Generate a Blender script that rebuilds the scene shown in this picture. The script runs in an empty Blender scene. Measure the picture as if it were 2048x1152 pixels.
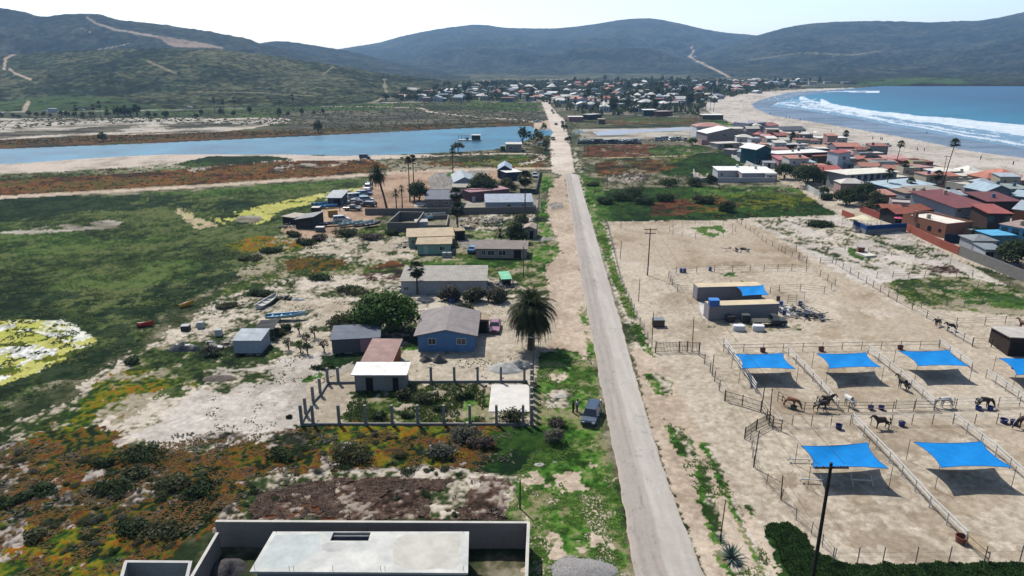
import bpy, math, random
import numpy as np
from mathutils import Vector, Matrix
R = math.radians
sc = bpy.context.scene
# ---------------------------------------------------------------- camera
H, F, TH = 42.0, 1400.0, math.atan(456 / 1400)
CT, ST = math.cos(TH), math.sin(TH)
cam = bpy.data.objects.new('camera', bpy.data.cameras.new('camera'))
sc.collection.objects.link(cam)
cam.location = (0, 0, H)
cam.rotation_euler = (R(90) - TH, 0, 0)
cam.data.sensor_width = 36
cam.data.lens = F / 2048 * 36
cam.data.clip_start = 1
cam.data.clip_end = 40000
sc.camera = cam
# ---------------------------------------------------------------- sky, sun, exposure
SUN_EL, SUN_AZ = 54.0, 33.0            # the sun stands ahead of the camera and to its left
w = bpy.data.worlds.new('World'); sc.world = w; w.use_nodes = True
nt = w.node_tree
sky = nt.nodes.new('ShaderNodeTexSky'); sky.sky_type = 'NISHITA'; sky.sun_disc = False
sky.sun_elevation = R(SUN_EL); sky.sun_rotation = R(-SUN_AZ)
sky.dust_density = 1.3; sky.air_density = 1.0; sky.ozone_density = 1.0
nt.links.new(sky.outputs[0], nt.nodes['Background'].inputs[0])
nt.nodes['Background'].inputs[1].default_value = 0.105
sun = bpy.data.objects.new('sun', bpy.data.lights.new('sun', 'SUN'))
sc.collection.objects.link(sun)
sun.data.energy = 4.8; sun.data.angle = R(0.5); sun.data.color = (1, 0.955, 0.88)
SD = Vector((-math.sin(R(SUN_AZ)) * math.cos(R(SUN_EL)), math.cos(R(SUN_AZ)) * math.cos(R(SUN_EL)), math.sin(R(SUN_EL))))
sun.rotation_euler = SD.to_track_quat('Z', 'Y').to_euler()
sc.view_settings.view_transform = 'Standard'; sc.view_settings.look = 'None'
sc.view_settings.exposure = 0.95; sc.view_settings.gamma = 1
sc.cycles.max_bounces = 6; sc.cycles.volume_bounces = 1; sc.cycles.caustics_reflective = False

# ---------------------------------------------------------------- helpers
def G(px, py, z=0.0):
    "ground point (height z) seen at photograph position px, py"
    v = (576 - py) / F
    t = (H - z) / (ST - v * CT)
    return Vector((t * (px - 1024) / F, t * (CT + v * ST), z))
def Gn(px, py, z=0.0):
    v = (576 - py) / F
    t = (H - z) / (ST - v * CT)
    return t * (px - 1024) / F, t * (CT + v * ST)
def at_dist(px, py, Y):
    "point at distance Y seen at px, py (for hilltops)"
    v = (576 - py) / F
    t = Y / (CT + v * ST)
    return Vector((t * (px - 1024) / F, Y, H - t * (ST - v * CT)))
def ppm(py): return CT * (py - 120) / H          # photograph pixels per metre at ground row py
def lin(c): return c / 12.92 if c <= 0.04045 else ((c + 0.055) / 1.055) ** 2.4
KA = 0.44        # photograph colour -> surface albedo under this sun and exposure
def C(h, k=1.0):
    k = k * KA
    return tuple(lin(int(h[i:i + 2], 16) / 255) * k for i in (0, 2, 4))

_seed = 7
def vn(x, y, s, seed=0):
    "value noise 0..1, cell size s metres"
    x = np.asarray(x, float) / s + seed * 17.31 + 1000; y = np.asarray(y, float) / s + seed * 9.77 + 1000
    xi = np.floor(x).astype(np.int64); yi = np.floor(y).astype(np.int64)
    fx = x - xi; fy = y - yi
    fx = fx * fx * (3 - 2 * fx); fy = fy * fy * (3 - 2 * fy)
    def h(a, b):
        n = (a * 374761393 + b * 668265263 + seed * 1442695) & 0xffffffff
        n = ((n ^ (n >> 13)) * 1274126177) & 0xffffffff
        n = ((n ^ (n >> 15)) * 2246822519) & 0xffffffff
        return ((n ^ (n >> 16)) & 0xffff) / 65535.0
    return (h(xi, yi) * (1 - fx) + h(xi + 1, yi) * fx) * (1 - fy) + (h(xi, yi + 1) * (1 - fx) + h(xi + 1, yi + 1) * fx) * fy
def fbm(x, y, s, o=4, seed=0, g=0.5):
    t = 0; a = 1; n = 0
    for i in range(o):
        t = t + a * vn(x, y, s / 2 ** i, seed + i); n += a; a *= g
    return t / n

MATS = {}
def mat(name, col, rough=0.8, var=0.18, scale=1.5, bump=0.0, kind=None, col2=None, spec=0.3, metal=0.0, sc2=None, coord='Object'):
    if name in MATS: return MATS[name]
    if isinstance(col, str): col = C(col)
    if isinstance(col2, str): col2 = C(col2)
    m = bpy.data.materials.new(name); m.use_nodes = True; MATS[name] = m
    n = m.node_tree.nodes; l = m.node_tree.links
    b = n['Principled BSDF']
    b.inputs['Roughness'].default_value = rough; b.inputs['Metallic'].default_value = metal
    b.inputs['Specular IOR Level'].default_value = spec
    tc = n.new('ShaderNodeTexCoord')
    nz = n.new('ShaderNodeTexNoise'); nz.inputs['Scale'].default_value = scale; nz.inputs['Detail'].default_value = 5
    nz.inputs['Roughness'].default_value = 0.65
    l.new(tc.outputs[coord], nz.inputs['Vector'])
    mx = n.new('ShaderNodeMix'); mx.data_type = 'RGBA'
    mr = n.new('ShaderNodeMapRange'); mr.inputs[1].default_value = 0.32; mr.inputs[2].default_value = 0.68
    l.new(nz.outputs[0], mr.inputs[0]); l.new(mr.outputs[0], mx.inputs[0])
    lo = tuple(c * (1 - var) for c in col) + (1,); hi = (tuple(col2) if col2 else tuple(min(.95, c * (1 + var)) for c in col)) + (1,)
    mx.inputs[6].default_value = lo; mx.inputs[7].default_value = hi
    out = mx.outputs[2]
    bsrc = nz.outputs[0]
    if kind == 'brick':
        br = n.new('ShaderNodeTexBrick'); br.inputs['Scale'].default_value = 1.0
        br.inputs['Brick Width'].default_value = 0.4; br.inputs['Row Height'].default_value = 0.2; br.inputs['Mortar Size'].default_value = 0.014
        sp = n.new('ShaderNodeSeparateXYZ'); cb = n.new('ShaderNodeCombineXYZ'); ad = n.new('ShaderNodeMath'); ad.operation = 'ADD'
        l.new(tc.outputs['Object'], sp.inputs[0]); l.new(sp.outputs[0], ad.inputs[0]); l.new(sp.outputs[1], ad.inputs[1])
        l.new(ad.outputs[0], cb.inputs[0]); l.new(sp.outputs[2], cb.inputs[1]); l.new(cb.outputs[0], br.inputs['Vector'])
        l.new(out, br.inputs['Color1']); l.new(out, br.inputs['Color2'])
        br.inputs['Mortar'].default_value = tuple(min(.9, c * 1.6) for c in col) + (1,)
        out = br.outputs[0]
    if kind in ('rib', 'ribx', 'tile', 'plank'):
        wv = n.new('ShaderNodeTexWave'); wv.wave_type = 'BANDS'; wv.bands_direction = 'Y' if kind in ('rib',) else 'X'
        wv.inputs['Scale'].default_value = sc2 or 1.2; wv.inputs['Distortion'].default_value = 0.0 if kind in ('rib', 'ribx') else 1.2
        l.new(tc.outputs['Object'], wv.inputs['Vector'])
        m2 = n.new('ShaderNodeMix'); m2.data_type = 'RGBA'; m2.blend_type = 'MULTIPLY'; m2.inputs[0].default_value = 0.45
        l.new(out, m2.inputs[6])
        rp = n.new('ShaderNodeMapRange'); rp.inputs[3].default_value = 0.45; rp.inputs[4].default_value = 1.15; l.new(wv.outputs[1], rp.inputs[0])
        l.new(rp.outputs[0], m2.inputs[7]); out = m2.outputs[2]
    l.new(out, b.inputs['Base Color'])
    if bump:
        bp = n.new('ShaderNodeBump'); bp.inputs['Strength'].default_value = 1; bp.inputs['Distance'].default_value = bump
        l.new(bsrc, bp.inputs['Height']); l.new(bp.outputs[0], b.inputs['Normal'])
    return m

def tag(o, label=None, cat=None, group=None, kind=None):
    if label: o['label'] = label
    if cat: o['category'] = cat
    if group: o['group'] = group
    if kind: o['kind'] = kind
    return o
def link(name, me, m=None, parent=None, loc=None, rot=None):
    o = bpy.data.objects.new(name, me); sc.collection.objects.link(o)
    if m is not None and me is not None and not me.materials: me.materials.append(m)
    if parent is not None: o.parent = parent
    if loc is not None: o.location = loc
    if rot is not None: o.rotation_euler = (0, 0, rot)
    return o
def empty(name, loc, rz=0): return link(name, None, None, None, loc, rz)
def kids(o): return [c for c in o.children]
def copy_tree(o, loc=None, rz=None, s=None, parent=None, label=None, group=None):
    c = o.copy(); sc.collection.objects.link(c); c.parent = parent
    if loc is not None: c.location = loc
    if rz is not None: c.rotation_euler = (0, 0, rz)
    if s is not None: c.scale = s if hasattr(s, '__len__') else (s, s, s)
    if label: c['label'] = label
    if group: c['group'] = group
    for k in list(o.children):
        d = k.copy(); sc.collection.objects.link(d); d.parent = c
        for g in list(k.children):
            e = g.copy(); sc.collection.objects.link(e); e.parent = d
    return c

class MB:
    "collects faces for ONE mesh object"
    def __init__(s): s.v = []; s.f = []
    def add(s, vs, fs):
        k = len(s.v); s.v += [tuple(p) for p in vs]; s.f += [tuple(i + k for i in f) for f in fs]; return s
    def box(s, x0, x1, y0, y1, z0, z1):
        return s.add([(x0, y0, z0), (x1, y0, z0), (x1, y1, z0), (x0, y1, z0), (x0, y0, z1), (x1, y0, z1), (x1, y1, z1), (x0, y1, z1)],
                     [(0, 3, 2, 1), (4, 5, 6, 7), (0, 1, 5, 4), (1, 2, 6, 5), (2, 3, 7, 6), (3, 0, 4, 7)])
    def tube(s, pts, rad, n=6, cap=True):
        if not hasattr(rad, '__len__'): rad = [rad] * len(pts)
        pts = [Vector(p) for p in pts]; k = len(s.v)
        for i, p in enumerate(pts):
            d = (pts[min(i + 1, len(pts) - 1)] - pts[max(i - 1, 0)]).normalized()
            a = d.orthogonal().normalized() if abs(d.z) < .99 else Vector((1, 0, 0)); b = d.cross(a)
            for j in range(n):
                q = p + (a * math.cos(j * 2 * math.pi / n) + b * math.sin(j * 2 * math.pi / n)) * rad[i]
                s.v.append(tuple(q))
        for i in range(len(pts) - 1):
            for j in range(n):
                s.f.append((k + i * n + j, k + i * n + (j + 1) % n, k + (i + 1) * n + (j + 1) % n, k + (i + 1) * n + j))
        if cap:
            s.f.append(tuple(k + j for j in range(n))[::-1]); e = k + (len(pts) - 1) * n; s.f.append(tuple(e + j for j in range(n)))
        return s
    def prism(s, outline, y0, y1):
        "outline of (x,z) extruded along y"
        n = len(outline)
        return s.add([(x, y0, z) for x, z in outline] + [(x, y1, z) for x, z in outline],
                     [tuple(range(n)), tuple(range(n, 2 * n))[::-1]] + [(i, i + n, (i + 1) % n + n, (i + 1) % n) for i in range(n)])
    def loft(s, rings, closed=True, caps=True):
        k = len(s.v); n = len(rings[0])
        for r in rings: s.v += [tuple(p) for p in r]
        for i in range(len(rings) - 1):
            for j in range(n if closed else n - 1):
                s.f.append((k + i * n + j, k + i * n + (j + 1) % n, k + (i + 1) * n + (j + 1) % n, k + (i + 1) * n + j))
        if caps and closed:
            s.f.append(tuple(k + j for j in range(n))[::-1]); e = k + (len(rings) - 1) * n; s.f.append(tuple(e + j for j in range(n)))
        return s
    def mesh(s, name, m=None, smooth=False):
        me = bpy.data.meshes.new(name); me.from_pydata(s.v, [], s.f); me.update()
        if smooth: me.polygons.foreach_set('use_smooth', [True] * len(me.polygons))
        if m is not None: me.materials.append(m)
        return me
    def build(s, name, m, parent=None, loc=None, rot=None, smooth=False):
        return link(name, s.mesh(name, m, smooth), None, parent, loc, rot)

def grid_mesh(name, X, Y, Z, col=None, m=None, keep=None):
    "X,Y,Z 2-D arrays"
    r, c = X.shape
    co = np.stack([X, Y, Z], -1).reshape(-1, 3).astype(np.float32)
    i = np.arange(r * c).reshape(r, c)
    q = np.stack([i[:-1, :-1], i[:-1, 1:], i[1:, 1:], i[1:, :-1]], -1).reshape(-1, 4)
    if keep is not None:
        kk = (keep[:-1, :-1] | keep[:-1, 1:] | keep[1:, 1:] | keep[1:, :-1]).reshape(-1)
        q = q[kk]
        used = np.unique(q); mp = np.zeros(r * c, np.int64); mp[used] = np.arange(len(used))
        q = mp[q]; co = co[used]
        if col is not None: col = col.reshape(-1, 3)[used]
    # face the sky
    a, b, d = co[q[0][0]], co[q[0][1]], co[q[0][3]]
    if np.cross(b - a, d - a)[2] < 0: q = q[:, ::-1]
    me = bpy.data.meshes.new(name)
    me.vertices.add(len(co)); me.vertices.foreach_set('co', co.reshape(-1))
    me.loops.add(q.size); me.loops.foreach_set('vertex_index', q.reshape(-1).astype(np.int32))
    me.polygons.add(len(q)); me.polygons.foreach_set('loop_start', (np.arange(len(q)) * 4).astype(np.int32))
    try: me.polygons.foreach_set('loop_total', np.full(len(q), 4, np.int32))
    except Exception: pass
    me.polygons.foreach_set('use_smooth', np.ones(len(q), bool))
    me.update(calc_edges=True)
    if col is not None:
        at = me.attributes.new('cover', 'FLOAT_COLOR', 'POINT')
        c4 = np.ones((len(co), 4), np.float32); c4[:, :3] = col.reshape(-1, 3)
        at.data.foreach_set('color', c4.reshape(-1))
    if m is not None: me.materials.append(m)
    return me
def cover_mat(name, rough=1.0, spec=0.02, s1=3.0, s2=14.0, amt=0.35, bump=0.05, bs=4.0):
    m = bpy.data.materials.new(name); m.use_nodes = True
    n = m.node_tree.nodes; l = m.node_tree.links; b = n['Principled BSDF']
    b.inputs['Roughness'].default_value = rough; b.inputs['Specular IOR Level'].default_value = spec
    at = n.new('ShaderNodeAttribute'); at.attribute_name = 'cover'
    tc = n.new('ShaderNodeTexCoord')
    f = None
    for s in (s1, s2):
        nz = n.new('ShaderNodeTexNoise'); nz.inputs['Scale'].default_value = s; nz.inputs['Detail'].default_value = 6; nz.inputs['Roughness'].default_value = .7
        l.new(tc.outputs['Object'], nz.inputs['Vector'])
        mr = n.new('ShaderNodeMapRange'); mr.inputs[1].default_value = .3; mr.inputs[2].default_value = .7
        mr.inputs[3].default_value = 1 - amt; mr.inputs[4].default_value = 1 + amt; l.new(nz.outputs[0], mr.inputs[0])
        mx = n.new('ShaderNodeMix'); mx.data_type = 'RGBA'; mx.blend_type = 'MULTIPLY'; mx.inputs[0].default_value = 1
        l.new(at.outputs[0] if f is None else f, mx.inputs[6]); l.new(mr.outputs[0], mx.inputs[7]); f = mx.outputs[2]; last = nz
    l.new(f, b.inputs['Base Color'])
    if bump:
        bn = n.new('ShaderNodeTexNoise'); bn.inputs['Scale'].default_value = bs; bn.inputs['Detail'].default_value = 5; l.new(tc.outputs['Object'], bn.inputs['Vector'])
        bp = n.new('ShaderNodeBump'); bp.inputs['Distance'].default_value = bump; l.new(bn.outputs[0], bp.inputs['Height']); l.new(bp.outputs[0], b.inputs['Normal'])
    return m
def inpoly(X, Y, poly):
    poly = np.asarray(poly); x0, y0 = poly.min(0); x1, y1 = poly.max(0)
    m = (X >= x0) & (X <= x1) & (Y >= y0) & (Y <= y1)
    out = np.zeros(X.shape, bool)
    if not m.any(): return out
    x = X[m]; y = Y[m]; r = np.zeros(x.shape, bool)
    for i in range(len(poly)):
        ax, ay = poly[i]; bx, by = poly[i - 1]
        if ay == by: continue
        r ^= ((ay > y) != (by > y)) & (x < (bx - ax) * (y - ay) / (by - ay) + ax)
    out[m] = r
    return out
def wpoly(pts, sub=6):
    out = []
    for i in range(len(pts)):
        a = pts[i]; b = pts[(i + 1) % len(pts)]
        for k in range(sub):
            t = k / sub; p = Gn(a[0] + (b[0] - a[0]) * t, a[1] + (b[1] - a[1]) * t); out.append(p)
    return out
def strip(pts):
    "closed outline (photograph px) of a band with half width hw metres along pts [(px,py,hw)]"
    P = [G(p[0], p[1]) for p in pts]; L = []; Rr = []
    for i, p in enumerate(P):
        d = (P[min(i + 1, len(P) - 1)] - P[max(i - 1, 0)]).normalized(); n = Vector((-d.y, d.x, 0)) * pts[i][2]
        L.append((p + n)[:2]); Rr.append((p - n)[:2])
    return L + Rr[::-1]
# ================================================================ ground sheet
def axis(*segs):
    out = []
    for a, b, s in segs: out += list(np.arange(a, b, s))
    return np.array(out)
pxs = axis((-9000, -1500, 500), (-1500, -40, 12), (-40, 2090, 2), (2090, 3500, 12), (3500, 11001, 500))
pys = axis((122, 136, 2), (136, 160, 1.5), (160, 320, 1), (320, 1190, 2), (1190, 1500, 10), (1500, 4200, 150))
PX, PY = np.meshgrid(pxs, pys)
GX, GY = Gn(PX, PY)
far = np.clip((PY - 150) / 250, 0, 1)
N = {
 'f': fbm(GX, GY, 0.5, 2, 1), 'm': fbm(GX, GY, 2.2, 4, 11, .6), 'b': fbm(GX, GY, 9, 5, 21, .6), 'h': fbm(GX, GY, 40, 5, 31, .55), 'r': fbm(GX, GY, 120, 5, 41)}
# streaks for distant fields, stretched across the view
N['s'] = fbm(GX, GY * 2.2, 25, 5, 51, .6)
def ramp(n, cols, lo=0.3, hi=0.7):
    t = np.clip((n - lo) / (hi - lo), 0, 0.9999) * (len(cols) - 1)
    i = t.astype(int); f = (t - i)[..., None]
    cc = np.array([C(c) for c in cols])
    return cc[i] * (1 - f) + cc[np.minimum(i + 1, len(cols) - 1)] * f
def mixn(**k):
    t = 0; s = 0
    for a, b in k.items(): t = t + N[a] * b; s += b
    t = t / s
    return (t - t.mean()) / t.std() * 0.16 + 0.5
FN = fbm(GX, GY, .45, 2, 5) - .5; FM = fbm(GX, GY, 1.5, 3, 6, .7) - .5
TEX = {
 'scrub':  (mixn(m=1, b=1, h=1), ['26331f', '39422b', '4c4f38', '6b6752', '8a8471'], .1),
 'farscrub': (mixn(s=2, h=1), ['2c3528', '3d4433', '50523f', '5e5d48'], .15),
 'farbrown': (mixn(s=2, b=1), ['3b3a33', '4b4a40', '5a574b', '6d6858'], .15),
 'fargreen': (mixn(s=2, h=1), ['34452a', '3f5529', '4d6230'], .05),
 'town':   (mixn(b=1, h=1, m=1), ['3a3f33', '565548', '7d766a', '9a9184'], .05),
 'palemud': (mixn(s=2, b=1), ['6b6558', '8f897c', 'aaa396', 'b9b2a6'], .05),
 'shore':  (mixn(s=1, b=1), ['9a9082', 'b9ada0', 'c4b7a9'], .03),
 'orange': (mixn(s=1, b=2, m=1), ['33291f', '4e3722', '6b4426', '74502c', '504a26'], .15),
 'orangefar': (mixn(s=1, b=2, h=1), ['35352a', '4a3e2b', '5e432a', '66482c', '4a472a'], .15),
 'marsh':  (mixn(f=.9, m=1.2, b=1, h=1.2, s=.8), ['1b261a', '27341d', '344423', '43532b', '5a623c'], .14),
 'marshd': (mixn(f=1, m=2, b=1), ['172716', '233420', '33402a'], .1),
 'green':  (mixn(f=.8, m=1, b=1, h=1), ['223a18', '2f4a1e', '3d5c26', '546c34'], .08),
 'bgreen': (mixn(f=1, m=1.5, b=1.5), ['263c18', '355520', '436e28', '5a7834', '868260'], .07),
 'dgreen': (mixn(f=.8, m=1, b=1, s=1), ['15280f', '1c3214', '26401a', '324a20'], .08),
 'fdirt':  (mixn(f=.3, m=.5, b=1), ['beb1a2', 'cbbfb1', 'd4c9bc'], .02),
 'olive':  (mixn(m=1, b=1), ['3a4a1d', '57601f', '6e6a20', '4a5a22'], .08),
 'algae':  (mixn(b=1, h=1), ['a9ab55', 'b7b567', 'a6a356', 'c0bf86'], .01),
 'white':  (mixn(f=1, m=1), ['aaaaa0', 'dcdcd6', 'e8e8e4'], .03),
 'sand':   (mixn(f=.7, m=1, b=1), ['a39785', 'b1a694', 'b8ad9b', 'bfb4a3'], .04),
 'wsand':  (mixn(f=.4, m=.8, b=1, h=.8), ['a39b90', 'b5ada2', 'bcb4aa', 'c6beb4'], .04),
 'ranch':  (mixn(f=1, m=.8, b=.8, h=.6), ['a59887', 'b1a592', 'b9ad9b', 'c0b4a3'], .035),
 'rbrown': (mixn(m=.6, b=1, h=1, s=1), ['8f806c', '9c8c78', 'a89984', 'b2a491'], .03),
 'dirt':   (mixn(f=.5, m=.5, b=1), ['a69582', 'b6a592', 'c2b29f'], .03),
 'yard':   (mixn(m=.5, b=1), ['8f7866', 'a68c76', 'b29a84'], .03),
 'gravel': (mixn(f=1, b=.5), ['77736e', '8d8983', '9a958e'], .03),
 'sscrub': (mixn(f=1, m=1.5, b=1.2, h=.4), ['2d3b20', '445030', '7a7462', 'a59b8a', 'bcb1a1', 'c4baab'], .08),
 'gscrub': (mixn(f=1, m=1.5, b=1.2, h=.4), ['2b3b1e', '3c5022', '586230', '8b836c', '9c927e'], .08),
 'ice':    (mixn(f=1.3, m=1.5, b=1.1, h=.6), ['1c2718', '313e1a', '4e511c', '64501c', '744620', '5a3a22', '40382a'], .22),
 'icey':   (mixn(f=1.3, m=1.5, b=1.1, h=.6), ['23371a', '3c5519', '5f661b', '776c1c', '85541a'], .2),
 'icegrey': (mixn(f=1.3, m=1.6, b=1.0), ['262a20', '3f3c33', '5f5850', '857c72', 'a89e94'], .22),
 'brown':  (mixn(f=1, m=1.6, b=1.2), ['2a221d', '3b3029', '4d3d35', '58453c', '7c6e62', '9a8f83'], .2),
 'red':    (mixn(m=1.3, b=1), ['2f251e', '4f3325', '6b3d28', '5f442e'], .15),
 'tan':    (mixn(m=1, b=1), ['9c8f70', 'b5a888', 'a9a078'], .03),
 'conc':   (mixn(b=1, m=.4), ['b4b1ab', 'c9c6c0', 'd4d1cb'], .0),
}
COL = ramp(TEX['scrub'][0], TEX['scrub'][1]); HG = np.full(GX.shape, .1)
WAT = np.zeros(GX.shape, bool)
WX = {a: (fbm(GX, GY, a * 2.5, 3, 61, .65) - .5) * 2.6 * a + FN * (.6 + .9 * a) for a in (.3, 1, 3, 8)}
WY = {a: (fbm(GX, GY, a * 2.5, 3, 71, .65) - .5) * 2.6 * a + FM * (.6 + .9 * a) for a in (.3, 1, 3, 8)}
def lay(tx, pts, warp=1, thin=0.0, world=False, seed=0, al=1.0):
    "paint a cover region; thin = share of the region left uncovered, in natural patches"
    poly = pts if world else wpoly(pts)
    if warp: m = inpoly(GX + WX[warp], GY + WY[warp], poly)
    else: m = inpoly(GX, GY, poly)
    if thin:
        if m.any():
            q = fbm(GX[m], GY[m], 5 if warp < 8 else 30, 5, 100 + seed, .65); k = np.zeros(m.shape, bool); k[m] = q > np.quantile(q, thin); m = k
    if tx is None: return m
    n, cs, hg = TEX[tx]
    COL[m] = ramp(n[m], cs) * al + COL[m] * (1 - al); HG[m] = hg
    return m
# ---- far plain (photograph positions)
lay('farscrub', [(-1500, 180), (2600, 180), (2600, 125), (-1500, 125)], 8)
lay('farscrub', [(-1500, 175), (1480, 160), (1480, 300), (-1500, 330)], 8)
lay('town', [(740, 212), (780, 168), (1000, 158), (1500, 158), (1640, 172), (1500, 190), (1420, 200), (1450, 240), (1080, 240), (1060, 207)], 8)
lay('farscrub', [(740, 212), (780, 168), (1000, 158), (1500, 158), (1640, 172), (1500, 190), (1420, 200), (1450, 240), (1080, 240), (1060, 207)], 8, .35, seed=3)
lay('fargreen', [(-300, 218), (60, 196), (300, 216), (480, 208), (690, 207), (690, 224), (470, 228), (200, 226)], 8, al=.75)
lay('fargreen', [(640, 210), (870, 206), (1070, 206), (1080, 228), (980, 222), (860, 212), (700, 222)], 8, .2)
lay('fargreen', [(930, 198), (1090, 205), (1100, 222), (1000, 226), (950, 212)], 8, .3, seed=5)
lay('farbrown', [(480, 236), (620, 221), (860, 224), (1100, 222), (1112, 250), (1060, 246), (640, 262), (560, 262), (600, 240)], 3)
lay('fargreen', [(250, 232), (330, 228), (560, 228), (560, 238), (250, 240)], 8, .4)
lay('palemud', [(-900, 236), (0, 236), (250, 237), (560, 236), (582, 240), (520, 256), (430, 263), (200, 272), (0, 281), (-900, 310)], 8)
lay('farbrown', [(-900, 250), (0, 250), (120, 262), (205, 252), (330, 246), (520, 242), (480, 252), (300, 262), (0, 274), (-900, 290)], 8, .3)
lay('orangefar', [(-900, 305), (0, 279), (330, 264), (640, 259), (1060, 242), (1075, 252), (640, 270), (300, 286), (0, 298), (-900, 330)], 3)
lay('farscrub', [(560, 262), (700, 252), (900, 250), (1050, 243), (1060, 246), (800, 262), (600, 266)], 8, .4)
def road_strip(tx, pts, warp=.3): return lay(tx, strip(pts), warp, 0, True)
road_strip('shore', [(640, 213, 3), (730, 213, 3), (840, 216, 3), (860, 224, 3), (930, 232, 3), (1040, 240, 3), (1080, 246, 3)], .3)
road_strip('palemud', [(-900, 232, 5), (0, 224, 5), (150, 222, 5), (400, 219, 4), (520, 214, 4), (700, 207, 4), (860, 203, 4)], .3)
road_strip('shore', [(360, 238, 2), (560, 236.5, 2.5), (580, 240, 2.5), (545, 247, 2.5), (500, 256, 2.2), (440, 263, 2), (300, 268, 2), (120, 270, 2), (0, 279, 2)], 1)
# ---- lagoon
lagoon = [(-900, 345), (-900, 320), (0, 297), (300, 285.5), (640, 270), (900, 257), (1030, 251.5), (1062, 251), (1068, 258), (1103, 259), (1107, 264), (1102, 270), (1072, 273), (1048, 282), (1020, 291), (985, 299), (930, 303), (860, 306), (760, 309.5), (700, 311), (590, 309), (350, 308), (250, 312), (0, 328)]
m = lay(None, lagoon, .3); WAT |= m
lay('shore', [(-900, 375), (-900, 345), (0, 327), (250, 311), (350, 307), (590, 308), (640, 312), (860, 308), (862, 314), (740, 320), (560, 322), (360, 336), (240, 336), (120, 344), (0, 348)], 1)
lay('marshd', [(350, 328), (420, 312), (540, 312), (590, 318), (540, 323), (430, 332), (380, 335)], 1)
lay('scrub', [(860, 306), (1000, 298), (1050, 280), (1095, 270), (1104, 320), (1104, 336), (860, 340), (760, 343), (740, 320), (862, 314)], 1)
lay('green', [(-900, 400), (0, 348), (240, 336), (420, 318), (430, 330), (200, 360), (0, 372)], 3, .35, al=.6)
lay('orange', [(-900, 430), (0, 362), (200, 350), (380, 338), (560, 322), (745, 320), (790, 338), (700, 348), (440, 366), (0, 392), (-900, 450)], 1)
lay('palemud', [(520, 336), (620, 326), (700, 322), (690, 330), (560, 342)], 1, .55)
lay('palemud', [(370, 340), (420, 334), (410, 340), (385, 345)], 1, .2)
lay('orange', [(830, 325), (1090, 316), (1100, 334), (900, 338)], 1, .35)
lay('olive', [(920, 322), (1030, 316), (1090, 320), (1060, 332), (930, 334)], 1, .3)
lay('green', [(950, 310), (1070, 306), (1080, 316), (1000, 320)], 1, .4)
road_strip('shore', [(700, 316, 3), (800, 315, 3), (860, 312.5, 2.5), (930, 309.5, 2.2), (1000, 307.5, 2), (1070, 308, 2), (1088, 312, 2.2), (1078, 320, 2), (1040, 330, 2)], .3)
lay('dirt', [(1068, 243), (1100, 240), (1106, 258), (1068, 259)], 1)
# ---- marsh on the left
lay('marsh', [(-1500, 480), (0, 402), (440, 378), (700, 358), (745, 354), (735, 372), (690, 392), (640, 425), (585, 455), (540, 500), (470, 545), (400, 590), (330, 640), (260, 690), (150, 740), (60, 790), (0, 850), (-1500, 1300)], 3)
lay('marshd', [(-300, 400), (500, 392), (560, 402), (500, 425), (250, 420), (0, 440), (-300, 470)], 8, .2)
lay('green', [(300, 388), (680, 358), (730, 356), (640, 376), (420, 396)], 3, .2, al=.6)
lay('marshd', [(0, 560), (260, 600), (340, 560), (420, 520), (480, 540), (330, 640), (180, 740), (0, 800)], 3, .35)
lay('green', [(0, 445), (240, 470), (420, 500), (400, 560), (200, 590), (0, 570)], 8, .45, seed=2, al=.4)
lay('palemud', [(8, 463), (60, 458), (90, 452), (170, 446), (215, 440), (245, 443), (235, 455), (150, 462), (60, 468), (12, 468)], 1)
lay('marsh', [(10, 455), (60, 450), (110, 440), (220, 438), (250, 442), (200, 452), (90, 463)], 3, .5)
lay('tan', [(350, 420), (362, 415), (385, 430), (440, 452), (400, 458), (368, 440)], 1, .1)
lay('algae', [(425, 436), (470, 424), (530, 408), (590, 398), (680, 380), (722, 376), (716, 386), (660, 402), (600, 412), (560, 422), (540, 440), (520, 448), (440, 448)], 1)
lay('marsh', [(425, 436), (470, 424), (530, 408), (590, 398), (680, 380), (722, 376), (716, 386), (660, 402), (600, 412), (560, 422), (540, 440), (520, 448), (440, 448)], 1, .72)
lay('palemud', [(462, 443), (480, 432), (520, 430), (528, 440), (510, 447)], .3)
lay('algae', [(-900, 660), (0, 642), (60, 640), (130, 641), (192, 682), (150, 702), (80, 746), (0, 770), (-900, 900)], 1)
lay('olive', [(-900, 660), (0, 642), (60, 655), (120, 660), (160, 680), (100, 720), (0, 755), (-900, 880)], 3, .72, seed=4)
lay('white', [(40, 642), (130, 640), (192, 682), (160, 700), (120, 678), (60, 655)], 1, .4, seed=6, al=.75)
lay('white', [(-100, 700), (60, 690), (120, 700), (80, 746), (0, 770), (-100, 780)], 1, .6, seed=7)
lay('white', [(-100, 640), (40, 642), (60, 660), (-100, 670)], 1, .7, seed=8)
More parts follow.
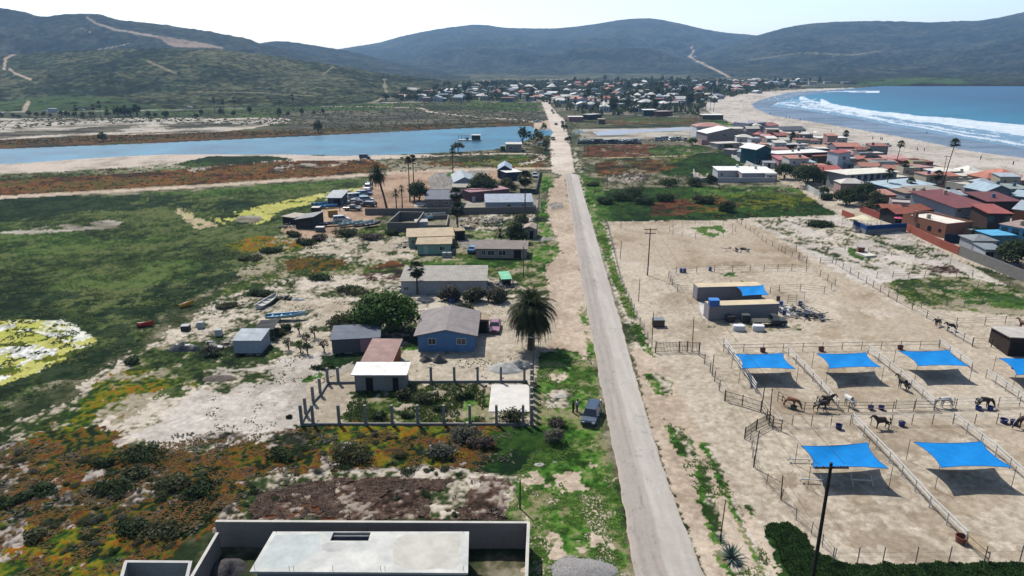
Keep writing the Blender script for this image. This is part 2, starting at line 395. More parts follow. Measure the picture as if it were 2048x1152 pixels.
# ---- left bank, sandy plots
lay('gscrub', [(560, 470), (700, 440), (830, 460), (1000, 445), (1100, 440), (1110, 560), (1100, 620), (840, 640), (620, 700), (520, 690), (400, 620), (460, 560)], 3)
lay('sscrub', [(600, 480), (840, 470), (830, 520), (700, 530), (600, 520)], 1)
lay('sscrub', [(420, 600), (560, 560), (840, 540), (1010, 560), (1110, 600), (1000, 700), (840, 700), (700, 700), (520, 690), (380, 650)], 1)
lay('sscrub', [(0, 880), (140, 780), (300, 690), (380, 640), (640, 680), (720, 790), (620, 870), (380, 900), (200, 900)], 3)
lay('gscrub', [(60, 860), (200, 770), (330, 700), (400, 690), (420, 740), (330, 800), (250, 850), (120, 890)], 3, .2)
lay('icey', [(90, 870), (180, 780), (260, 740), (380, 730), (390, 780), (260, 820), (140, 880)], 3, .5, seed=9)
lay('marsh', [(330, 700), (460, 690), (560, 695), (590, 705), (530, 728), (420, 735), (390, 765), (330, 740), (250, 745), (270, 710)], 1, .15)
lay('marsh', [(320, 780), (360, 770), (390, 772), (370, 790), (320, 800)], 1, .2)
lay('wsand', [(270, 875), (330, 830), (400, 780), (430, 735), (520, 735), (590, 715), (640, 700), (700, 705), (720, 760), (690, 800), (610, 850), (600, 868), (480, 885), (400, 890), (330, 895)], 1)
lay('sscrub', [(420, 740), (540, 740), (560, 790), (440, 790), (400, 770)], 1, .45)
lay('dgreen', [(640, 712), (690, 705), (712, 712), (705, 722), (670, 742), (645, 730)], .3)
lay('bgreen', [(605, 745), (640, 742), (650, 755), (615, 765)], 1, .3)
lay('bgreen', [(770, 700), (870, 680), (960, 680), (1000, 700), (960, 715), (850, 712)], 1, .85)
lay('ice', [(570, 520), (620, 515), (690, 520), (700, 535), (600, 548), (570, 540)], 1, .1)
lay('icey', [(450, 490), (520, 470), (570, 480), (640, 480), (600, 500), (470, 505)], 1, .2)
lay('orange', [(720, 530), (800, 522), (815, 535), (740, 540)], 1, .2)
lay('brown', [(720, 548), (810, 538), (815, 560), (740, 566)], 1, .3)
lay('sand', [(620, 490), (690, 482), (720, 492), (690, 508), (610, 505)], 1, .1)
lay('sand', [(740, 485), (830, 470), (830, 515), (720, 520)], 1, .2)
lay('sand', [(560, 600), (700, 598), (720, 640), (600, 660), (540, 630)], 1, .15)
lay('sand', [(600, 650), (650, 670), (680, 700), (600, 712), (550, 690)], 1, .15)
lay('sand', [(840, 600), (1110, 600), (1110, 720), (1060, 760), (700, 760), (700, 735), (820, 700), (960, 690), (950, 620)], 1)
lay('bgreen', [(1060, 495), (1116, 488), (1120, 500), (1100, 545), (1075, 548), (1060, 520)], 1, .2)
lay('green', [(820, 525), (1060, 515), (1070, 535), (980, 538), (820, 530)], 1, .25)
lay('green', [(920, 465), (1060, 480), (1050, 490), (940, 478)], 1, .2)
lay('bgreen', [(1080, 345), (1102, 352), (1104, 382), (1078, 384)], 1)
lay('bgreen', [(1078, 400), (1092, 402), (1115, 440), (1120, 470), (1075, 478)], 1, .3)
lay('gravel', [(910, 478), (960, 480), (1100, 474), (1108, 480), (960, 492), (925, 496)], .3)
# ---- yard and gravel
lay('yard', [(745, 356), (800, 345), (900, 338), (1000, 336), (1000, 360), (880, 380), (860, 400), (830, 420), (760, 432), (690, 470), (600, 480), (560, 460), (620, 430), (700, 395)], 1)
lay('gravel', [(872, 346), (960, 337), (985, 340), (930, 360), (912, 384), (860, 378), (856, 356)], .3)
lay('green', [(892, 346), (920, 344), (922, 352), (895, 352)], .3)
lay('palemud', [(830, 405), (1080, 398), (1080, 420), (830, 425)], .3)
lay('brown', [(920, 428), (1060, 426), (1070, 460), (930, 466)], 1, .35)
lay('sscrub', [(930, 428), (1070, 425), (1075, 470), (920, 470)], 1, .5)
lay('bgreen', [(930, 462), (1080, 470), (1080, 484), (940, 476)], 1, .3)
road_strip('dirt', [(-900, 450, 3.4), (0, 395, 3.2), (220, 383, 3), (440, 370, 3), (700, 352, 3.2), (800, 344, 4), (1000, 337.5, 3), (1110, 337, 3)], .3)
# ---- garden plot behind the concrete pillars
lay('sand', [(620, 760), (700, 742), (1065, 745), (1068, 850), (600, 850)], .3)
lay('gscrub', [(700, 800), (715, 782), (830, 766), (1060, 768), (1066, 846), (690, 846)], 1, .05)
lay('bgreen', [(930, 790), (980, 780), (978, 812), (1000, 846), (930, 846)], 1, .3)
# ---- lower left ice plant
lay('ice', [(-1500, 1500), (-1500, 960), (0, 900), (90, 850), (200, 850), (290, 890), (420, 900), (600, 860), (700, 848), (1010, 850), (1000, 900), (960, 940), (520, 950), (470, 1030), (440, 1040), (250, 1180), (-200, 1500)], 3)
lay('icegrey', [(-900, 1000), (0, 890), (320, 870), (640, 860), (1030, 860), (1000, 950), (500, 960), (430, 1060), (200, 1200), (-900, 1500)], 3, .72, seed=12)
lay('icey', [(600, 852), (1000, 850), (960, 900), (900, 935), (720, 940), (640, 900)], 1, .3, seed=13)
lay('ice', [(640, 885), (760, 870), (900, 880), (930, 925), (700, 935)], 1, .55, seed=14)
lay('icey', [(-300, 1120), (0, 1050), (300, 1060), (420, 1060), (260, 1200), (-300, 1300)], 3, .45, seed=15)
lay('icegrey', [(0, 900), (60, 900), (120, 940), (110, 1000), (0, 1000)], 1, .45, seed=16)
lay('dgreen', [(970, 870), (1000, 850), (1100, 856), (1120, 870), (1100, 890), (1048, 930), (1030, 945), (930, 940), (980, 915)], 1)
lay('dgreen', [(590, 850), (660, 850), (640, 868), (596, 866)], 1)
lay('wsand', [(480, 1040), (500, 975), (530, 945), (900, 940), (1030, 955), (1010, 985), (760, 975), (600, 1010), (560, 1040)], 1)
lay('sscrub', [(480, 1040), (500, 975), (530, 945), (1040, 950), (1020, 1040)], 1)
lay('brown', [(500, 1040), (520, 985), (640, 960), (1010, 955), (1016, 1000), (1005, 1040)], 1, .22, seed=17)
lay('red', [(510, 1036), (560, 1000), (660, 990), (700, 1036)], 1, .35, seed=18)
# ---- grass verge left of the road
lay('bgreen', [(1080, 706), (1120, 700), (1182, 712), (1196, 760), (1200, 830), (1226, 950), (1268, 1160), (1290, 1500), (1050, 1500), (1060, 1040), (1010, 1040), (1035, 950), (1120, 872), (1096, 860), (1070, 852), (1072, 770)], .3)
lay('dirt', [(1080, 706), (1182, 712), (1196, 760), (1200, 830), (1226, 950), (1268, 1160), (1290, 1500), (1050, 1500), (1035, 950), (1070, 852), (1072, 770)], 1, .84, seed=20)
lay('dirt', [(1165, 990), (1195, 980), (1225, 1060), (1240, 1152), (1205, 1152), (1178, 1060)], 1)
lay('sscrub', [(1090, 790), (1140, 775), (1150, 800), (1120, 820), (1090, 815)], 1)
lay('gravel', [(1080, 1160), (1110, 1118), (1160, 1112), (1230, 1118), (1245, 1160)], .3)
lay('sand', [(1055, 1085), (1070, 1120), (1085, 1300), (1050, 1300)], 1)
lay('dirt', [(1098, 384), (1112, 360), (1128, 345), (1150, 450), (1168, 560), (1182, 650), (1190, 740), (1150, 700), (1100, 700), (1110, 620), (1088, 545), (1120, 500), (1112, 470), (1092, 440)], 1)
lay('gravel', [(1095, 408), (1125, 404), (1126, 416), (1105, 420)], .3)
lay('bgreen', [(1155, 620), (1168, 610), (1182, 660), (1192, 720), (1180, 730), (1168, 660)], .3, .35)
# ---- right of the road, middle fields
lay('scrub', [(1150, 245), (1420, 240), (1480, 290), (1600, 330), (1700, 400), (1690, 440), (1500, 440), (1215, 442), (1190, 400), (1150, 300)], 3)
lay('orangefar', [(1200, 240), (1400, 234), (1390, 250), (1200, 253)], 3, .25)
lay('fargreen', [(1250, 236), (1380, 234), (1380, 242), (1260, 246)], 3, .5)
lay('palemud', [(1158, 256), (1380, 252), (1440, 262), (1400, 285), (1300, 282), (1165, 284)], 1)
lay('farscrub', [(1150, 250), (1380, 248), (1400, 254), (1160, 258)], 1)
lay('farbrown', [(1150, 278), (1380, 278), (1400, 288), (1160, 292)], 3, .3)
lay('red', [(1170, 292), (1300, 288), (1340, 300), (1290, 315), (1170, 316)], 1, .15)
lay('green', [(1290, 296), (1400, 290), (1410, 304), (1310, 315)], 3, .25)
lay('tan', strip([(1165, 316.5, 1.1), (1260, 315, 1.1), (1370, 311.5, 1)]), .3, 0, True)
lay('olive', [(1330, 318), (1400, 308), (1420, 330), (1350, 345)], 3, .2)
lay('dgreen', [(1320, 342), (1350, 325), (1400, 306), (1480, 304), (1515, 332), (1500, 345), (1390, 352), (1330, 352)], 1)
lay('orange', [(1190, 325), (1330, 318), (1350, 335), (1290, 350), (1190, 352)], 3, .2)
lay('icegrey', [(1210, 350), (1290, 346), (1300, 362), (1220, 366)], 1, .2)
lay('dgreen', [(1180, 380), (1400, 372), (1640, 395), (1690, 425), (1660, 436), (1440, 441), (1210, 443), (1190, 410)], 3)
lay('green', [(1560, 372), (1640, 380), (1600, 395), (1400, 392), (1390, 372)], 3, .3)
lay('olive', [(1370, 392), (1600, 385), (1640, 400), (1560, 420), (1370, 425)], 3, .4)
lay('red', [(1310, 405), (1380, 395), (1400, 415), (1370, 432), (1300, 430)], 1, .2)
lay('orange', [(1380, 396), (1440, 390), (1480, 410), (1400, 425)], 1, .45)
lay('sand', [(1385, 345), (1480, 352), (1560, 362), (1400, 362)], 1, .5)
# ---- the sandy settlement ground beside the beach
lay('sand', [(1380, 285), (1400, 265), (1470, 240), (1640, 280), (2048, 390), (2600, 520), (2600, 900), (2048, 560), (1850, 500), (1690, 440), (1600, 380), (1500, 340), (1450, 300)], 1)
# ---- ranch
ranch = [(1213, 443), (1440, 441), (1500, 436), (1690, 430), (1830, 470), (2048, 590), (2800, 900), (2800, 1500), (1700, 1500), (1545, 1160), (1450, 1000), (1350, 820), (1290, 690), (1245, 560)]
lay('ranch', ranch, .3)
lay('rbrown', [(1218, 446), (1330, 444), (1500, 448), (1560, 480), (1650, 538), (1500, 534), (1340, 536), (1260, 520), (1232, 490)], 3)
lay('sand', [(1335, 462), (1350, 450), (1400, 445), (1450, 450), (1470, 462), (1440, 474), (1380, 475)], .3)
lay('green', [(1385, 455), (1440, 452), (1455, 465), (1440, 476), (1400, 470)], 1, .3)
lay('wsand', [(1500, 440), (1690, 430), (1830, 470), (1980, 555), (2048, 590), (2048, 620), (1700, 560), (1600, 500)], 1)
lay('sscrub', [(1500, 440), (1690, 432), (1830, 475), (1960, 555), (1800, 555), (1620, 500)], 3, .4)
lay('gscrub', [(1765, 568), (1800, 558), (1930, 552), (2048, 580), (2160, 640), (2100, 640), (1830, 612)], 1)
lay('green', [(1820, 580), (2048, 585), (2100, 620), (1850, 610)], 3, .5)
lay('brown', [(1845, 528), (1900, 530), (1930, 545), (1870, 548)], .3, .1)
lay('green', [(1698, 495), (1712, 498), (1740, 515), (1720, 520), (1696, 510)], .3)
lay('rbrown', [(1640, 535), (1680, 540), (1760, 600), (1900, 670), (1900, 690), (1760, 690), (1600, 670), (1700, 640)], 3, .2)
lay('rbrown', [(1850, 840), (2048, 846), (2300, 930), (2048, 930), (1950, 880)], 3, .2)
lay('rbrown', [(1560, 850), (2048, 848), (2300, 1100), (2300, 1130), (1700, 1125), (1520, 960)], 1, .62, seed=31, al=.65)
lay('rbrown', [(1440, 700), (1950, 690), (2300, 830), (1560, 835)], 1, .6, seed=32, al=.75)
lay('rbrown', [(1300, 560), (1700, 560), (1880, 690), (1400, 700)], 3, .6, seed=33, al=.6)
lay('rbrown', [(1550, 842), (2048, 832), (2300, 850), (2300, 872), (1550, 868)], 1, .35, seed=34, al=.6)
lay('rbrown', [(1680, 770), (1730, 765), (1760, 800), (1690, 800)], 1, .3)
lay('green', [(1445, 545), (1520, 543), (1530, 560), (1460, 562)], 1, .35)
lay('rbrown', [(1500, 540), (1540, 545), (1530, 562), (1440, 560)], 1, .3)
lay('conc', [(1395, 600), (1410, 604), (1416, 640), (1405, 636)], 0)
lay('conc', [(1555, 612), (1580, 612), (1592, 628), (1580, 632), (1550, 620)], 0)
lay('gscrub', [(1560, 640), (1590, 640), (1600, 660), (1500, 665), (1420, 655), (1430, 645), (1540, 650)], 1, .3)
# ---- verge right of the road
lay('sscrub', [(1150, 300), (1175, 370), (1200, 440), (1213, 443), (1245, 560), (1290, 690), (1300, 720), (1270, 700), (1235, 600), (1195, 480), (1165, 380), (1145, 310)], .3)
lay('bgreen', [(1165, 350), (1200, 440), (1212, 460), (1240, 560), (1268, 620), (1300, 690), (1310, 715), (1285, 700), (1240, 600), (1200, 490), (1172, 400)], .3, .1)
lay('green', [(1158, 345), (1205, 440), (1225, 445), (1215, 400), (1200, 360)], .3)
lay('dirt', [(1262, 690), (1310, 715), (1350, 770), (1420, 900), (1480, 1000), (1580, 1160), (1700, 1500), (1500, 1500), (1415, 1160), (1350, 1000), (1300, 850)], .3)
for q in ([(1300, 748, 1.0), (1325, 770, 1.6), (1322, 790, .8)], [(1340, 850, .7), (1362, 880, 1.1), (1378, 915, 1.1)], [(1398, 930, .5), (1412, 970, .8), (1416, 1010, .9), (1430, 1060, .7), (1445, 1090, .7)],
          [(1408, 885, .6), (1430, 930, .5), (1450, 980, .4), (1490, 1060, .4), (1530, 1152, .4)], [(1490, 1010, .4), (1510, 1030, .5)], [(1440, 1100, .8), (1480, 1150, 1)]):
    road_strip('bgreen', q, .3)
    road_strip('sscrub', [(a + 6, b, c * .5) for a, b, c in q], .3)
lay('dgreen', [(1530, 1052), (1560, 1046), (1590, 1058), (1640, 1110), (1700, 1130), (2048, 1126), (2800, 1126), (2800, 1500), (1640, 1500), (1562, 1160)], .3)
# ---- roads
lay('fdirt', [(1082, 204), (1096, 204), (1112, 225), (1128, 240), (1134, 262), (1142, 300), (1150, 345), (1128, 350), (1104, 345), (1100, 300), (1102, 262), (1094, 230)], .3)
# ---- beach
lay('wsand', [(1402, 206), (1450, 192), (1512, 185), (1611, 178), (1680, 176), (2800, 176), (2800, 560), (2048, 378), (1960, 356), (1900, 345), (1840, 331), (1750, 308), (1680, 294), (1600, 277), (1530, 262), (1470, 248), (1430, 232), (1408, 216)], 1)
TEX['wet'] = (mixn(s=2, b=1), ['6b7d90', '76889c', '8193a6'], 0)  # wet sand; its blue is sky reflection painted into the colour
wetp = [(1502, 208), (1520, 200), (1578, 185), (1690, 178), (2800, 178), (2800, 480), (2048, 316), (1941, 302), (1809, 275), (1677, 252), (1545, 231), (1512, 218)]
lay('wet', wetp, 1); WET = lay(None, wetp, 1)
seap = [(1540, 212), (1560, 203), (1600, 192), (1690, 179), (1743, 174), (1809, 168.5), (2048, 167), (4000, 167), (6000, 200), (6000, 900), (2600, 420), (2048, 296), (1941, 279), (1809, 256), (1710, 236), (1611, 220)]
seam = lay(None, seap, .3)
lay('green', [(1730, 300), (1850, 330), (1960, 358), (1900, 352), (1800, 335)], 3, .35)
lay('green', [(1420, 236), (1480, 250), (1500, 262), (1440, 262), (1410, 250)], 3, .2)
# ---- terrain height: low relief plus water basins
GZ = HG * (np.clip(mixn(f=.8, m=1.4, b=.6) - .35, 0, 1)) * 1.6 + .25 * (N['h'] - .5) * np.clip((PY - 300) / 200, 0, 1) * 0
RDM = inpoly(GX, GY, wpoly([(1268, 1190), (1262, 1152), (1221, 900), (1194, 760), (1174, 650), (1157, 550), (1142, 450), (1131, 380), (1124, 343), (1160, 343), (1170, 384), (1190, 450), (1210, 520), (1241, 625), (1274, 745), (1306, 855), (1354, 1000), (1418, 1152), (1438, 1190)]))
GZ[RDM] = np.minimum(GZ[RDM] * .2, .02)
GZ[WAT] = -0.9; GZ[seam] = -1.2
GZ = GZ.astype(np.float32)
RDM0 = inpoly(GX, GY, wpoly([(1268, 1190), (1262, 1152), (1198, 760), (1124, 343), (1160, 343), (1274, 745), (1418, 1152), (1438, 1190)]))
# scattered dark tufts, hoof prints and litter marks in the sand
sandy = COL.mean(-1) > .17 * 1.0
sp = (vn(GX, GY, .45, 301) > .93) & (fbm(GX, GY, 6, 3, 302) > .45) & (PY > 430) & sandy & ~RDM0
COL[sp] *= .62
COL *= (1 + (FN * .35 + FM * .25)[..., None] * np.clip(far, .08, 1)[..., None])
COL = np.clip(COL, .004, .6)
gm = cover_mat('ground_cover', s1=1.3, s2=8.0, amt=.2, bump=.06, bs=3.5)
g = link('ground', grid_mesh('ground', GX, GY, GZ, COL, gm)); g['kind'] = 'structure'

# ---- main road: asphalt sheet laid 4 cm above the ground, worn pale lane on the right
roadL = [(1272, 1190), (1266, 1152), (1246, 1010), (1225, 900), (1198, 760), (1178, 650), (1160, 550), (1145, 450), (1134, 380), (1128, 345)]
roadR = [(1432, 1190), (1412, 1152), (1350, 1000), (1302, 855), (1270, 745), (1237, 625), (1206, 520), (1186, 450), (1166, 384), (1157, 350)]
LL = [G(*p) for p in roadL]; RR = [G(*p) for p in roadR]
def resamp(L, n):
    d = [0]
    for i in range(len(L) - 1): d.append(d[-1] + (L[i + 1] - L[i]).length)
    tt = np.linspace(0, d[-1], n); return np.interp(tt, d, [p.x for p in L]), np.interp(tt, d, [p.y for p in L])
n1, n2 = 700, 40
lx, ly = resamp(LL, n1); rx, ry = resamp(RR, n1)
u = np.linspace(0, 1, n2)[None, :]
edge = (fbm(ly, lx * 0, 1.5, 4, 81) - .5)[:, None] * .09 * (1 - u) + (fbm(ly, lx * 0 + 50, 1.5, 4, 82) - .5)[:, None] * .09 * u
U = u + edge
RX = lx[:, None] * (1 - U) + rx[:, None] * U; RY = ly[:, None] * (1 - U) + ry[:, None] * U
nn = fbm(RX * 6, RY * .5, 3, 5, 83)[..., None]; ng = fbm(RX, RY, 1.2, 4, 84)[..., None]; ns = fbm(RX, RY, 14, 3, 85)[..., None]
c0 = np.array(C('a39a91')); c1 = np.array(C('b3aca3')); cd = np.array(C('8a8079')); cs_ = np.array(C('b39c86'))
lane = np.clip((u - .47 + (fbm(RY, RX, 8, 3, 86) - .5) * .06) * 25, 0, 1)[..., None]
rc = c0 * (1 - lane) + c1 * lane
rc = rc * (1 + (nn - .5) * .35 + (ng - .5) * .15 + (ns - .5) * .25)
wear = (np.exp(-((u - .18) / .05) ** 2) + np.exp(-((u - .36) / .04) ** 2) + .5 * np.exp(-((u - .85) / .05) ** 2))[..., None]
rc = rc * (1 - .2 * wear * (nn > .47)) 
crack = (np.abs(fbm(RX, RY, 5, 3, 87) - .5) < .004)[..., None] * .25
rc = rc * (1 - crack)
dusty = np.clip((np.abs(u - .5) - .455) / .04 + (fbm(RY, RX, 3, 4, 88) - .5) * .9 - .02, 0, 1)[..., None]
rc = rc * (1 - dusty) + cs_ * dusty
rz = .035 + .02 * (1 - (2 * u - 1) ** 2) + RX * 0
rz[:, 0] = -.05; rz[:, -1] = -.05
rm = cover_mat('asphalt', rough=.85, spec=.25, s1=2.0, s2=30, amt=.08, bump=.01, bs=20)
o = link('road', grid_mesh('road', RX, RY, rz, rc, rm)); o['kind'] = 'structure'

# ---- water sheets
def water_mat(name, cols, rough=.25, spec=.5, bump=.12, bs=.35, st=(1, 1, 1)):
    m = bpy.data.materials.new(name); m.use_nodes = True
    n = m.node_tree.nodes; l = m.node_tree.links; b = n['Principled BSDF']
    b.inputs['Roughness'].default_value = rough; b.inputs['Specular IOR Level'].default_value = spec
    tc = n.new('ShaderNodeTexCoord'); mp = n.new('ShaderNodeMapping'); mp.inputs['Scale'].default_value = st; l.new(tc.outputs['Object'], mp.inputs[0])
    nz = n.new('ShaderNodeTexNoise'); nz.inputs['Scale'].default_value = .03; nz.inputs['Detail'].default_value = 8; nz.inputs['Roughness'].default_value = .65; l.new(mp.outputs[0], nz.inputs['Vector'])
    if cols:
        mx = n.new('ShaderNodeMix'); mx.data_type = 'RGBA'; mx.inputs[6].default_value = C(cols[0]) + (1,); mx.inputs[7].default_value = C(cols[1]) + (1,)
        mr = n.new('ShaderNodeMapRange'); mr.inputs[1].default_value = .35; mr.inputs[2].default_value = .65; l.new(nz.outputs[0], mr.inputs[0]); l.new(mr.outputs[0], mx.inputs[0]); l.new(mx.outputs[2], b.inputs['Base Color'])
    else:
        at = n.new('ShaderNodeAttribute'); at.attribute_name = 'cover'; l.new(at.outputs[0], b.inputs['Base Color'])
    wn = n.new('ShaderNodeTexNoise'); wn.inputs['Scale'].default_value = bs; wn.inputs['Detail'].default_value = 6; wn.inputs['Roughness'].default_value = .7; l.new(mp.outputs[0], wn.inputs['Vector'])
    bp = n.new('ShaderNodeBump'); bp.inputs['Distance'].default_value = bump; l.new(wn.outputs[0], bp.inputs['Height']); l.new(bp.outputs[0], b.inputs['Normal'])
    return m
lm = water_mat('lagoon_water', ('12506c', '2a7c98'), .4, .1, .35, .5)
lag2 = [(-950, 355), (-950, 314), (0, 292), (300, 281), (640, 266), (900, 253.5), (1064, 248), (1112, 256), (1110, 274), (1075, 278), (1030, 295), (930, 307), (860, 310), (700, 314), (350, 312), (250, 316), (0, 333)]
mb = MB(); vs = [G(x, y, -.3) for x, y in lag2]; mb.add(vs, [tuple(range(len(vs)))[::-1]])
o = mb.build('lagoon', lm); o['kind'] = 'structure'
mb = MB(); vs = [G(x, y, .02) for x, y in [(1141, 262), (1150, 259), (1163, 259.5), (1168, 263.5), (1160, 268.5), (1145, 269.5)]]; mb.add(vs, [tuple(range(len(vs)))[::-1]])
o = mb.build('pond', lm); o['kind'] = 'structure'
# tidal channel streaks right of the road
for q in ([(1185, 264), (1220, 259.5), (1300, 258), (1380, 253), (1400, 256), (1350, 262), (1290, 264), (1240, 270), (1195, 271)],):
    mb = MB(); vs = [G(x, y, .03) for x, y in q]; mb.add(vs, [tuple(range(len(vs)))[::-1]])
    o = mb.build('tidal_pool', water_mat('tidal_water', ('8a8a8c', '9a97a0'), .3, .4, .1, .5)); o['kind'] = 'structure'
# ---- sea with breakers
sx = axis((1490, 2100, 2), (2100, 3500, 20), (3500, 9000, 400)); sy = axis((163, 330, 1), (330, 420, 6), (420, 900, 30))
SX, SY = np.meshgrid(sx, sy); X, Y = Gn(SX, SY, 0)
keep = inpoly(X, Y, wpoly([(1490, 224), (1520, 205), (1600, 180), (1743, 168), (1809, 164), (9000, 164), (9000, 900), (2600, 440), (2048, 306), (1941, 288), (1809, 264), (1677, 244), (1560, 228)]))
# distance across the surf, measured between two photograph curves
e_out = np.interp(SX, [1500, 1568, 1611, 1710, 1809, 1941, 2048, 2600, 9000], [222, 212, 218, 234, 253, 276, 293, 412, 1500])   # swash edge
f_lo = np.interp(SX, [1500, 1600, 1644, 1743, 1842, 1941, 2048, 2600, 9000], [205, 199, 213, 230, 243, 256, 272, 380, 1400])
f_hi = np.interp(SX, [1500, 1600, 1644, 1665, 1743, 1842, 1941, 2048, 2600, 9000], [196, 192, 199, 209, 222, 233.5, 241, 251, 340, 1200])
warp = (fbm(X, Y, 14, 4, 91) - .5) * 4.5
Y2 = SY + warp * (SX > 1500)
deep = np.array(C('0d4c70')); mid = np.array(C('1c7592')); shal = np.array(C('6f90a8')); foam = np.array(C('dfe6ea'))
t = np.clip((f_hi - SY) / 45, 0, 1)[..., None]
col = mid * (1 - t) + deep * t
col = col * (1 + (fbm(X, Y * 2, 30, 5, 92)[..., None] - .5) * .5)
sh = (Y2 > f_lo)[..., None]; col = np.where(sh, shal * (1 + (fbm(X, Y, 10, 4, 93)[..., None] - .5) * .3), col)
fo = ((Y2 > f_hi - 1) & (Y2 < f_lo) & (SX > 1640)) | ((Y2 > f_lo - 7) & (Y2 < f_lo + 3) & (SX < 1745) & (SX > 1598) & (fbm(X, Y, 8, 3, 94) > .45))
fo |= (np.abs(Y2 - (f_lo * .55 + e_out * .45)) < .8 + (SX - 1600) / 700) & (fbm(X, Y, 20, 3, 95) > .42)
fo |= (np.abs(Y2 - (e_out - 4)) < .9 + (SX - 1600) / 600) & (SX > 1560)
fo |= (fbm(X, Y, 3, 4, 97) > .7) & (Y2 > f_hi) & (Y2 < e_out)
fo |= (np.abs(SY - 183.5 - (fbm(X, Y, 30, 2, 99) - .5) * 4) < 1.0) & (SX > 1640) & (SX < 1760)
fv = (.7 + .3 * np.clip((fbm(X, Y * 1.5, 5, 4, 96) - .35) * 4, 0, 1))[..., None]
col = np.where(fo[..., None], foam * fv + col * (1 - fv), col)
Zs = np.where(fo & (Y2 < f_lo), .5, 0) * np.exp(-((Y2 - f_hi - 2) / 3) ** 2) - .08 + (fbm(X, Y, 15, 3, 98) - .5) * .25 * np.clip((f_hi - SY) / 10, 0, 1)
sm = water_mat('sea_water', None, .4, .1, .5, .25, (1, 1.8, 1))
o = link('sea', grid_mesh('sea', X, Y, Zs, col, sm, keep)); o['kind'] = 'structure'

# ================================================================ hills
def hill(name, ridge, base, back, d0, d1, d2, cols, nz=1.0, seed=0, paint=(), rows=150, px_step=4, power=1.4, gully=1.0):
    "loft from a base line (photograph px on the ground) to a ridge seen at ridge[(px,py)] at distance d1(px) and down again behind"
    xs_ = np.arange(ridge[0][0], ridge[-1][0] + 1, px_step)
    ry_ = np.interp(xs_, [p[0] for p in ridge], [p[1] for p in ridge])
    ry_ = np.convolve(np.pad(ry_, 4, 'edge'), np.ones(9) / 9, 'valid') if len(ry_) > 20 else ry_
    D0 = np.interp(xs_, [p[0] for p in d0], [p[1] for p in d0]); D1 = np.interp(xs_, [p[0] for p in d1], [p[1] for p in d1])
    v = (576 - ry_) / F; t = D1 / (CT + v * ST); hz = H - t * (ST - v * CT)
    s = np.concatenate([np.linspace(0, 1, rows), np.linspace(1.05, 2, 20)])[:, None]
    Yd = np.where(s <= 1, D0 + (D1 - D0) * s, D1 + d2 * (s - 1))
    Xw = (xs_[None] - 1024) / F * Yd / CT * (1 / (1 + (576 - 140) / F * ST / CT))   # roughly radial columns
    Xw = (xs_[None] - 1024) / F * (Yd / (CT + (576 - 135) / F * ST))
    base_p = np.where(s <= 1, np.clip(s, 0, 1) ** power, np.clip(2 - s, 0, 1) ** 1.5)
    rn = fbm(Xw, Yd, 400, 6, 200 + seed, .55) - .5
    gl = np.abs(fbm(Xw, Yd * .7, 230, 5, 230 + seed, .5) - .5) * 2
    env = np.sin(np.clip(s, 0, 1) * math.pi) * (s <= 1)
    Z = base_p * hz[None] * 1.0 + env * hz[None] * (rn * .55 * nz - (0.16 - gl) * -.0) - env * hz[None] * gully * (.28 - gl * .9) * .5
    fine = (fbm(Xw, Yd, 14, 4, 260 + seed, .6) - .5)
    Z = Z + fine * 2.2 * nz * np.clip(s * 8, 0, 1) * (s <= 1.2)
    Z = np.where(s <= 0, -1.5, Z)
    n = fbm(Xw, Yd, 9, 4, 270 + seed, .7) * .55 + fbm(Xw, Yd, 90, 4, 280 + seed, .6) * .45
    n = (n - n.mean()) / n.std() * .16 + .5
    c = ramp(n, cols)
    spk = vn(Xw, Yd, 4.5 if seed == 1 else 9, 295); c[spk > .6] *= .5; c[spk < .2] *= 1.2; Z = Z + np.clip(spk - .55, 0, 1) * (3.5 if seed == 1 else 6) * (s > .02)
    # photograph position of every vertex, for painting tracks
    q = (H - Z); dz = CT * Yd + ST * (Z - H); up = ST * Yd + CT * (Z - H)
    pxv = 1024 + F * Xw / dz; pyv = 576 - F * up / dz
    for (kind, pc, arg, wd) in paint:
        if kind == 'line':
            dd = np.full(pxv.shape, 1e9)
            for a, b in zip(arg[:-1], arg[1:]):
                ax, ay = a; bx, by = b; L2 = (bx - ax) ** 2 + (by - ay) ** 2
                tt = np.clip(((pxv - ax) * (bx - ax) + (pyv - ay) * (by - ay)) / L2, 0, 1)
                dd = np.minimum(dd, np.hypot(pxv - ax - tt * (bx - ax), (pyv - ay - tt * (by - ay)) * 1.6))
            mk = (dd < wd * (.6 + .8 * fbm(Xw, Yd, 25, 3, 290))) & (s <= 1)
        else:
            mk = inpoly(pxv + (fbm(Xw, Yd, 60, 4, 291) - .5) * 26, pyv + (fbm(Xw, Yd, 60, 4, 292) - .5) * 8, arg) & (s <= 1) & (fbm(Xw, Yd, 20, 3, 293) > wd)
        cc = ramp(n, pc); c[mk] = cc[mk]
    hm = cover_mat(name + '_scrub', s1=.12, s2=.6, amt=.22, bump=.8, bs=.25)
    o = link('hill', grid_mesh(name, Xw, Yd, Z, c, hm)); o['kind'] = 'structure'
    return o
GC = ['263022', '36412d', '4a5238', '64644c']
DC = ['202a24', '2b352d', '384036', '4b4e42']
TR = ['9c8c7a', 'b5a592']
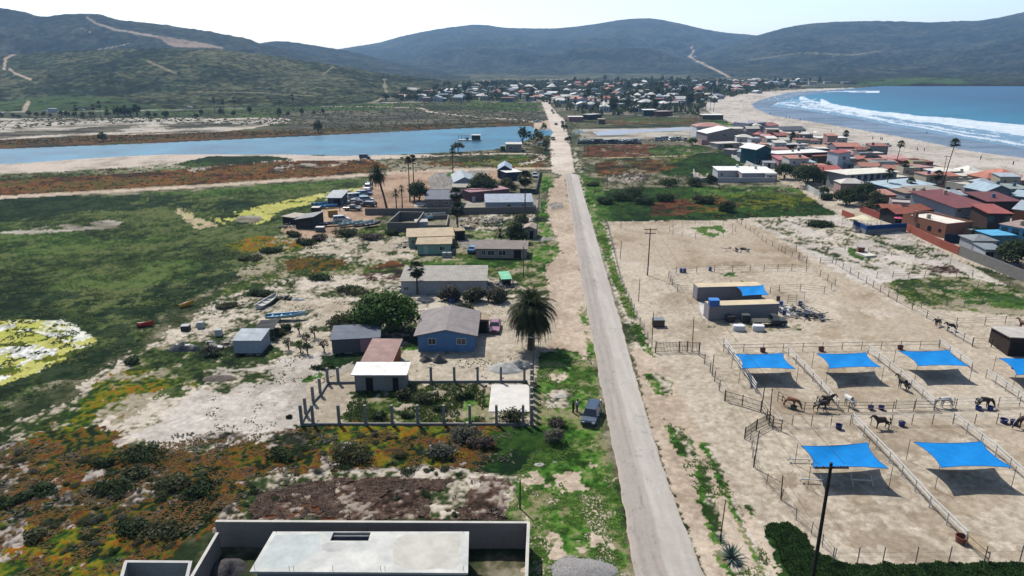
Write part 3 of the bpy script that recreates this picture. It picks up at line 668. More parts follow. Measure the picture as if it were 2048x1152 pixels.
# near scrub hill on the left
hill('near_hill', [(-900, 70), (-200, 95), (0, 112), (60, 108), (130, 103), (220, 99), (300, 97), (440, 99), (520, 108), (600, 120), (680, 132), (760, 146), (830, 155), (900, 163), (960, 168)],
     None, None, [(-900, 700), (0, 600), (300, 640), (600, 680), (800, 760), (960, 1000)], [(-900, 1300), (0, 1200), (400, 1150), (960, 1250)], 400, GC, .8, 1,
     [('poly', ['384a2a', '465a34'], [(-100, 215), (0, 185), (120, 175), (260, 195), (350, 208), (300, 222), (-100, 235)], .4),
      ('line', TR, [(0, 135), (12, 118), (40, 108), (85, 103), (140, 104)], 2.6), ('line', TR, [(12, 135), (20, 142), (45, 152)], 3.0),
      ('line', TR, [(0, 212), (10, 200), (22, 190)], 4),
      ('line', ['7d7760', '8a8468'], [(295, 122), (320, 132), (345, 142)], 2.6), ('line', ['262f22', '2e3626'], [(325, 132), (345, 123), (390, 115)], 1.6),
      ('line', ['262f22', '2e3626'], [(350, 168), (420, 172), (500, 172), (640, 180)], 1.5), ('line', ['6b6a50', '77745a'], [(380, 172), (500, 174), (620, 180)], 1.2),
      ('line', ['7d7760', '8d8870'], [(765, 152), (764, 168), (768, 178), (740, 190), (700, 200), (680, 205)], 3),
      ('line', ['7d7760', '8d8870'], [(640, 145), (665, 130)], 1.4),
      ('line', ['9c8c7a', '857a68'], [(210, 102), (260, 98), (290, 90)], 1.0)], rows=220, px_step=3)
# higher ridge behind it
hill('left_ridge', [(-900, -60), (-200, 0), (0, 13), (25, 17), (60, 21), (108, 36), (125, 31), (150, 28), (190, 27), (215, 27), (250, 40), (330, 48), (420, 62), (500, 77), (520, 86), (560, 96), (620, 112), (700, 130), (760, 140), (820, 150), (880, 160)],
     None, None, [(-900, 1200), (0, 1150), (900, 1400)], [(-900, 2300), (0, 2000), (500, 2100), (900, 2300)], 800, DC, .8, 2,
     [('line', ['8d8274', 'a09282'], [(205, 54), (215, 62), (250, 72), (320, 82), (400, 92), (450, 101)], 2.6),
      ('poly', ['93806e', 'a08c78'], [(330, 84), (400, 90), (455, 101), (360, 101), (340, 96)], .2),
      ('line', ['8d8274', 'a09282'], [(205, 103), (240, 99), (270, 93)], 1.0), ('line', ['8d8274', 'a09282'], [(185, 70), (200, 76)], 1.0)])
hill('middle_ridge', [(440, 120), (480, 100), (520, 87), (545, 83), (570, 82), (600, 86), (640, 92), (680, 99), (740, 112), (800, 125), (860, 138), (940, 150)],
     None, None, [(440, 1700), (940, 1700)], [(440, 2700), (940, 2700)], 800, DC, .7, 3)
# the broad mountain across the bay
hill('far_mountain', [(560, 130), (620, 112), (680, 98), (720, 92), (760, 86), (800, 74), (850, 63), (900, 55), (950, 49), (975, 50), (1000, 55), (1050, 57), (1110, 57), (1160, 52), (1200, 46), (1240, 39), (1280, 36), (1310, 38), (1350, 46), (1400, 58), (1440, 65), (1500, 70), (1560, 78), (1640, 90), (1800, 110)],
     None, None, [(560, 2300), (1100, 2100), (1800, 2300)], [(560, 4600), (1280, 4600), (1800, 4600)], 2500, DC, 1.0, 4,
     [('line', TR, [(1380, 100), (1385, 108), (1378, 114), (1395, 122), (1420, 130), (1440, 140), (1475, 152)], 1.8)], rows=220, gully=.45)
hill('right_mountain', [(1380, 112), (1440, 92), (1510, 70), (1560, 56), (1600, 48), (1650, 44), (1720, 42), (1790, 43), (1850, 45), (1900, 42), (1940, 42), (1980, 35), (2020, 25), (2048, 20), (2200, 0), (2600, -20), (3200, 60)],
     None, None, [(1380, 1900), (1600, 1700), (2048, 1500), (3200, 1700)], [(1380, 3600), (3200, 3000)], 1500, DC, .9, 5,
     [('line', ['6f6a55', '7f7862'], [(1500, 120), (1600, 108), (1700, 112), (1760, 105)], 1.2),
      ('line', TR, [(1378, 102), (1383, 112), (1400, 124), (1440, 138), (1475, 152), (1490, 155)], 2.2)], rows=200, gully=.4)
# headland with green field and dark cliff along the bay
hill('headland', [(1560, 163), (1640, 158), (1720, 154), (1800, 150), (1850, 149), (1950, 150), (1990, 149), (2048, 147), (2400, 146), (3200, 150)],
     None, None, [(1560, 1500), (1743, 1255), (1809, 1230), (3200, 1230)], [(1560, 1750), (3200, 1750)], 300, ['2b3428', '363f2e', '414a36'], .5, 6,
     [('poly', ['3c5030', '465a34'], [(1720, 158), (1800, 151), (1930, 151), (1960, 158), (1850, 162), (1740, 163)], .2),
      ('poly', ['28291f', '3d3a2e'], [(1800, 162), (1870, 157), (1920, 160), (1990, 156), (2100, 156), (2400, 156), (2400, 175), (1800, 175)], .2)], rows=60, power=.28, gully=.2)
# ================================================================ builders
rnd = random.Random(5)
WHITE = 'f2f0ea'
def wallm(c, kind=None): return mat('wall_' + c + (kind or ''), c, .9, .12, 1.3, .01, kind, spec=.15)
def roofm(c, kind=None): return mat('roof_' + c + (kind or ''), c, .75, .22, .7, .01, kind, spec=.2)
GLASS = mat('window_glass', '2a3138', .15, .3, 3, spec=.6)
WOOD = mat('weathered_wood', '6b5a48', .9, .3, 4, kind=None)
STEEL = mat('galvanised_steel', '7d7f80', .5, .2, 6, spec=.4)
DARKM = mat('dark_metal', '2c2826', .6, .3, 6)
DOORSHADE = mat('painted_door_shade', '15130f', .95, .2, 2)  # near-black panel colour: the shade inside an open doorway, painted on
def frame(fl, fr, z=0):
    a = G(fl[0], fl[1], z); b = G(fr[0], fr[1], z)
    return Vector((a.x, a.y, 0)), math.atan2(b.y - a.y, b.x - a.x), (b - a).length
def opening(nm, m, parent, side, W, D, u, z0, w, h, fm=None):
    mb = MB(); fb = MB(); t = .06
    if side == 'f': x = u * W; mb.box(x - w / 2, x + w / 2, -.03, .05, z0, z0 + h); fr = [(x - w / 2 - t, x + w / 2 + t, -.07, -.031, z0 - t, z0), (x - w / 2 - t, x + w / 2 + t, -.07, -.031, z0 + h, z0 + h + t), (x - w / 2 - t, x - w / 2, -.07, -.031, z0, z0 + h), (x + w / 2, x + w / 2 + t, -.07, -.031, z0, z0 + h), (x - .025, x + .025, -.07, -.031, z0, z0 + h)]
    else:
        y = u * D; s = (W - .05, W + .03) if side == 'r' else (-.03, .05); mb.box(s[0], s[1], y - w / 2, y + w / 2, z0, z0 + h)
        e = (W + .031, W + .07) if side == 'r' else (-.07, -.031); fr = [(e[0], e[1], y - w / 2 - t, y + w / 2 + t, z0 - t, z0), (e[0], e[1], y - w / 2 - t, y + w / 2 + t, z0 + h, z0 + h + t), (e[0], e[1], y - w / 2 - t, y - w / 2, z0, z0 + h), (e[0], e[1], y + w / 2, y + w / 2 + t, z0, z0 + h)]
    o = mb.build(nm, m, parent)
    if fm:
        for q in fr: fb.box(*q)
        fb.build('frame', fm, o)
    return o
def roof_mesh(rt, W, D, h, rh, ov, th=.14):
    mb = MB(); x0, x1, y0, y1 = -ov, W + ov, -ov, D + ov
    def slab(q):   # quad (top) thickened downwards
        n = len(q); mb.add([(x, y, z) for x, y, z in q] + [(x, y, z - th) for x, y, z in q], [tuple(range(n)), tuple(range(n, 2 * n))[::-1]] + [(i, i + n, (i + 1) % n + n, (i + 1) % n) for i in range(n)])
    e = h + th
    if rt == 'flat': slab([(x0, y0, e), (x1, y0, e), (x1, y1, e), (x0, y1, e)])
    elif rt == 'parapet':
        mb.box(.2, W - .2, .2, D - .2, h - .5, h - .4)
    elif rt == 'shedf': slab([(x0, y0, e), (x1, y0, e), (x1, y1, e + rh), (x0, y1, e + rh)])
    elif rt == 'shedb': slab([(x0, y0, e + rh), (x1, y0, e + rh), (x1, y1, e), (x0, y1, e)])
    elif rt == 'shedr': slab([(x0, y0, e + rh), (x1, y0, e), (x1, y1, e), (x0, y1, e + rh)])
    elif rt == 'shedl': slab([(x0, y0, e), (x1, y0, e + rh), (x1, y1, e + rh), (x0, y1, e)])
    elif rt == 'gablex':
        ym = D / 2; slab([(x0, y0, e), (x1, y0, e), (x1, ym, e + rh), (x0, ym, e + rh)]); slab([(x0, ym, e + rh), (x1, ym, e + rh), (x1, y1, e), (x0, y1, e)])
    elif rt == 'gabley':
        xm = W / 2; slab([(x0, y0, e), (xm, y0, e + rh), (xm, y1, e + rh), (x0, y1, e)]); slab([(xm, y0, e + rh), (x1, y0, e), (x1, y1, e), (xm, y1, e + rh)])
    elif rt == 'hip':
        k = min(W, D) / 2
        if W >= D: a, b = (k, D / 2, e + rh), (W - k, D / 2, e + rh)
        else: a, b = (W / 2, k, e + rh), (W / 2, D - k, e + rh)
        v = [(x0, y0, e), (x1, y0, e), (x1, y1, e), (x0, y1, e), a, b, (x0, y0, e - th), (x1, y0, e - th), (x1, y1, e - th), (x0, y1, e - th)]
        if W >= D: f = [(0, 1, 5, 4), (1, 2, 5), (2, 3, 4, 5), (3, 0, 4)]
        else: f = [(0, 1, 4), (1, 2, 5, 4), (2, 3, 5), (3, 0, 4, 5)]
        mb.add(v, f + [(0, 6, 7, 1), (1, 7, 8, 2), (2, 8, 9, 3), (3, 9, 6, 0), (9, 8, 7, 6)])
    return mb
def wall_mesh(rt, W, D, h, rh):
    mb = MB()
    if rt in ('gabley',): mb.prism([(0, 0), (W, 0), (W, h), (W / 2, h + rh - .02), (0, h)], 0, D)
    elif rt == 'shedl': mb.prism([(0, 0), (W, 0), (W, h + rh - .02), (0, h)], 0, D)
    elif rt == 'shedr': mb.prism([(0, 0), (W, 0), (W, h), (0, h + rh - .02)], 0, D)
    elif rt in ('gablex', 'shedf', 'shedb'):
        o = {'gablex': [(0, 0), (D, 0), (D, h), (D / 2, h + rh - .02), (0, h)], 'shedf': [(0, 0), (D, 0), (D, h + rh - .02), (0, h)], 'shedb': [(0, 0), (D, 0), (D, h), (0, h + rh - .02)]}[rt]
        n = len(o); mb.add([(0, y, z) for y, z in o] + [(W, y, z) for y, z in o], [tuple(range(n))[::-1], tuple(range(n, 2 * n))] + [(i, (i + 1) % n, (i + 1) % n + n, i + n) for i in range(n)])
    elif rt == 'parapet':
        t = .2
        mb.box(0, W, 0, t, 0, h); mb.box(0, W, D - t, D, 0, h); mb.box(0, t, t, D - t, 0, h); mb.box(W - t, W, t, D - t, 0, h)
    else: mb.box(0, W, 0, D, 0, h)
    return mb
HOUSES = []
def bld(name, label, cat, fl, fr, D, h, wc, rc, rt='flat', rh=1.0, ov=.35, z=0, wins=(), doors=(), group=None, wk=None, rk=None, fm=WHITE, base_z=0, chim=None, extra=None):
    "fl, fr: photograph positions of the front corners at height z"
    p, a, W = frame(fl, fr, z)
    t = empty(name, (p.x, p.y, base_z), a); tag(t, label, cat, group)
    HOUSES.append((t, W, D, h, rt, rh))
    wall_mesh(rt, W, D, h, rh).build('wall', wallm(wc, wk), t)
    rf = roof_mesh(rt, W, D, h, rh, ov).build('roof', roofm(rc, rk), t)
    if rt == 'parapet':
        pc = MB(); pc.box(-.03, W + .03, -.03, .23, h, h + .05); pc.box(-.03, W + .03, D - .23, D + .03, h, h + .05); pc.box(-.03, .23, .23, D - .23, h, h + .05); pc.box(W - .23, W + .03, .23, D - .23, h, h + .05)
        pc.build('coping', wallm(wc), t)
    if chim:
        cx, cy, cw, ch = chim; MB().box(cx * W - cw, cx * W + cw, cy * D - cw, cy * D + cw, h - .3, h + ch).build('chimney', wallm(wc), rf)
    fmm = mat('trim_' + fm, fm, .6, .05) if fm else None
    for q in wins:
        u, z0, w_, h_ = q[:4]; sd = q[4] if len(q) > 4 else 'f'
        opening('window', GLASS, t, sd, W, D, u, z0, w_, h_, fmm)
    for q in doors:
        u, w_, h_ = q[:3]; sd = q[3] if len(q) > 3 else 'f'; c = q[4] if len(q) > 4 else None
        opening('door', mat('door_' + c, c, .6, .1) if c else DOORSHADE, t, sd, W, D, u, .02, w_, h_)  # without a colour: a dark panel painted as doorway shade, no door leaf
    if extra: extra(t, W, D, h)
    return t
def nwin(n, z0, w, h, lo=.12, hi=.88, side='f'): return [(lo + (hi - lo) * (i / (n - 1) if n > 1 else .5), z0, w, h, side) for i in range(n)]

# ---- foliage
def leafm(name, c, c2, var=.25):
    if name in MATS: return MATS[name]
    m = mat(name, c, .75, var, 1.1, 0, None, c2, spec=.12); n = m.node_tree.nodes; l = m.node_tree.links; b = n['Principled BSDF']
    tr = n.new('ShaderNodeBsdfTranslucent'); ad = n.new('ShaderNodeMixShader'); ad.inputs[0].default_value = .38
    l.new(b.inputs['Base Color'].links[0].from_socket, tr.inputs[0]); l.new(b.outputs[0], ad.inputs[1]); l.new(tr.outputs[0], ad.inputs[2]); l.new(ad.outputs[0], n['Material Output'].inputs[0]); return m
def leaf_cloud(rg, clumps, n, size, aspect=1.0, hang=0):
    "clumps: list of (centre, radii); leaf faces scattered through each clump, denser outside"
    vol = [max(.02, r[0] * r[1] * r[2]) ** .67 for c, r in clumps]; tot = sum(vol); V = []; Fc = []
    for (c, r), v in zip(clumps, vol):
        k = max(8, int(n * v / tot))
        for _ in range(k):
            d = Vector((rg.gauss(0, 1), rg.gauss(0, 1), rg.gauss(0, 1))).normalized(); q = rg.random() ** .35 * (.88 + .24 * rg.random())
            p = Vector((c[0] + d.x * r[0] * q, c[1] + d.y * r[1] * q, c[2] + d.z * r[2] * q))
            nrm = (d * 1.2 + Vector((rg.gauss(0, .6), rg.gauss(0, .6), rg.gauss(0, .6) + .35))).normalized()
            a = nrm.orthogonal().normalized(); b = nrm.cross(a); th = rg.random() * 6.28
            a, b = a * math.cos(th) + b * math.sin(th), b * math.cos(th) - a * math.sin(th)
            s = size * (.6 + .8 * rg.random()); i = len(V)
            V += [tuple(p + a * s * .6), tuple(p + b * s * .5 * aspect), tuple(p - a * s * .6), tuple(p - b * s * .5 * aspect - nrm * s * .15)]
            Fc.append((i, i + 1, i + 2, i + 3))
    return V, Fc
def bush_clumps(rg, w, d, h, k, z0=0.0):
    out = []
    for i in range(k):
        a = rg.random() * 6.283; q = rg.random() ** .6; r = (.28 + .2 * rg.random())
        x = math.cos(a) * w * .5 * q * .75; y = math.sin(a) * d * .5 * q * .75
        zc = z0 + h * (.3 + .45 * rg.random() * (1 - q * .6)); out.append(((x, y, zc), (w * r * .75, d * r * .75, h * r * .95)))
    return out
def bush(name, label, cat, loc, w, d, h, m, seed, n=700, size=.22, group=None, k=9, stem=True):
    rg = random.Random(seed); t = empty(name, loc); tag(t, label, cat, group)
    V, Fc = leaf_cloud(rg, bush_clumps(rg, w, d, h, k), n, size); mb = MB(); mb.v = V; mb.f = Fc; mb.build('foliage', m, t)
    if stem:
        mb = MB()
        for i in range(5):
            a = rg.random() * 6.28; mb.tube([(0, 0, -.1), (math.cos(a) * w * .12, math.sin(a) * d * .12, h * .3), (math.cos(a) * w * .26, math.sin(a) * d * .26, h * .6)], [.05 * h ** .5, .035, .015], 5)
        mb.build('stem', WOOD, t)
    return t
BARK = mat('bark', '5b4a3b', .95, .35, 5, .02)
def tree(label, loc, w, h, m, seed, n=1500, size=.3, group=None, k=14, crown0=.35, cat='tree', d=None, name=None):
    name = name or cat
    rg = random.Random(seed); t = empty(name, loc); tag(t, label, cat, group); d = d or w
    cl = []
    for i in range(k):
        a = i * 2.4 + rg.random(); q = math.sqrt((i + .5) / k); zz = crown0 + (1 - crown0) * (.32 + .5 * (1 - q * q) * rg.uniform(.55, 1.1)); r = rg.uniform(.2, .3)
        cl.append(((math.cos(a) * w * .36 * q, math.sin(a) * d * .36 * q, h * zz), (w * r * .8, d * r * .8, h * (1 - crown0) * r * 1.05)))
    V, Fc = leaf_cloud(rg, cl, n, size); mb = MB(); mb.v = V; mb.f = Fc; mb.build('crown', m, t)
    mb = MB(); tr = .035 * h + .04; mb.tube([(0, 0, -.2), (.03 * h, 0, h * crown0 * .6), (.02 * h, .02 * h, h * (crown0 + .15))], [tr, tr * .8, tr * .5], 8)
    for i in range(6):
        c = cl[(i * 2) % k][0]; mb.tube([(.02 * h, .01 * h, h * crown0 * .7), (c[0] * .5, c[1] * .5, h * crown0 + (c[2] - h * crown0) * .45), (c[0] * .9, c[1] * .9, c[2])], [tr * .5, tr * .3, tr * .12], 5)
    mb.build('trunk', BARK, t)
    return t
FROND = leafm('date_palm_frond', '25321b', '4c5a2e'); FAN = leafm('fan_palm_frond', '263320', '46552e'); DEAD = mat('dead_frond', '6e5a3e', .9, .3, 3)
PTRUNK = mat('palm_trunk', '5f5243', .95, .3, 3, .03)
def frond(mb, base, az, el, L, droop, lw, n=16):
    "a feather frond: arching rachis with hanging leaflets on both sides"
    p = Vector(base); d = Vector((math.cos(az) * math.cos(el), math.sin(az) * math.cos(el), math.sin(el))); pts = [p.copy()]; st = L / n
    sd = Vector((-math.sin(az), math.cos(az), 0))
    for i in range(n):
        d = (d + Vector((0, 0, -droop * (i + 2) / n))).normalized(); p = p + d * st; pts.append(p.copy())
        if i > 1:
            q = (i / n); ll = lw * (math.sin(min(1, q * 1.15 + .12) * math.pi) ** .6 + .12)
            for s in (-1, 1):
                up = sd.cross(d) * s
                tip = p + sd * s * ll * .8 + d * ll * .55 + Vector((0, 0, -ll * .35)); w2 = st * .42
                k = len(mb.v); mb.v += [tuple(p - d * w2), tuple(p + d * w2), tuple(tip)]; mb.f.append((k, k + 1, k + 2))
    for i in range(n):
        a, b = pts[i], pts[i + 1]; r = .05 * (1 - i / n) + .01; k = len(mb.v)
        mb.v += [tuple(a - sd * r), tuple(a + sd * r), tuple(b + sd * r * .9), tuple(b - sd * r * .9)]; mb.f.append((k, k + 1, k + 2, k + 3))
def date_palm(label, loc, th, R_, seed, n=90, name='date_palm', lean=(0, 0), group=None, fr=True, lw=.55, tr=.38):
    rg = random.Random(seed); t = empty(name, loc); tag(t, label, 'palm tree', group)
    top = Vector((lean[0], lean[1], th)); MB().tube([(0, 0, -.2), (lean[0] * .3, lean[1] * .3, th * .35), (lean[0] * .65, lean[1] * .65, th * .7), top], [tr * 1.25, tr, tr * .95, tr * 1.3], 10).build('trunk', PTRUNK, t)
    mb = MB()
    for i in range(n):
        q = i / n; el = R(82 - 118 * q + rg.uniform(-8, 8)); az = i * 2.39996 + rg.uniform(-.15, .15); L = R_ * rg.uniform(.88, 1.08) * (1.05 if q > .2 else .85)
        frond(mb, top + Vector((0, 0, .25 * (1 - q))), az, el, L, .16 + .14 * math.cos(el), lw * (R_ / 4.5) ** .5, 22 if R_ > 3.5 else 12)
    mb.build('crown', FROND, t)
    if fr:
        mb = MB()
        for i in range(7):
            a = i * .9 + 1; mb.tube([top, top + Vector((math.cos(a) * .5, math.sin(a) * .5, .1)), top + Vector((math.cos(a) * .9, math.sin(a) * .9, -.45))], [.06, .1, .2], 5)
        mb.build('fruit', mat('date_fruit', 'a8622a', .7, .2), t)
    return t
def fan_palm(label, loc, th, R_, seed, name='fan_palm', lean=(0, 0), skirt=True, n=34, group=None, tr=.16):
    rg = random.Random(seed); t = empty(name, loc); tag(t, label, 'palm tree', group); top = Vector((lean[0], lean[1], th))
    MB().tube([(0, 0, -.2), (lean[0] * .2, lean[1] * .2, th * .3), (lean[0] * .55, lean[1] * .55, th * .65), top], [tr * 1.5, tr * 1.1, tr * .9, tr * .85], 8).build('trunk', PTRUNK, t)
    def fans(k, e0, e1, rad, mm, nm):
        mb = MB()
        for i in range(k):
            q = i / k; el = R(e0 + (e1 - e0) * q + rg.uniform(-8, 8)); az = i * 2.4 + rg.uniform(-.2, .2); d = Vector((math.cos(az) * math.cos(el), math.sin(az) * math.cos(el), math.sin(el)))
            st = top + d * rad * .05; c = top + d * rad * .5 * rg.uniform(.8, 1.1); sd = Vector((-math.sin(az), math.cos(az), 0)); up = sd.cross(d)
            mb.tube([st, c], [.025, .02], 4, False)
            for j in range(9):
                a = (j - 4) * .32; dd = d * math.cos(a) + sd * math.sin(a); L = rad * .55 * (1 - .05 * abs(j - 4)); tip = c + dd * L + Vector((0, 0, -L * .28)) ; k0 = len(mb.v)
                n1 = (sd * math.cos(a) - d * math.sin(a)) * L * .13; m1 = c + dd * L * .55
                mb.v += [tuple(c), tuple(m1 + n1), tuple(tip), tuple(m1 - n1)]; mb.f.append((k0, k0 + 1, k0 + 2, k0 + 3))
        return mb.build(nm, mm, t)
    fans(n, 85, -35, R_, FAN, 'crown')
    if skirt: fans(int(n * .6), -40, -82, R_ * .85, DEAD, 'dead_skirt')
    return t

# ---- vehicles (length along +X, wheels on z=0)
TYRE = mat('tyre', '1c1c1c', .9, .2); RIM = mat('wheel_rim', '9a9ca0', .35, .1, metal=.6)
CARW = mat('car_window', '10151b', .08, .1, spec=.8); LAMP = mat('headlight_glass', 'd8dadc', .15, .05, spec=.8); TAIL = mat('tail_light', '9a1f1a', .3, .1)
def car(label, px, py, hd, kind, colr, cat='car', group=None, L=None, name=None, s=1.0, detail=True):
    paint = mat('paint_' + colr, colr, .28, .04, 2, spec=.6, metal=.15)
    spec = {'suv': (4.6, 1.85, 1.72, [(-2.3, .45), (-2.32, .95), (-2.2, 1.08), (1.0, 1.05), (1.35, 1.02), (2.15, .88), (2.3, .72), (2.3, .4)], (-2.24, -2.0, .6, 1.35)),
            'sedan': (4.5, 1.75, 1.42, [(-2.25, .4), (-2.27, .85), (-2.15, .98), (.9, .92), (1.2, .9), (2.1, .76), (2.25, .62), (2.25, .35)], (-1.6, -.95, .25, .95)),
            'van': (4.9, 1.95, 2.1, [(-2.45, .45), (-2.47, 1.15), (-2.4, 1.2), (1.5, 1.15), (1.7, 1.1), (2.3, .9), (2.45, .7), (2.45, .4)], (-2.4, -2.3, 1.0, 1.65)),
            'pickup': (5.3, 1.9, 1.8, [(-2.65, .5), (-2.67, 1.05), (-.75, 1.05), (-.7, 1.05), (1.1, 1.08), (1.3, 1.06), (2.45, .95), (2.62, .8), (2.62, .45)], (-.7, -.55, .65, 1.25))}[kind]
    LL_, Wd, Ht, prof, (cx0, cx1, cx2, cx3) = spec
    t = empty(name or {'suv': 'suv', 'sedan': 'sedan', 'van': 'van', 'pickup': 'pickup_truck'}[kind], G(px, py), R(hd)); tag(t, label, cat, group); t.scale = (s, s, s)
    b = MB(); hw = Wd / 2; n = len(prof)
    rings = []
    for (y, sh) in ((-hw, .93), (-hw * .93, 1.0), (hw * .93, 1.0), (hw, .93)):
        rings.append([(x * (sh * .5 + .5) if abs(x) > 2 else x, y, z if z < .6 else z * (.97 if abs(y) > hw * .95 else 1)) for x, z in prof])
    b.loft(rings); body = b.build('body', paint, t)
    bz = prof[3][1] - .03; ins = .22
    c = MB(); q = [(cx0, bz), (cx1, Ht), (cx2, Ht), (cx3, bz)]
    vs = []
    for x, z in q: k = hw * .95 if z < Ht else hw * .95 - ins; vs += [(x, -k, z), (x, k, z)]
    c.add(vs, [(0, 2, 4, 6), (1, 7, 5, 3), (0, 1, 3, 2), (4, 5, 7, 6)]); c.build('window', CARW, t)
    r = MB(); k = hw * .95 - ins; r.loft([[(cx1 - .06, -k - .03, Ht - .02), (cx2 + .06, -k - .03, Ht - .02), (cx2 + .06, k + .03, Ht - .02), (cx1 - .06, k + .03, Ht - .02)], [(cx1 + .05, -k + .08, Ht + .05), (cx2 - .08, -k + .08, Ht + .05), (cx2 - .08, k - .08, Ht + .05), (cx1 + .05, k - .08, Ht + .05)]])
    for sgn in (-1, 1):
        for x in ([cx1 + (cx2 - cx1) * .35] if kind != 'pickup' else []) + []: r.tube([(x, sgn * (hw * .955), bz), (x, sgn * (k + .02), Ht)], .05, 4)
        r.tube([(cx3, sgn * hw * .93, bz), (cx2, sgn * (k + .01), Ht)], .05, 4); r.tube([(cx0, sgn * hw * .93, bz), (cx1, sgn * (k + .01), Ht)], .07, 4)
    r.build('roof', paint, t)
    if kind == 'pickup':
        MB().box(-2.55, -.8, -hw * .82, hw * .82, 1.052, 1.062).build('cargo_bed', DARKM, t)
    wr = .36 if kind != 'sedan' else .32; wm = None
    for x in (-LL_ / 2 + .85, LL_ / 2 - .85):
        for y in (-1, 1):
            o = MB().tube([(0, -.12, 0), (0, .12, 0)], wr, 14).build('wheel', TYRE, t, (x, y * (hw - .08), wr)) if wm is None else link('wheel', wm, None, t, (x, y * (hw - .08), wr))
            wm = o.data
            if detail: MB().tube([(0, .121 * y, 0), (0, .14 * y, 0)], wr * .6, 10).build('rim', RIM, o)
    for y in (-1, 1):
        MB().box(LL_ / 2 - .14, LL_ / 2 + .02, y * hw * .68 - .18, y * hw * .68 + .18, .62, .78).build('headlight', LAMP, t)
        MB().box(-LL_ / 2 - .03, -LL_ / 2 + .1, y * hw * .78 - .1, y * hw * .78 + .1, .75, .98).build('tail_light', TAIL, t)
    if detail:
        MB().box(LL_ / 2 - .05, LL_ / 2 + .025, -hw * .42, hw * .42, .5, .7).build('grille', DARKM, t)
        for y in (-1, 1): MB().box(cx3 - .35, cx3 - .15, y * (hw + .02), y * (hw + .2), bz + .03, bz + .2).build('side_mirror', paint, t)
    return t

# ---- boats
def boat(label, px, py, hd, L, W, hull, inner, name='skiff', group=None, z=.1, motor=False, tilt=0):
    t = empty(name, G(px, py) + Vector((0, 0, z)), R(hd)); tag(t, label, 'boat', group)
    n = 14; out = []; inn = []
    for i in range(n):
        q = i / (n - 1); x = L * (q - .5); b = W / 2 * min(1, (1 - q ** 3.2) * 1.02 + .03) * (.86 + .14 * min(1, q * 5)); sh = .62 + .45 * q ** 3; kz = .0 + .35 * q ** 5
        rg_ = [(x, -b, sh), (x, -b * .88, sh * .5 + kz * .4), (x, -b * .55, .08 + kz * .9), (x, 0, kz), (x, b * .55, .08 + kz * .9), (x, b * .88, sh * .5 + kz * .4), (x, b, sh)]
        out.append(rg_)
        inn.append([(x * .97, -b * .9 + (.0), sh - .01), (x * .97, -b * .78, sh * .5 + kz * .5), (x * .97, -b * .5, .2 + kz), (x * .97, 0, .18 + kz), (x * .97, b * .5, .2 + kz), (x * .97, b * .78, sh * .5 + kz * .5), (x * .97, b * .9, sh - .01)])
    h = MB(); h.loft([r[::-1] for r in out], closed=False); k = len(h.v); h.f = [f for f in h.f]
    for e, sgn in ((0, 1), (6, -1)):
        for i in range(n - 1):
            a, b_ = out[i][e], out[i + 1][e]; c, d = inn[i + 1][e], inn[i][e]; h.add([a, b_, c, d], [(0, 1, 2, 3)])
    h.add(out[0], [tuple(range(7))]); h.build('hull', mat('hull_' + hull, hull, .4, .12, 1.2, spec=.5), t, smooth=False)
    im = mat('deck_' + inner, inner, .6, .15, 1.5)
    d = MB(); d.loft(inn, closed=False); d.add(inn[0], [tuple(range(7))[::-1]]); d.build('deck', im, t)
    for q in (.18, .4, .62):
        i = int(q * (n - 1)); b = abs(inn[i][1][1]) ; x = inn[i][0][0]; MB().box(x - .14, x + .14, -b, b, .4, .45).build('thwart', im, t)
    if motor: MB().box(-L / 2 - .3, -L / 2 - .03, -.16, .16, .35, .95).build('outboard_motor', DARKM, t)
    return t

# ---- fences
def path_pts(px_pts):
    return [G(*p) for p in px_pts]
def fence(label, pts, spacing, h, rails, m, pm=None, r=.05, name='fence', cat='fence', group=None, world=False, square=False, rr=.03, pickets=0, pw=.03, top_jit=0, closed=False, flat=False):
    P = pts if world else path_pts(pts)
    if closed: P = P + [P[0]]
    t = empty(name, P[0]); tag(t, label, cat, group); pm = pm or m; O = P[0]; rg = random.Random(int(P[0].x * 7) & 999)
    posts = []
    for i in range(len(P) - 1):
        L = (P[i + 1] - P[i]).length; k = max(1, round(L / spacing))
        for j in range(k): posts.append(P[i].lerp(P[i + 1], j / k) - O)
    if not closed: posts.append(P[-1] - O)
    me = MB(); me = (me.box(-r, r, -r, r, -.1, h + .08) if square else me.tube([(0, 0, -.1), (0, 0, h + .08)], r, 6)).mesh('post', pm)
    for p in posts[:100]:
        o = link('post', me, None, t, p); o.rotation_euler = (rg.uniform(-1, 1) * top_jit, rg.uniform(-1, 1) * top_jit, 0)
    loop = posts + ([posts[0]] if closed else [])
    for z in rails:
        mb = MB()
        for a, b in zip(loop[:-1], loop[1:]):
            za = Vector((0, 0, z))
            if flat:
                d = (b - a).normalized(); n = Vector((-d.y, d.x, 0)) * .025; u = Vector((0, 0, rr))
                mb.add([a + za - n - u, b + za - n - u, b + za + n - u, a + za + n - u, a + za - n + u, b + za - n + u, b + za + n + u, a + za + n + u], [(0, 3, 2, 1), (4, 5, 6, 7), (0, 1, 5, 4), (1, 2, 6, 5), (2, 3, 7, 6), (3, 0, 4, 7)])
            else: mb.tube([a + za, b + za], rr, 4, False)
        mb.build('rail', m, t)
    if pickets:
        mb = MB()
        for a, b in zip(loop[:-1], loop[1:]):
            L = (b - a).length; k = int(L / pickets)
            for j in range(1, k): q = a.lerp(b, j / k); mb.tube([q + Vector((0, 0, .1)), q + Vector((0, 0, h))], pw, 4, False)
        mb.build('picket_panel', m, t)
    return t
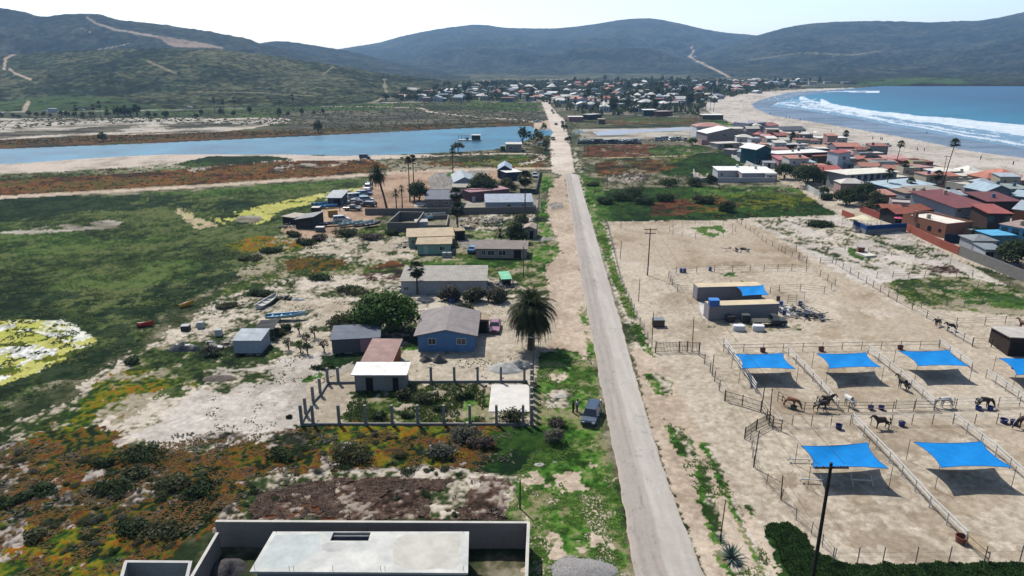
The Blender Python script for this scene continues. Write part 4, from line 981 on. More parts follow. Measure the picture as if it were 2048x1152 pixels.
def wall(label, pts, h, th, wc, kind=None, name='boundary_wall', cat='wall', cap=None, group=None, z=0, closed=False):
    "free-standing wall along photograph points (base at height z=0 unless pts are tops)"
    P = [Vector((G(a, b, z).x, G(a, b, z).y, 0)) for a, b in pts]; t = empty(name, P[0]); tag(t, label, cat, group); O = P[0]
    mb = MB(); cb = MB()
    Q = P + ([P[0]] if closed else [])
    for i, (a, b) in enumerate(zip(Q[:-1], Q[1:])):
        a = a - O; b = b - O; d = (b - a).normalized(); n = Vector((-d.y, d.x, 0)) * th / 2; e = d * th / 2
        hh = h if not hasattr(h, '__len__') else h[i]
        def bx(m_, a, b, n, z0, z1): m_.add([a - n + Vector((0, 0, z0)), b - n + Vector((0, 0, z0)), b + n + Vector((0, 0, z0)), a + n + Vector((0, 0, z0)), a - n + Vector((0, 0, z1)), b - n + Vector((0, 0, z1)), b + n + Vector((0, 0, z1)), a + n + Vector((0, 0, z1))], [(0, 3, 2, 1), (4, 5, 6, 7), (0, 1, 5, 4), (1, 2, 6, 5), (2, 3, 7, 6), (3, 0, 4, 7)])
        bx(mb, a - e * (1 if i else 1), b - e, n, -.1, hh + .0007 * i)
        if cap: bx(cb, a - e, b - e, n * 1.25, hh, hh + .08 + .0007 * i)
    mb.build('wall_panel', wallm(wc, kind), t)
    if cap: cb.build('coping', wallm(cap), t)
    return t
def pole(label, px, py, h, r=.14, arms=(), name='utility_pole', lean=(0, 0), group=None, col='3a2f28', rot=0, cat='utility pole'):
    t = empty(name, G(px, py), R(rot)); tag(t, label, cat, group); m = mat('pole_' + col, col, .9, .25, 3)
    MB().tube([(0, 0, -.3), (lean[0], lean[1], h)], [r, r * .75], 8).build('shaft', m, t)
    for z, w_ in arms:
        f = z / h; c = MB(); c.box(-w_ / 2 + lean[0] * f, w_ / 2 + lean[0] * f, lean[1] * f - .2, lean[1] * f - .08, z, z + .12); a = c.build('crossarm', m, t)
        for x in (-w_ * .46, -w_ * .25, w_ * .25, w_ * .46): MB().tube([(x + lean[0] * f, lean[1] * f - .14, z + .12), (x + lean[0] * f, lean[1] * f - .14, z + .28)], .05, 5).build('insulator', mat('insulator', '8d8f92', .3, .1), a)
    return t
def skin(name, verts, edges, radii, m, parent=None, sub=1, loc=None, smooth=True):
    me = bpy.data.meshes.new(name); me.from_pydata(verts, edges, []); o = bpy.data.objects.new(name, me); sc.collection.objects.link(o)
    md = o.modifiers.new('s', 'SKIN'); 
    for i, v in enumerate(me.skin_vertices[0].data): v.radius = radii[i] if hasattr(radii[i], '__len__') else (radii[i], radii[i]); v.use_root = (i == 0)
    if sub: s_ = o.modifiers.new('u', 'SUBSURF'); s_.levels = sub; s_.render_levels = sub
    dg = bpy.context.evaluated_depsgraph_get(); dg.update(); m2 = bpy.data.meshes.new_from_object(o.evaluated_get(dg)); bpy.data.objects.remove(o); bpy.data.meshes.remove(me)
    m2.name = name; m2.materials.clear(); m2.materials.append(m)
    m2.polygons.foreach_set('use_smooth', [smooth] * len(m2.polygons))
    return link(name, m2, None, parent, loc)
HORSE_CACHE = {}
def horse(label, px, py, hd, coat, graze=False, mane='1d1612', s=1.0, walk=0, legc=None):
    t = empty('horse', G(px, py), R(hd)); tag(t, label, 'horse', None); t.scale = (s, s, s)
    w_ = walk
    V = [(-.05, 0, 1.18), (.5, 0, 1.24), (-.58, 0, 1.28)]; Rr = [(.32, .35), (.29, .35), (.3, .32)]; E = [(0, 1), (0, 2)]
    if graze: nk = [((.78, 0, 1.25), (.15, .2)), ((1.08, 0, .98), (.1, .15)), ((1.3, 0, .66), (.085, .12)), ((1.36, 0, .52), (.1, .12)), ((1.44, 0, .3), (.075, .085)), ((1.5, 0, .1), (.055, .06))]
    else: nk = [((.8, 0, 1.4), (.14, .21)), ((1.0, 0, 1.56), (.1, .16)), ((1.18, 0, 1.7), (.085, .12)), ((1.28, 0, 1.69), (.09, .11)), ((1.45, 0, 1.5), (.07, .085)), ((1.57, 0, 1.36), (.055, .06))]
    prev = 1
    for p, r in nk: V.append(p); Rr.append(r); E.append((prev, len(V) - 1)); prev = len(V) - 1
    for sd in (-1, 1):
        f = .16 * w_ * sd
        for ch, root in (([((.48, .16 * sd, .95), .15), ((.5 + f * .6, .16 * sd, .76), .1), ((.52 + f, .16 * sd, .52), .075), ((.5 + f * 1.3, .16 * sd, .2), .052), ((.55 + f * 1.4, .15 * sd, .05), .06)], 1),
                         ([((-.6, .16 * sd, 1.02), .21), ((-.46 - f * .5, .17 * sd, .84), .15), ((-.74 - f, .17 * sd, .54), .078), ((-.68 - f * 1.3, .17 * sd, .2), .052), ((-.63 - f * 1.3, .16 * sd, .05), .06)], 2)):
            prev = root
            for p, r in ch: V.append(p); Rr.append((r, r)); E.append((prev, len(V) - 1)); prev = len(V) - 1
    for sd in (-1, 1):
        hp = nk[3][0]; V.append((hp[0] - .05, .06 * sd, hp[2] + (.15 if not graze else .1))); Rr.append((.025, .025)); E.append((6, len(V) - 1))
    skin('body', V, E, Rr, mat('coat_' + coat, coat, .6, .15, 2), t, 1)
    mm = mat('mane_' + mane, mane, .8, .2)
    MB().tube([(-.84, 0, 1.42), (-.98, 0, 1.2), (-1.0, 0, .75), (-.95, 0, .5)], [.05, .1, .1, .03], 7).build('tail', mm, t)
    mb = MB(); pts = [Vector(p) for p, r in nk[:4]]; up = [Vector((-.16, 0, .12)) if not graze else Vector((.06, 0, .17))] * 4
    mb.tube([pts[0] + up[0] * 1.3, pts[1] + up[1], pts[2] + up[2], pts[3] + up[3] * .8], [.03, .06, .05, .03], 5); mb.build('mane', mm, t)
    return t
def person(label, px, py, hd, shirt, trousers, haircol='1d1714', pose='stand', s=1.0, z=0):
    t = empty('person', G(px, py) + Vector((0, 0, z)), R(hd)); tag(t, label, 'person'); t.scale = (s, s, s)
    V = [(0, 0, .95)]; Rr = [(.15, .11)]; E = []
    def ch(root, seq):
        prev = root; ids = []
        for p, r in seq: V.append(p); Rr.append(r if hasattr(r, '__len__') else (r, r)); E.append((prev, len(V) - 1)); prev = len(V) - 1; ids.append(prev)
        return ids
    sp = ch(0, [((0, 0, 1.15), (.13, .1)), ((0, 0, 1.38), (.17, .11)), ((.0, 0, 1.5), (.06, .06)), ((.01, 0, 1.6), (.075, .085)), ((.015, 0, 1.7), (.07, .08))])
    for sd in (-1, 1):
        ch(0, [((0, .09 * sd, .85), .09), ((.02, .1 * sd, .48), .058), ((-.01, .1 * sd, .1), .042), ((.12, .11 * sd, .04), .035)])
        up = pose == 'hold' and sd == 1
        hand = (.3, .2 * sd, 1.15) if up or pose == 'both' else (.06, .27 * sd, .84)
        el = (.04, .27 * sd, 1.1) if up or pose == 'both' else (-.02, .26 * sd, 1.12)
        a = ch(sp[1], [((0, .2 * sd, 1.4), .055), (el, .042), (((el[0] + hand[0]) / 2, (el[1] + hand[1]) / 2, (el[2] + hand[2]) / 2), .035), (hand, .03)])
        dr = (Vector(hand) - Vector(el)).normalized(); si = Vector((0, 1, 0)) if abs(dr.y) < .8 else Vector((1, 0, 0))
        if abs(dr.z) > .8: si = Vector((1, 0, 0))
        for k, (o_, l_) in enumerate(((-.03, .085), (-.01, .1), (.01, .095), (.03, .075))): ch(a[-1], [(tuple(Vector(hand) + dr * .06 + si * o_), .011), (tuple(Vector(hand) + dr * (.06 + l_) + si * o_ + Vector((.015, 0, -.01))), .009)])
        ch(a[-1], [(tuple(Vector(hand) + dr * .05 + si * .05), .011)])
    skin('body', V, E, Rr, mat('skin', '8a6248', .6, .08), t, 1)
    sh = MB(); sh.loft([[(math.cos(a) * r1, math.sin(a) * r2, z_) for a in [k * math.pi / 5 for k in range(10)]] for z_, r1, r2 in ((.9, .15, .19), (1.15, .15, .18), (1.38, .15, .23), (1.47, .09, .14), (1.5, .07, .07))])
    for sd in (-1, 1): sh.tube([(0, .19 * sd, 1.42), (-.01 if pose == 'stand' else .03, .265 * sd, 1.14)], [.075, .065], 7)
    sh.build('shirt', mat('cloth_' + shirt, shirt, .9, .1), t)
    tr = MB()
    for sd in (-1, 1): tr.tube([(0, .08 * sd, .97), (.01, .095 * sd, .7), (.015, .1 * sd, .48), (-.01, .1 * sd, .12)], [.12, .105, .08, .065], 8)
    tr.build('trousers', mat('cloth_' + trousers, trousers, .9, .1), t)
    for sd in (-1, 1): MB().box(-.09, .18, .11 * sd - .045, .11 * sd + .045, 0, .09).build('shoe', mat('shoe', '2a2624', .8, .1), t)
    hb = MB(); hb.loft([[(-.02 + math.cos(a) * r, math.sin(a) * r * .9, z_) for a in [k * math.pi / 5 for k in range(10)]] for z_, r in ((1.62, .085), (1.7, .105), (1.77, .09), (1.82, .03))]); hb.build('hair', mat('hair_' + haircol, haircol, .8, .1), t)
    hd_ = MB()
    for sd in (-1, 1): hd_.box(.085, .105, .03 * sd - .012, .03 * sd + .012, 1.655, 1.67)
    hd_.build('eyes', mat('eye', '1a1512', .4, .1), t)
    return t
def boxthing(name, label, cat, px, py, w_, d_, h_, m, lid=None, rot=0, z=0, group=None, bev=.06, legs=False):
    "bevelled crate / tank / bin with a lid"
    t = empty(name, G(px, py) + Vector((0, 0, z)), R(rot)); tag(t, label, cat, group); b = bev
    def ring(q, z_): return [(-w_ / 2 + q, -d_ / 2, z_), (w_ / 2 - q, -d_ / 2, z_), (w_ / 2, -d_ / 2 + q, z_), (w_ / 2, d_ / 2 - q, z_), (w_ / 2 - q, d_ / 2, z_), (-w_ / 2 + q, d_ / 2, z_), (-w_ / 2, d_ / 2 - q, z_), (-w_ / 2, -d_ / 2 + q, z_)]
    def shr(r_, k): return [(x * k, y * k, z_) for x, y, z_ in r_]
    mb = MB(); mb.loft([shr(ring(b, 0), .95), ring(b, b), ring(b, h_ - b), shr(ring(b, h_), .93)]); mb.build('body', m, t)
    if lid: q = MB(); q.loft([shr(ring(b, h_), 1.02), shr(ring(b, h_ + .08), 1.0)]); q.build('lid', lid, t)
    return t
def drum(label, px, py, r, h, c, name='barrel', cat='barrel', open_=True, group=None, z=0, rot=0, taper=1.0):
    t = empty(name, G(px, py) + Vector((0, 0, z)), rot); tag(t, label, cat, group)
    mb = MB(); n = 14
    def rg_(rr, zz): return [(math.cos(k * 2 * math.pi / n) * rr, math.sin(k * 2 * math.pi / n) * rr, zz) for k in range(n)]
    m = mat('plastic_' + c, c, .5, .1, 2, spec=.4)
    if open_:
        mb.loft([rg_(r * taper, 0), rg_(r, h), rg_(r * 1.05, h), rg_(r * 1.05, h - .03), rg_(r * 1.02, h - .03)][:3] + [rg_(r * .93, h), rg_(r * .9 * taper, .06)], caps=True)
        mb.build('body', m, t); MB().loft([rg_(r * 1.02, h - .06), rg_(r * 1.08, h - .02), rg_(r * 1.02, h + .02)]).build  # rim below
        q = MB(); q.loft([rg_(r * 1.001, h - .05), rg_(r * 1.07, h - .03), rg_(r * 1.07, h + .01), rg_(r * .95, h + .012)], caps=False); q.build('rim', m, t)
    else:
        mb.loft([rg_(r * .95, 0), rg_(r, .05), rg_(r, h * .33), rg_(r * 1.04, h * .35), rg_(r, h * .37), rg_(r, h * .66), rg_(r * 1.04, h * .68), rg_(r, h * .7), rg_(r, h - .05), rg_(r * .95, h)]); mb.build('body', m, t)
        MB().tube([(r * .5, 0, h), (r * .5, 0, h + .04)], .05, 8).build('cap', WOOD, t)
    return t
def heap(name, label, cat, loc, w_, d_, h_, m, seed, n=40, group=None):
    "irregular mound"
    rg = np.random.RandomState(seed); u = np.linspace(0, 1, 14)[:, None]; a = np.linspace(0, 2 * math.pi, n)[None]
    x = np.cos(a) * u * w_ / 2; y = np.sin(a) * u * d_ / 2; nz = fbm(x + seed * 7, y, max(w_, .6) / 3, 4, seed) - .5
    zz = (h_ * (1 - u ** 1.4) * (1 + nz * 1.2) + nz * .2 * h_) * (u < .999) - .05 * (u > .95); k = 1 + nz * .5 * u
    o = link(name, grid_mesh(name, x * k, y * k, zz, None, m), None, None, loc); tag(o, label, cat, group); return o
# ================================================================ horse ranch (right of the road)
WIRE = mat('old_fence_wood', '8a8076', .9, .25, 4); WPAINT = mat('white_painted_rail', 'e6e4de', .6, .1, 4); BROWNW = mat('brown_fence_wood', '5e4c3e', .9, .25, 4); THIN = mat('fence_wire', '7f7c78', .6, .1, 4, metal=.3)
CONT = mat('container_steel', '8f8b92', .6, .1, 1.2, kind='ribx', sc2=1.6)
def container(label, fl, fr):
    p, a, W = frame(fl, fr); W = 12.1; D = 2.44; h = 2.6
    t = empty('shipping_container', p, a); tag(t, label, 'container')
    MB().box(0, W, 0, D, .12, h).build('wall', CONT, t)
    MB().box(-.02, W + .02, -.02, D + .02, h + .001, h + .03).build('roof', mat('container_roof', 'd8c4a0', .7, .15, .6, kind='ribx', sc2=1.6), t)
    f = MB()
    for x in (-.03, W - .12): 
        for y in (-.03, D - .12): f.box(x, x + .15, y, y + .15, 0, h + .035)
    f.box(.12, W - .12, -.03, .1, 0, .16); f.box(.12, W - .12, -.03, .1, h - .12, h + .034); f.build('corner_frame', mat('container_frame', '7d7980', .6, .1), t)
    MB().box(-.05, -.001, .15, D - .15, .2, h - .15).build('door', mat('container_door', '96929a', .6, .1), t)
container('long grey shipping container half under a blue tarpaulin, the farther of two', (1394, 602), (1526, 598.5))
container('long grey shipping container with a blue tank on its left end, the nearer of two', (1417, 641), (1557, 636.5))
def sail(label, corners, z, pole_off=None, name='shade_sail', posts=True, ph=None, colr='0a84d2', sag=.35, cat='shade sail', pull=.105):
    P = [G(x, y, z) for x, y in corners]; O = sum(P, Vector()) / 4; O.z = 0; n = 14
    t = empty(name, O); tag(t, label, cat)
    mb = MB()
    for i in range(n + 1):
        for j in range(n + 1):
            u = i / n; v = j / n; q = P[0].lerp(P[1], u).lerp(P[3].lerp(P[2], u), v)
            du = (.5 - u) * 4 * v * 0; c = sum(P, Vector()) / 4
            eu = 4 * u * (1 - u); ev = 4 * v * (1 - v); bu = abs(2 * v - 1) ** 2 * eu; bv = abs(2 * u - 1) ** 2 * ev
            k = min(.9, (bu + bv)) * pull; q = q + (c - q) * k * 1.25
            q.z += -sag * eu * ev * .6 + (.1 * math.sin(u * 9 + v * 5 + corners[0][0]) + .05 * math.sin(u * 23 - v * 17 + corners[0][1])) * eu * ev
            mb.v.append(tuple(q - O))
    for i in range(n):
        for j in range(n): a = i * (n + 1) + j; mb.f.append((a, a + n + 1, a + n + 2, a + 1))
    mm = mat('sail_cloth_' + colr, colr, .8, .12, .8, spec=.08)
    fab = mb.build('fabric', mm, t, smooth=True); hm_ = MB()
    for idx in ([j for j in range(n + 1)], [i * (n + 1) for i in range(n + 1)], [n * (n + 1) + j for j in range(n + 1)], [i * (n + 1) + n for i in range(n + 1)]): hm_.tube([mb.v[k] for k in idx], .035, 4, False)
    hm_.build('hem', mat('hem_' + colr, '0a5fa8' if colr[0] == '0' else 'b8b090', .8, .05), t)
    if posts:
        for p in P:
            d = (p - O); d = Vector((d.x, d.y, 0)).normalized() * .35
            MB().tube([(p.x - O.x + d.x, p.y - O.y + d.y, -.1), (p.x - O.x + d.x, p.y - O.y + d.y, z + .25)], .035, 6).build('post', STEEL if posts is True else posts, t)
    return t
sail('bright blue shade sail at the left end of the upper paddock row', [(1471, 708), (1565, 706), (1591, 738), (1484, 737)], 2.3)
sail('bright blue shade sail in the second paddock from the left of the upper row', [(1633, 707), (1732, 705), (1762, 734), (1659, 737)], 2.3)
sail('bright blue shade sail of the third upper paddock, black horse by its rails', [(1797, 702), (1898, 700), (1939, 732), (1837, 732)], 2.3)
sail('blue shade sail cut off at the right edge, beside the open shed', [(1998, 716), (2105, 714), (2150, 749), (2034, 750)], 2.3)
sail('rumpled blue shade sail in the lower left paddock behind the near utility pole', [(1602, 892), (1735, 885), (1777, 937), (1626, 935)], 2.4, sag=.6)
sail('large smooth blue shade sail in the lower right paddock', [(1827, 884), (1963, 883), (2024, 935), (1882, 935)], 2.4, sag=.1)
sail('blue tarpaulin stretched off the farther shipping container', [(1473, 573), (1527, 570), (1538, 590), (1485, 592)], 2.75, posts=False, colr='0a84d2', sag=.5, name='tarpaulin', cat='tarpaulin')
# white double-rail dividers
R2 = [.5, .95, 1.35]
for lb, pts in (('white double rail fence left of the first upper paddock', [(1447, 692), (1478, 735), (1511, 785)]),
                ('white rail fence between the first and second upper paddocks', [(1576, 712), (1625, 763), (1675, 820)]),
                ('white rail fence between the second and third upper paddocks', [(1736, 708), (1800, 758), (1867, 818)]),
                ('white rail fence along the right side of the third upper paddock', [(1877, 693), (1942, 742)]),
                ('white rail fence running off the right edge below the cut-off blue sail', [(1971, 756), (2010, 782), (2060, 818)]),
                ('long white rail fence between the two lower paddocks with a brown tub at its end', [(1704, 848), (1778, 925), (1858, 1015), (1930, 1088)]),
                ('white rail fence on the far side of the lower right paddock', [(1906, 846), (1990, 912), (2048, 965), (2110, 1020)])):
    fence(lb, pts, 2.6, 1.35, R2[1:] + [R2[0]] if 'double' in lb else R2[1:], WPAINT, r=.07, rr=.085, flat=True, group='white rail fences of the paddocks')
fence('short unpainted plank fence at the end of the white rails by the brown tub', [(1931, 1090), (1975, 1128)], 2.5, 1.2, [.5, 1.1], mat('new_plank', 'c4ab84', .8, .15, 3), r=.05, rr=.09, flat=True)
fence('pale rail fence behind the upper row of blue sails', [(1447, 705), (1878, 697)], 3.0, 1.3, [.7, 1.25], WIRE, r=.05, rr=.035)
for lb, pts in (('grey rail fence in front of the first two upper paddocks', [(1555, 803), (1608, 824), (1785, 823), (1868, 821)]),
                ('white rail fence in front of the upper paddocks where the grey horse grazes', [(1790, 819), (1868, 818), (2080, 811)]),
                ('white wire fence along the lower side of the horse lane', [(1545, 852), (1700, 851), (1905, 849), (2080, 846)])):
    fence(lb, pts, 2.6, 1.35, [.45, .9, 1.3], WPAINT if 'white' in lb else WIRE, WIRE, r=.05, rr=.022 if 'wire' in lb else .035, group='fences along the horse lane')
fence('thin wire fence along the bottom of the lower paddocks', [(1664, 1127), (1765, 1126), (1897, 1125), (2110, 1122)], 2.9, 1.6, [.6, 1.1], THIN, STEEL, r=.05, rr=.008)
fence('leaning wire fence between the verge track and the lower paddock', [(1500, 880), (1507, 935), (1533, 968), (1562, 1000), (1592, 1040), (1622, 1068), (1668, 1122)], 2.2, 1.3, [.4, .8, 1.2], THIN, STEEL, r=.04, rr=.015, top_jit=.08)
fence('roadside wire fence along the upper ranch yard', [(1214, 446), (1228, 505), (1240, 560), (1262, 610), (1280, 650), (1304, 695)], 3.0, 1.3, [.4, .8, 1.2], THIN, WIRE, r=.05, rr=.015, top_jit=.08)
fence('wire fence between the brown gate and the kinked picket gate', [(1398, 712), (1420, 745), (1438, 782), (1450, 802)], 2.4, 1.5, [.5, 1.0, 1.4], THIN, BROWNW, r=.06, rr=.015, top_jit=.06)
fence('dark brown picket gate across the ranch entrance', [(1311, 706), (1358, 704), (1374, 704), (1398, 706)], 3.2, 1.7, [.2, .9, 1.6], BROWNW, r=.1, pickets=.22, name='gate', cat='gate')
fence('brown picket fence sloping down to the tall gate posts', [(1449, 802), (1484, 812), (1521, 824)], 3.0, 1.5, [.2, .8, 1.4], BROWNW, r=.07, pickets=.16, pw=.02)
fence('brown picket fence corner below the tall gate posts', [(1489, 878), (1512, 862), (1538, 849)], 2.6, 1.5, [.2, .8, 1.4], BROWNW, r=.07, pickets=.16, pw=.02)
fence('dark rail gate standing open between the two picket fences', [(1522, 822), (1545, 858), (1562, 862)], 2.4, 1.4, [.4, .9, 1.35], BROWNW, r=.06, rr=.04, name='gate', cat='gate')
# round pen and oval arena
def ell(cx, cy, rx, ry, k): return [(cx + rx * math.cos(a * 2 * math.pi / k), cy + ry * math.sin(a * 2 * math.pi / k)) for a in range(k)]
fence('round training pen of thin posts on the brown field', ell(1405, 463, 66, 15, 14), 5, 1.3, [.5, 1.2], THIN, WIRE, r=.05, rr=.012, closed=True, name='round_pen')
fence('oval riding arena of grey posts behind the containers', [(1337, 556), (1352, 547), (1393, 545), (1500, 543), (1583, 541), (1612, 545), (1640, 554), (1670, 572), (1662, 580), (1648, 587), (1600, 582), (1558, 584), (1540, 588)], 3.4, 1.4, [.5, .95, 1.35], WIRE, r=.06, rr=.025, name='arena_fence')
fence('left end of the oval arena fence beside the far container', [(1337, 556), (1345, 572), (1355, 583), (1392, 586)], 3.0, 1.4, [.5, .95, 1.35], WIRE, r=.06, rr=.025, name='arena_fence')
fence('diagonal post fence from the hedge past the round pen', [(1466, 441), (1500, 462), (1532, 487), (1570, 508), (1612, 530)], 3.4, 1.3, [.5, 1.2], THIN, WIRE, r=.06, rr=.02)
fence('grey rail gate in the middle of the diagonal fence line', [(1563, 503), (1592, 503)], 2.5, 1.4, [.2, .6, 1.0, 1.35], WIRE, r=.08, rr=.03, name='gate', cat='gate')
fence('small rail pen gate below the diagonal fence', [(1597, 518), (1613, 526)], 2.5, 1.4, [.2, .6, 1.0, 1.35], WIRE, r=.08, rr=.03, name='gate', cat='gate')
fence('rail gate near the brick hut in the sandy field', [(1640, 527), (1665, 526)], 2.5, 1.4, [.2, .6, 1.0, 1.35], WIRE, r=.08, rr=.03, name='gate', cat='gate')
fence('diagonal post fence between the dirt lane and the green field', [(1671, 531), (1700, 548), (1732, 567), (1760, 585), (1793, 604), (1824, 620), (1853, 637), (1894, 663)], 3.0, 1.4, [.5, .95, 1.35], WIRE, r=.07, rr=.03)
fence('white rail fence beside the two donkeys', [(1894, 663), (1944, 692)], 2.2, 1.3, [.5, 1.0], WPAINT, WIRE, r=.06, rr=.06, flat=True)
fence('post fence across the sandy field above the green strip', [(1753, 557), (1944, 554)], 3.4, 1.4, [.5, .95, 1.35], THIN, WIRE, r=.06, rr=.02)
fence('post fence through the green strip near the sea wall', [(1795, 583), (1860, 580), (2048, 577)], 3.4, 1.4, [.5, .95, 1.35], THIN, WIRE, r=.06, rr=.02)
fence('post fence at the lower edge of the green strip', [(1842, 616), (1893, 613), (1997, 608), (2090, 604)], 3.6, 1.4, [.5, .95, 1.35], THIN, WIRE, r=.06, rr=.02)
fence('post fence of the donkey paddock', [(1853, 637), (1912, 652), (1969, 650), (2090, 645)], 3.4, 1.4, [.5, .95, 1.35], THIN, WIRE, r=.06, rr=.02)
fence('post fence between the donkey paddock and the open shed', [(1944, 693), (1982, 694), (2000, 695)], 3.0, 1.4, [.5, .95, 1.35], WIRE, BROWNW, r=.08, rr=.02)
fence('thin wire fence across the pale upper field', [(1600, 492), (1690, 502), (1830, 520), (1900, 530)], 4.5, 1.3, [.6, 1.2], THIN, WIRE, r=.05, rr=.01)
# poles and posts
pole('tall wooden utility pole with two crossarms in the ranch yard', 1295, 551, 9.9, .13, [(9.6, 2.6), (8.8, 2.2)])
pole('tall dark utility pole with one crossarm, nearest of all the poles', 1624, 1166, 11.6, .17, [(11.2, 2.7)], col='1e1916')
for i, (x, y, h, lb) in enumerate(((1384, 704, 5.6, 'bare wooden pole behind the brown entrance gate'), (1277, 604, 4.4, 'bare pole by the roadside fence left of the containers'), (1240, 519, 4.3, 'leaning bare pole left of the utility pole'),
                                   (1242, 456, 4.6, 'bare pole at the top corner of the brown field'), (1304, 679, 4.7, 'bare pole beside the small brown hut'), (1522, 822, 5.2, 'left tall post of the inner ranch gateway'), (1538, 850, 4.9, 'right tall post of the inner ranch gateway'),
                                   (1424, 752, 3.2, 'tall bare stake in the entrance fence'), (1507, 935, 4.5, 'rusty tall post below the corner pickets'), (1562, 1000, 2.8, 'bare post in the leaning wire fence'))):
    pole(lb, x, y, h, .075, name='wooden_pole', cat='pole', col='6a5444', lean=(.15 * (i % 3 - 1), 0))
# horses
horse('chestnut horse eating from a green tub in the first upper paddock', 1579, 815, -35, '8a5a34', True, '5a3a24')
horse('dark bay horse walking right along the lane fence', 1641, 823, 5, '2e1a12', False, '15100d', walk=1)
horse('dark brown horse just behind the dark bay one', 1648, 813, -4, '3a2318', False, '15100d')
horse('white horse standing with its back to the camera', 1697, 814, 112, 'dcd8d0', False, 'c8c4bc')
horse('black horse standing at the rail below the third blue sail', 1805, 779, 108, '1c1713', False, '0f0d0c')
horse('light grey horse grazing with its head to the left', 1891, 815, 178, 'cfcac2', True, 'a8a49e')
horse('dark brown horse eating from a blue bucket by the white fence', 1965, 816, -4, '2a1b15', True, '12100e')
horse('dark bay horse standing in profile facing left in the lane-side paddock', 1762, 857, 180, '3a2016', False, '14100d', walk=.6)
horse('brown and white horse at the right edge of the picture by two blue buckets', 2043, 855, 195, '4a2c1e', True, 'd8d0c8')
horse('small grey-brown donkey nearest the diagonal fence', 1875, 652, 200, '3f342b', False, '1f1a16', s=.8)
horse('small dark donkey facing left beside another donkey', 1902, 662, 175, '352a24', False, '1f1a16', s=.85)
horse('chestnut horse at the right edge above the open shed', 2046, 660, 110, '5a3422', False, 'a89888')
# tubs and buckets
for x, y, c, r_, h_, lb in ((1741, 819, '1a2f7a', .36, .5, 'blue bucket, left one of a pair at the lane fence'), (1762, 819, '1a2f7a', .36, .5, 'blue bucket, right one of a pair at the lane fence'), (1677, 858, '1a2a6a', .38, .6, 'dark blue bucket lying left of the long white fence'),
                            (1803, 852, '1c2f78', .38, .55, 'blue bucket behind the tail of the bay horse'), (2007, 846, '1c2f78', .42, .55, 'blue bucket near the right edge, left of another'), (2027, 849, '1c2f78', .42, .55, 'blue bucket under the head of the horse at the right edge'),
                            (1956, 820, '1f3f8a', .36, .45, 'blue tub under the belly of the dark horse'), (1980, 820, '1f3f8a', .36, .5, 'blue tub at the head of the dark eating horse'), (1587, 818, '1e5a4a', .4, .4, 'green feed tub in front of the chestnut horse'),
                            (1525, 704, '6a3228', .42, .6, 'brown tub behind the first blue sail'), (1642, 702, '6a3228', .42, .6, 'brown tub behind the second blue sail'), (1800, 699, '6a3228', .42, .6, 'brown tub behind the third blue sail'),
                            (2028, 738, '5a3028', .42, .5, 'brown tub under the cut-off blue sail'), (1921, 1084, '8a4a34', .5, .65, 'large terracotta brown tub at the end of the long white fence')):
    drum(lb, x, y, r_, h_, c, name='tub', cat='tub', group='feed tubs and buckets of the paddocks', taper=.85)
for x, y, lb in ((1362, 545, 'blue barrel, left of two, behind the arena fence'), (1369, 545, 'blue barrel, right of two, behind the arena fence'), (1420, 542, 'single tall blue barrel standing at the arena fence')):
    drum(lb, x, y, .33, .9, '1f4f9a', open_=False)
# jump bars
def jump(label, a, b):
    A = G(*a); B = G(*b); t = empty('jump_bar', A); tag(t, label, 'horse jump'); d = B - A
    MB().tube([(0, 0, .42), (d.x, d.y, .42)], .07, 8).build('bar', WPAINT, t)
    for q in (0, 1):
        mb = MB(); o = d * q; n = Vector((-d.y, d.x, 0)).normalized()
        for s in (-1, 1): mb.tube([o + n * .5 * s, o - n * .45 * s + Vector((0, 0, .8))], .045, 5)
        mb.build('cross_stand', WPAINT, t)
jump('white jump bar on crossed stands left of the rumpled blue sail', (1577, 924), (1619, 926)); jump('white jump bar on crossed stands half hidden by the near utility pole', (1602, 965), (1642, 967)); jump('white jump bar lying in the shade of the rumpled blue sail', (1703, 966), (1743, 968))
# yard things
for x, lb in ((1477, 'white wrapped bale in front of the containers, left of two'), (1516, 'white wrapped bale in front of the containers, right of two')):
    boxthing('wrapped_bale', lb, 'bale', x, 661, 1.9, 1.2, .95, mat('white_wrap', 'e4e6e8', .5, .05, 2), bev=.28, rot=-4)
MW = mat('corrugated_sheet', '7d858c', .55, .15, 2, kind='ribx', sc2=3, metal=.2)
boxthing('storage_hut', 'small brown hut with a grey lid beside the roadside fence', 'hut', 1316, 652, 1.9, 1.4, 1.2, mat('hut_wood', '6a5648', .9, .2, 3), MW)
boxthing('water_tank', 'blue plastic tank on the left end of the near container', 'tank', 1424.5, 639.5, 1.7, 1.5, 1.0, mat('tank_blue', '1f66b8', .5, .1), mat('tank_lid', '2f7fd0', .5, .1), z=2.64, bev=.2)
boxthing('water_tank', 'dark tank leaning on the wall of the near container', 'tank', 1460, 643, 1.5, 1.2, 1.1, mat('tank_dark', '2f2a28', .7, .2), bev=.25)
boxthing('tool_chest', 'dark green chest with a lid beside the old truck', 'chest', 1490, 645, 1.3, 1.1, 1.4, mat('chest_dark', '27302d', .7, .2), mat('chest_lid', '3f4a48', .6, .2))
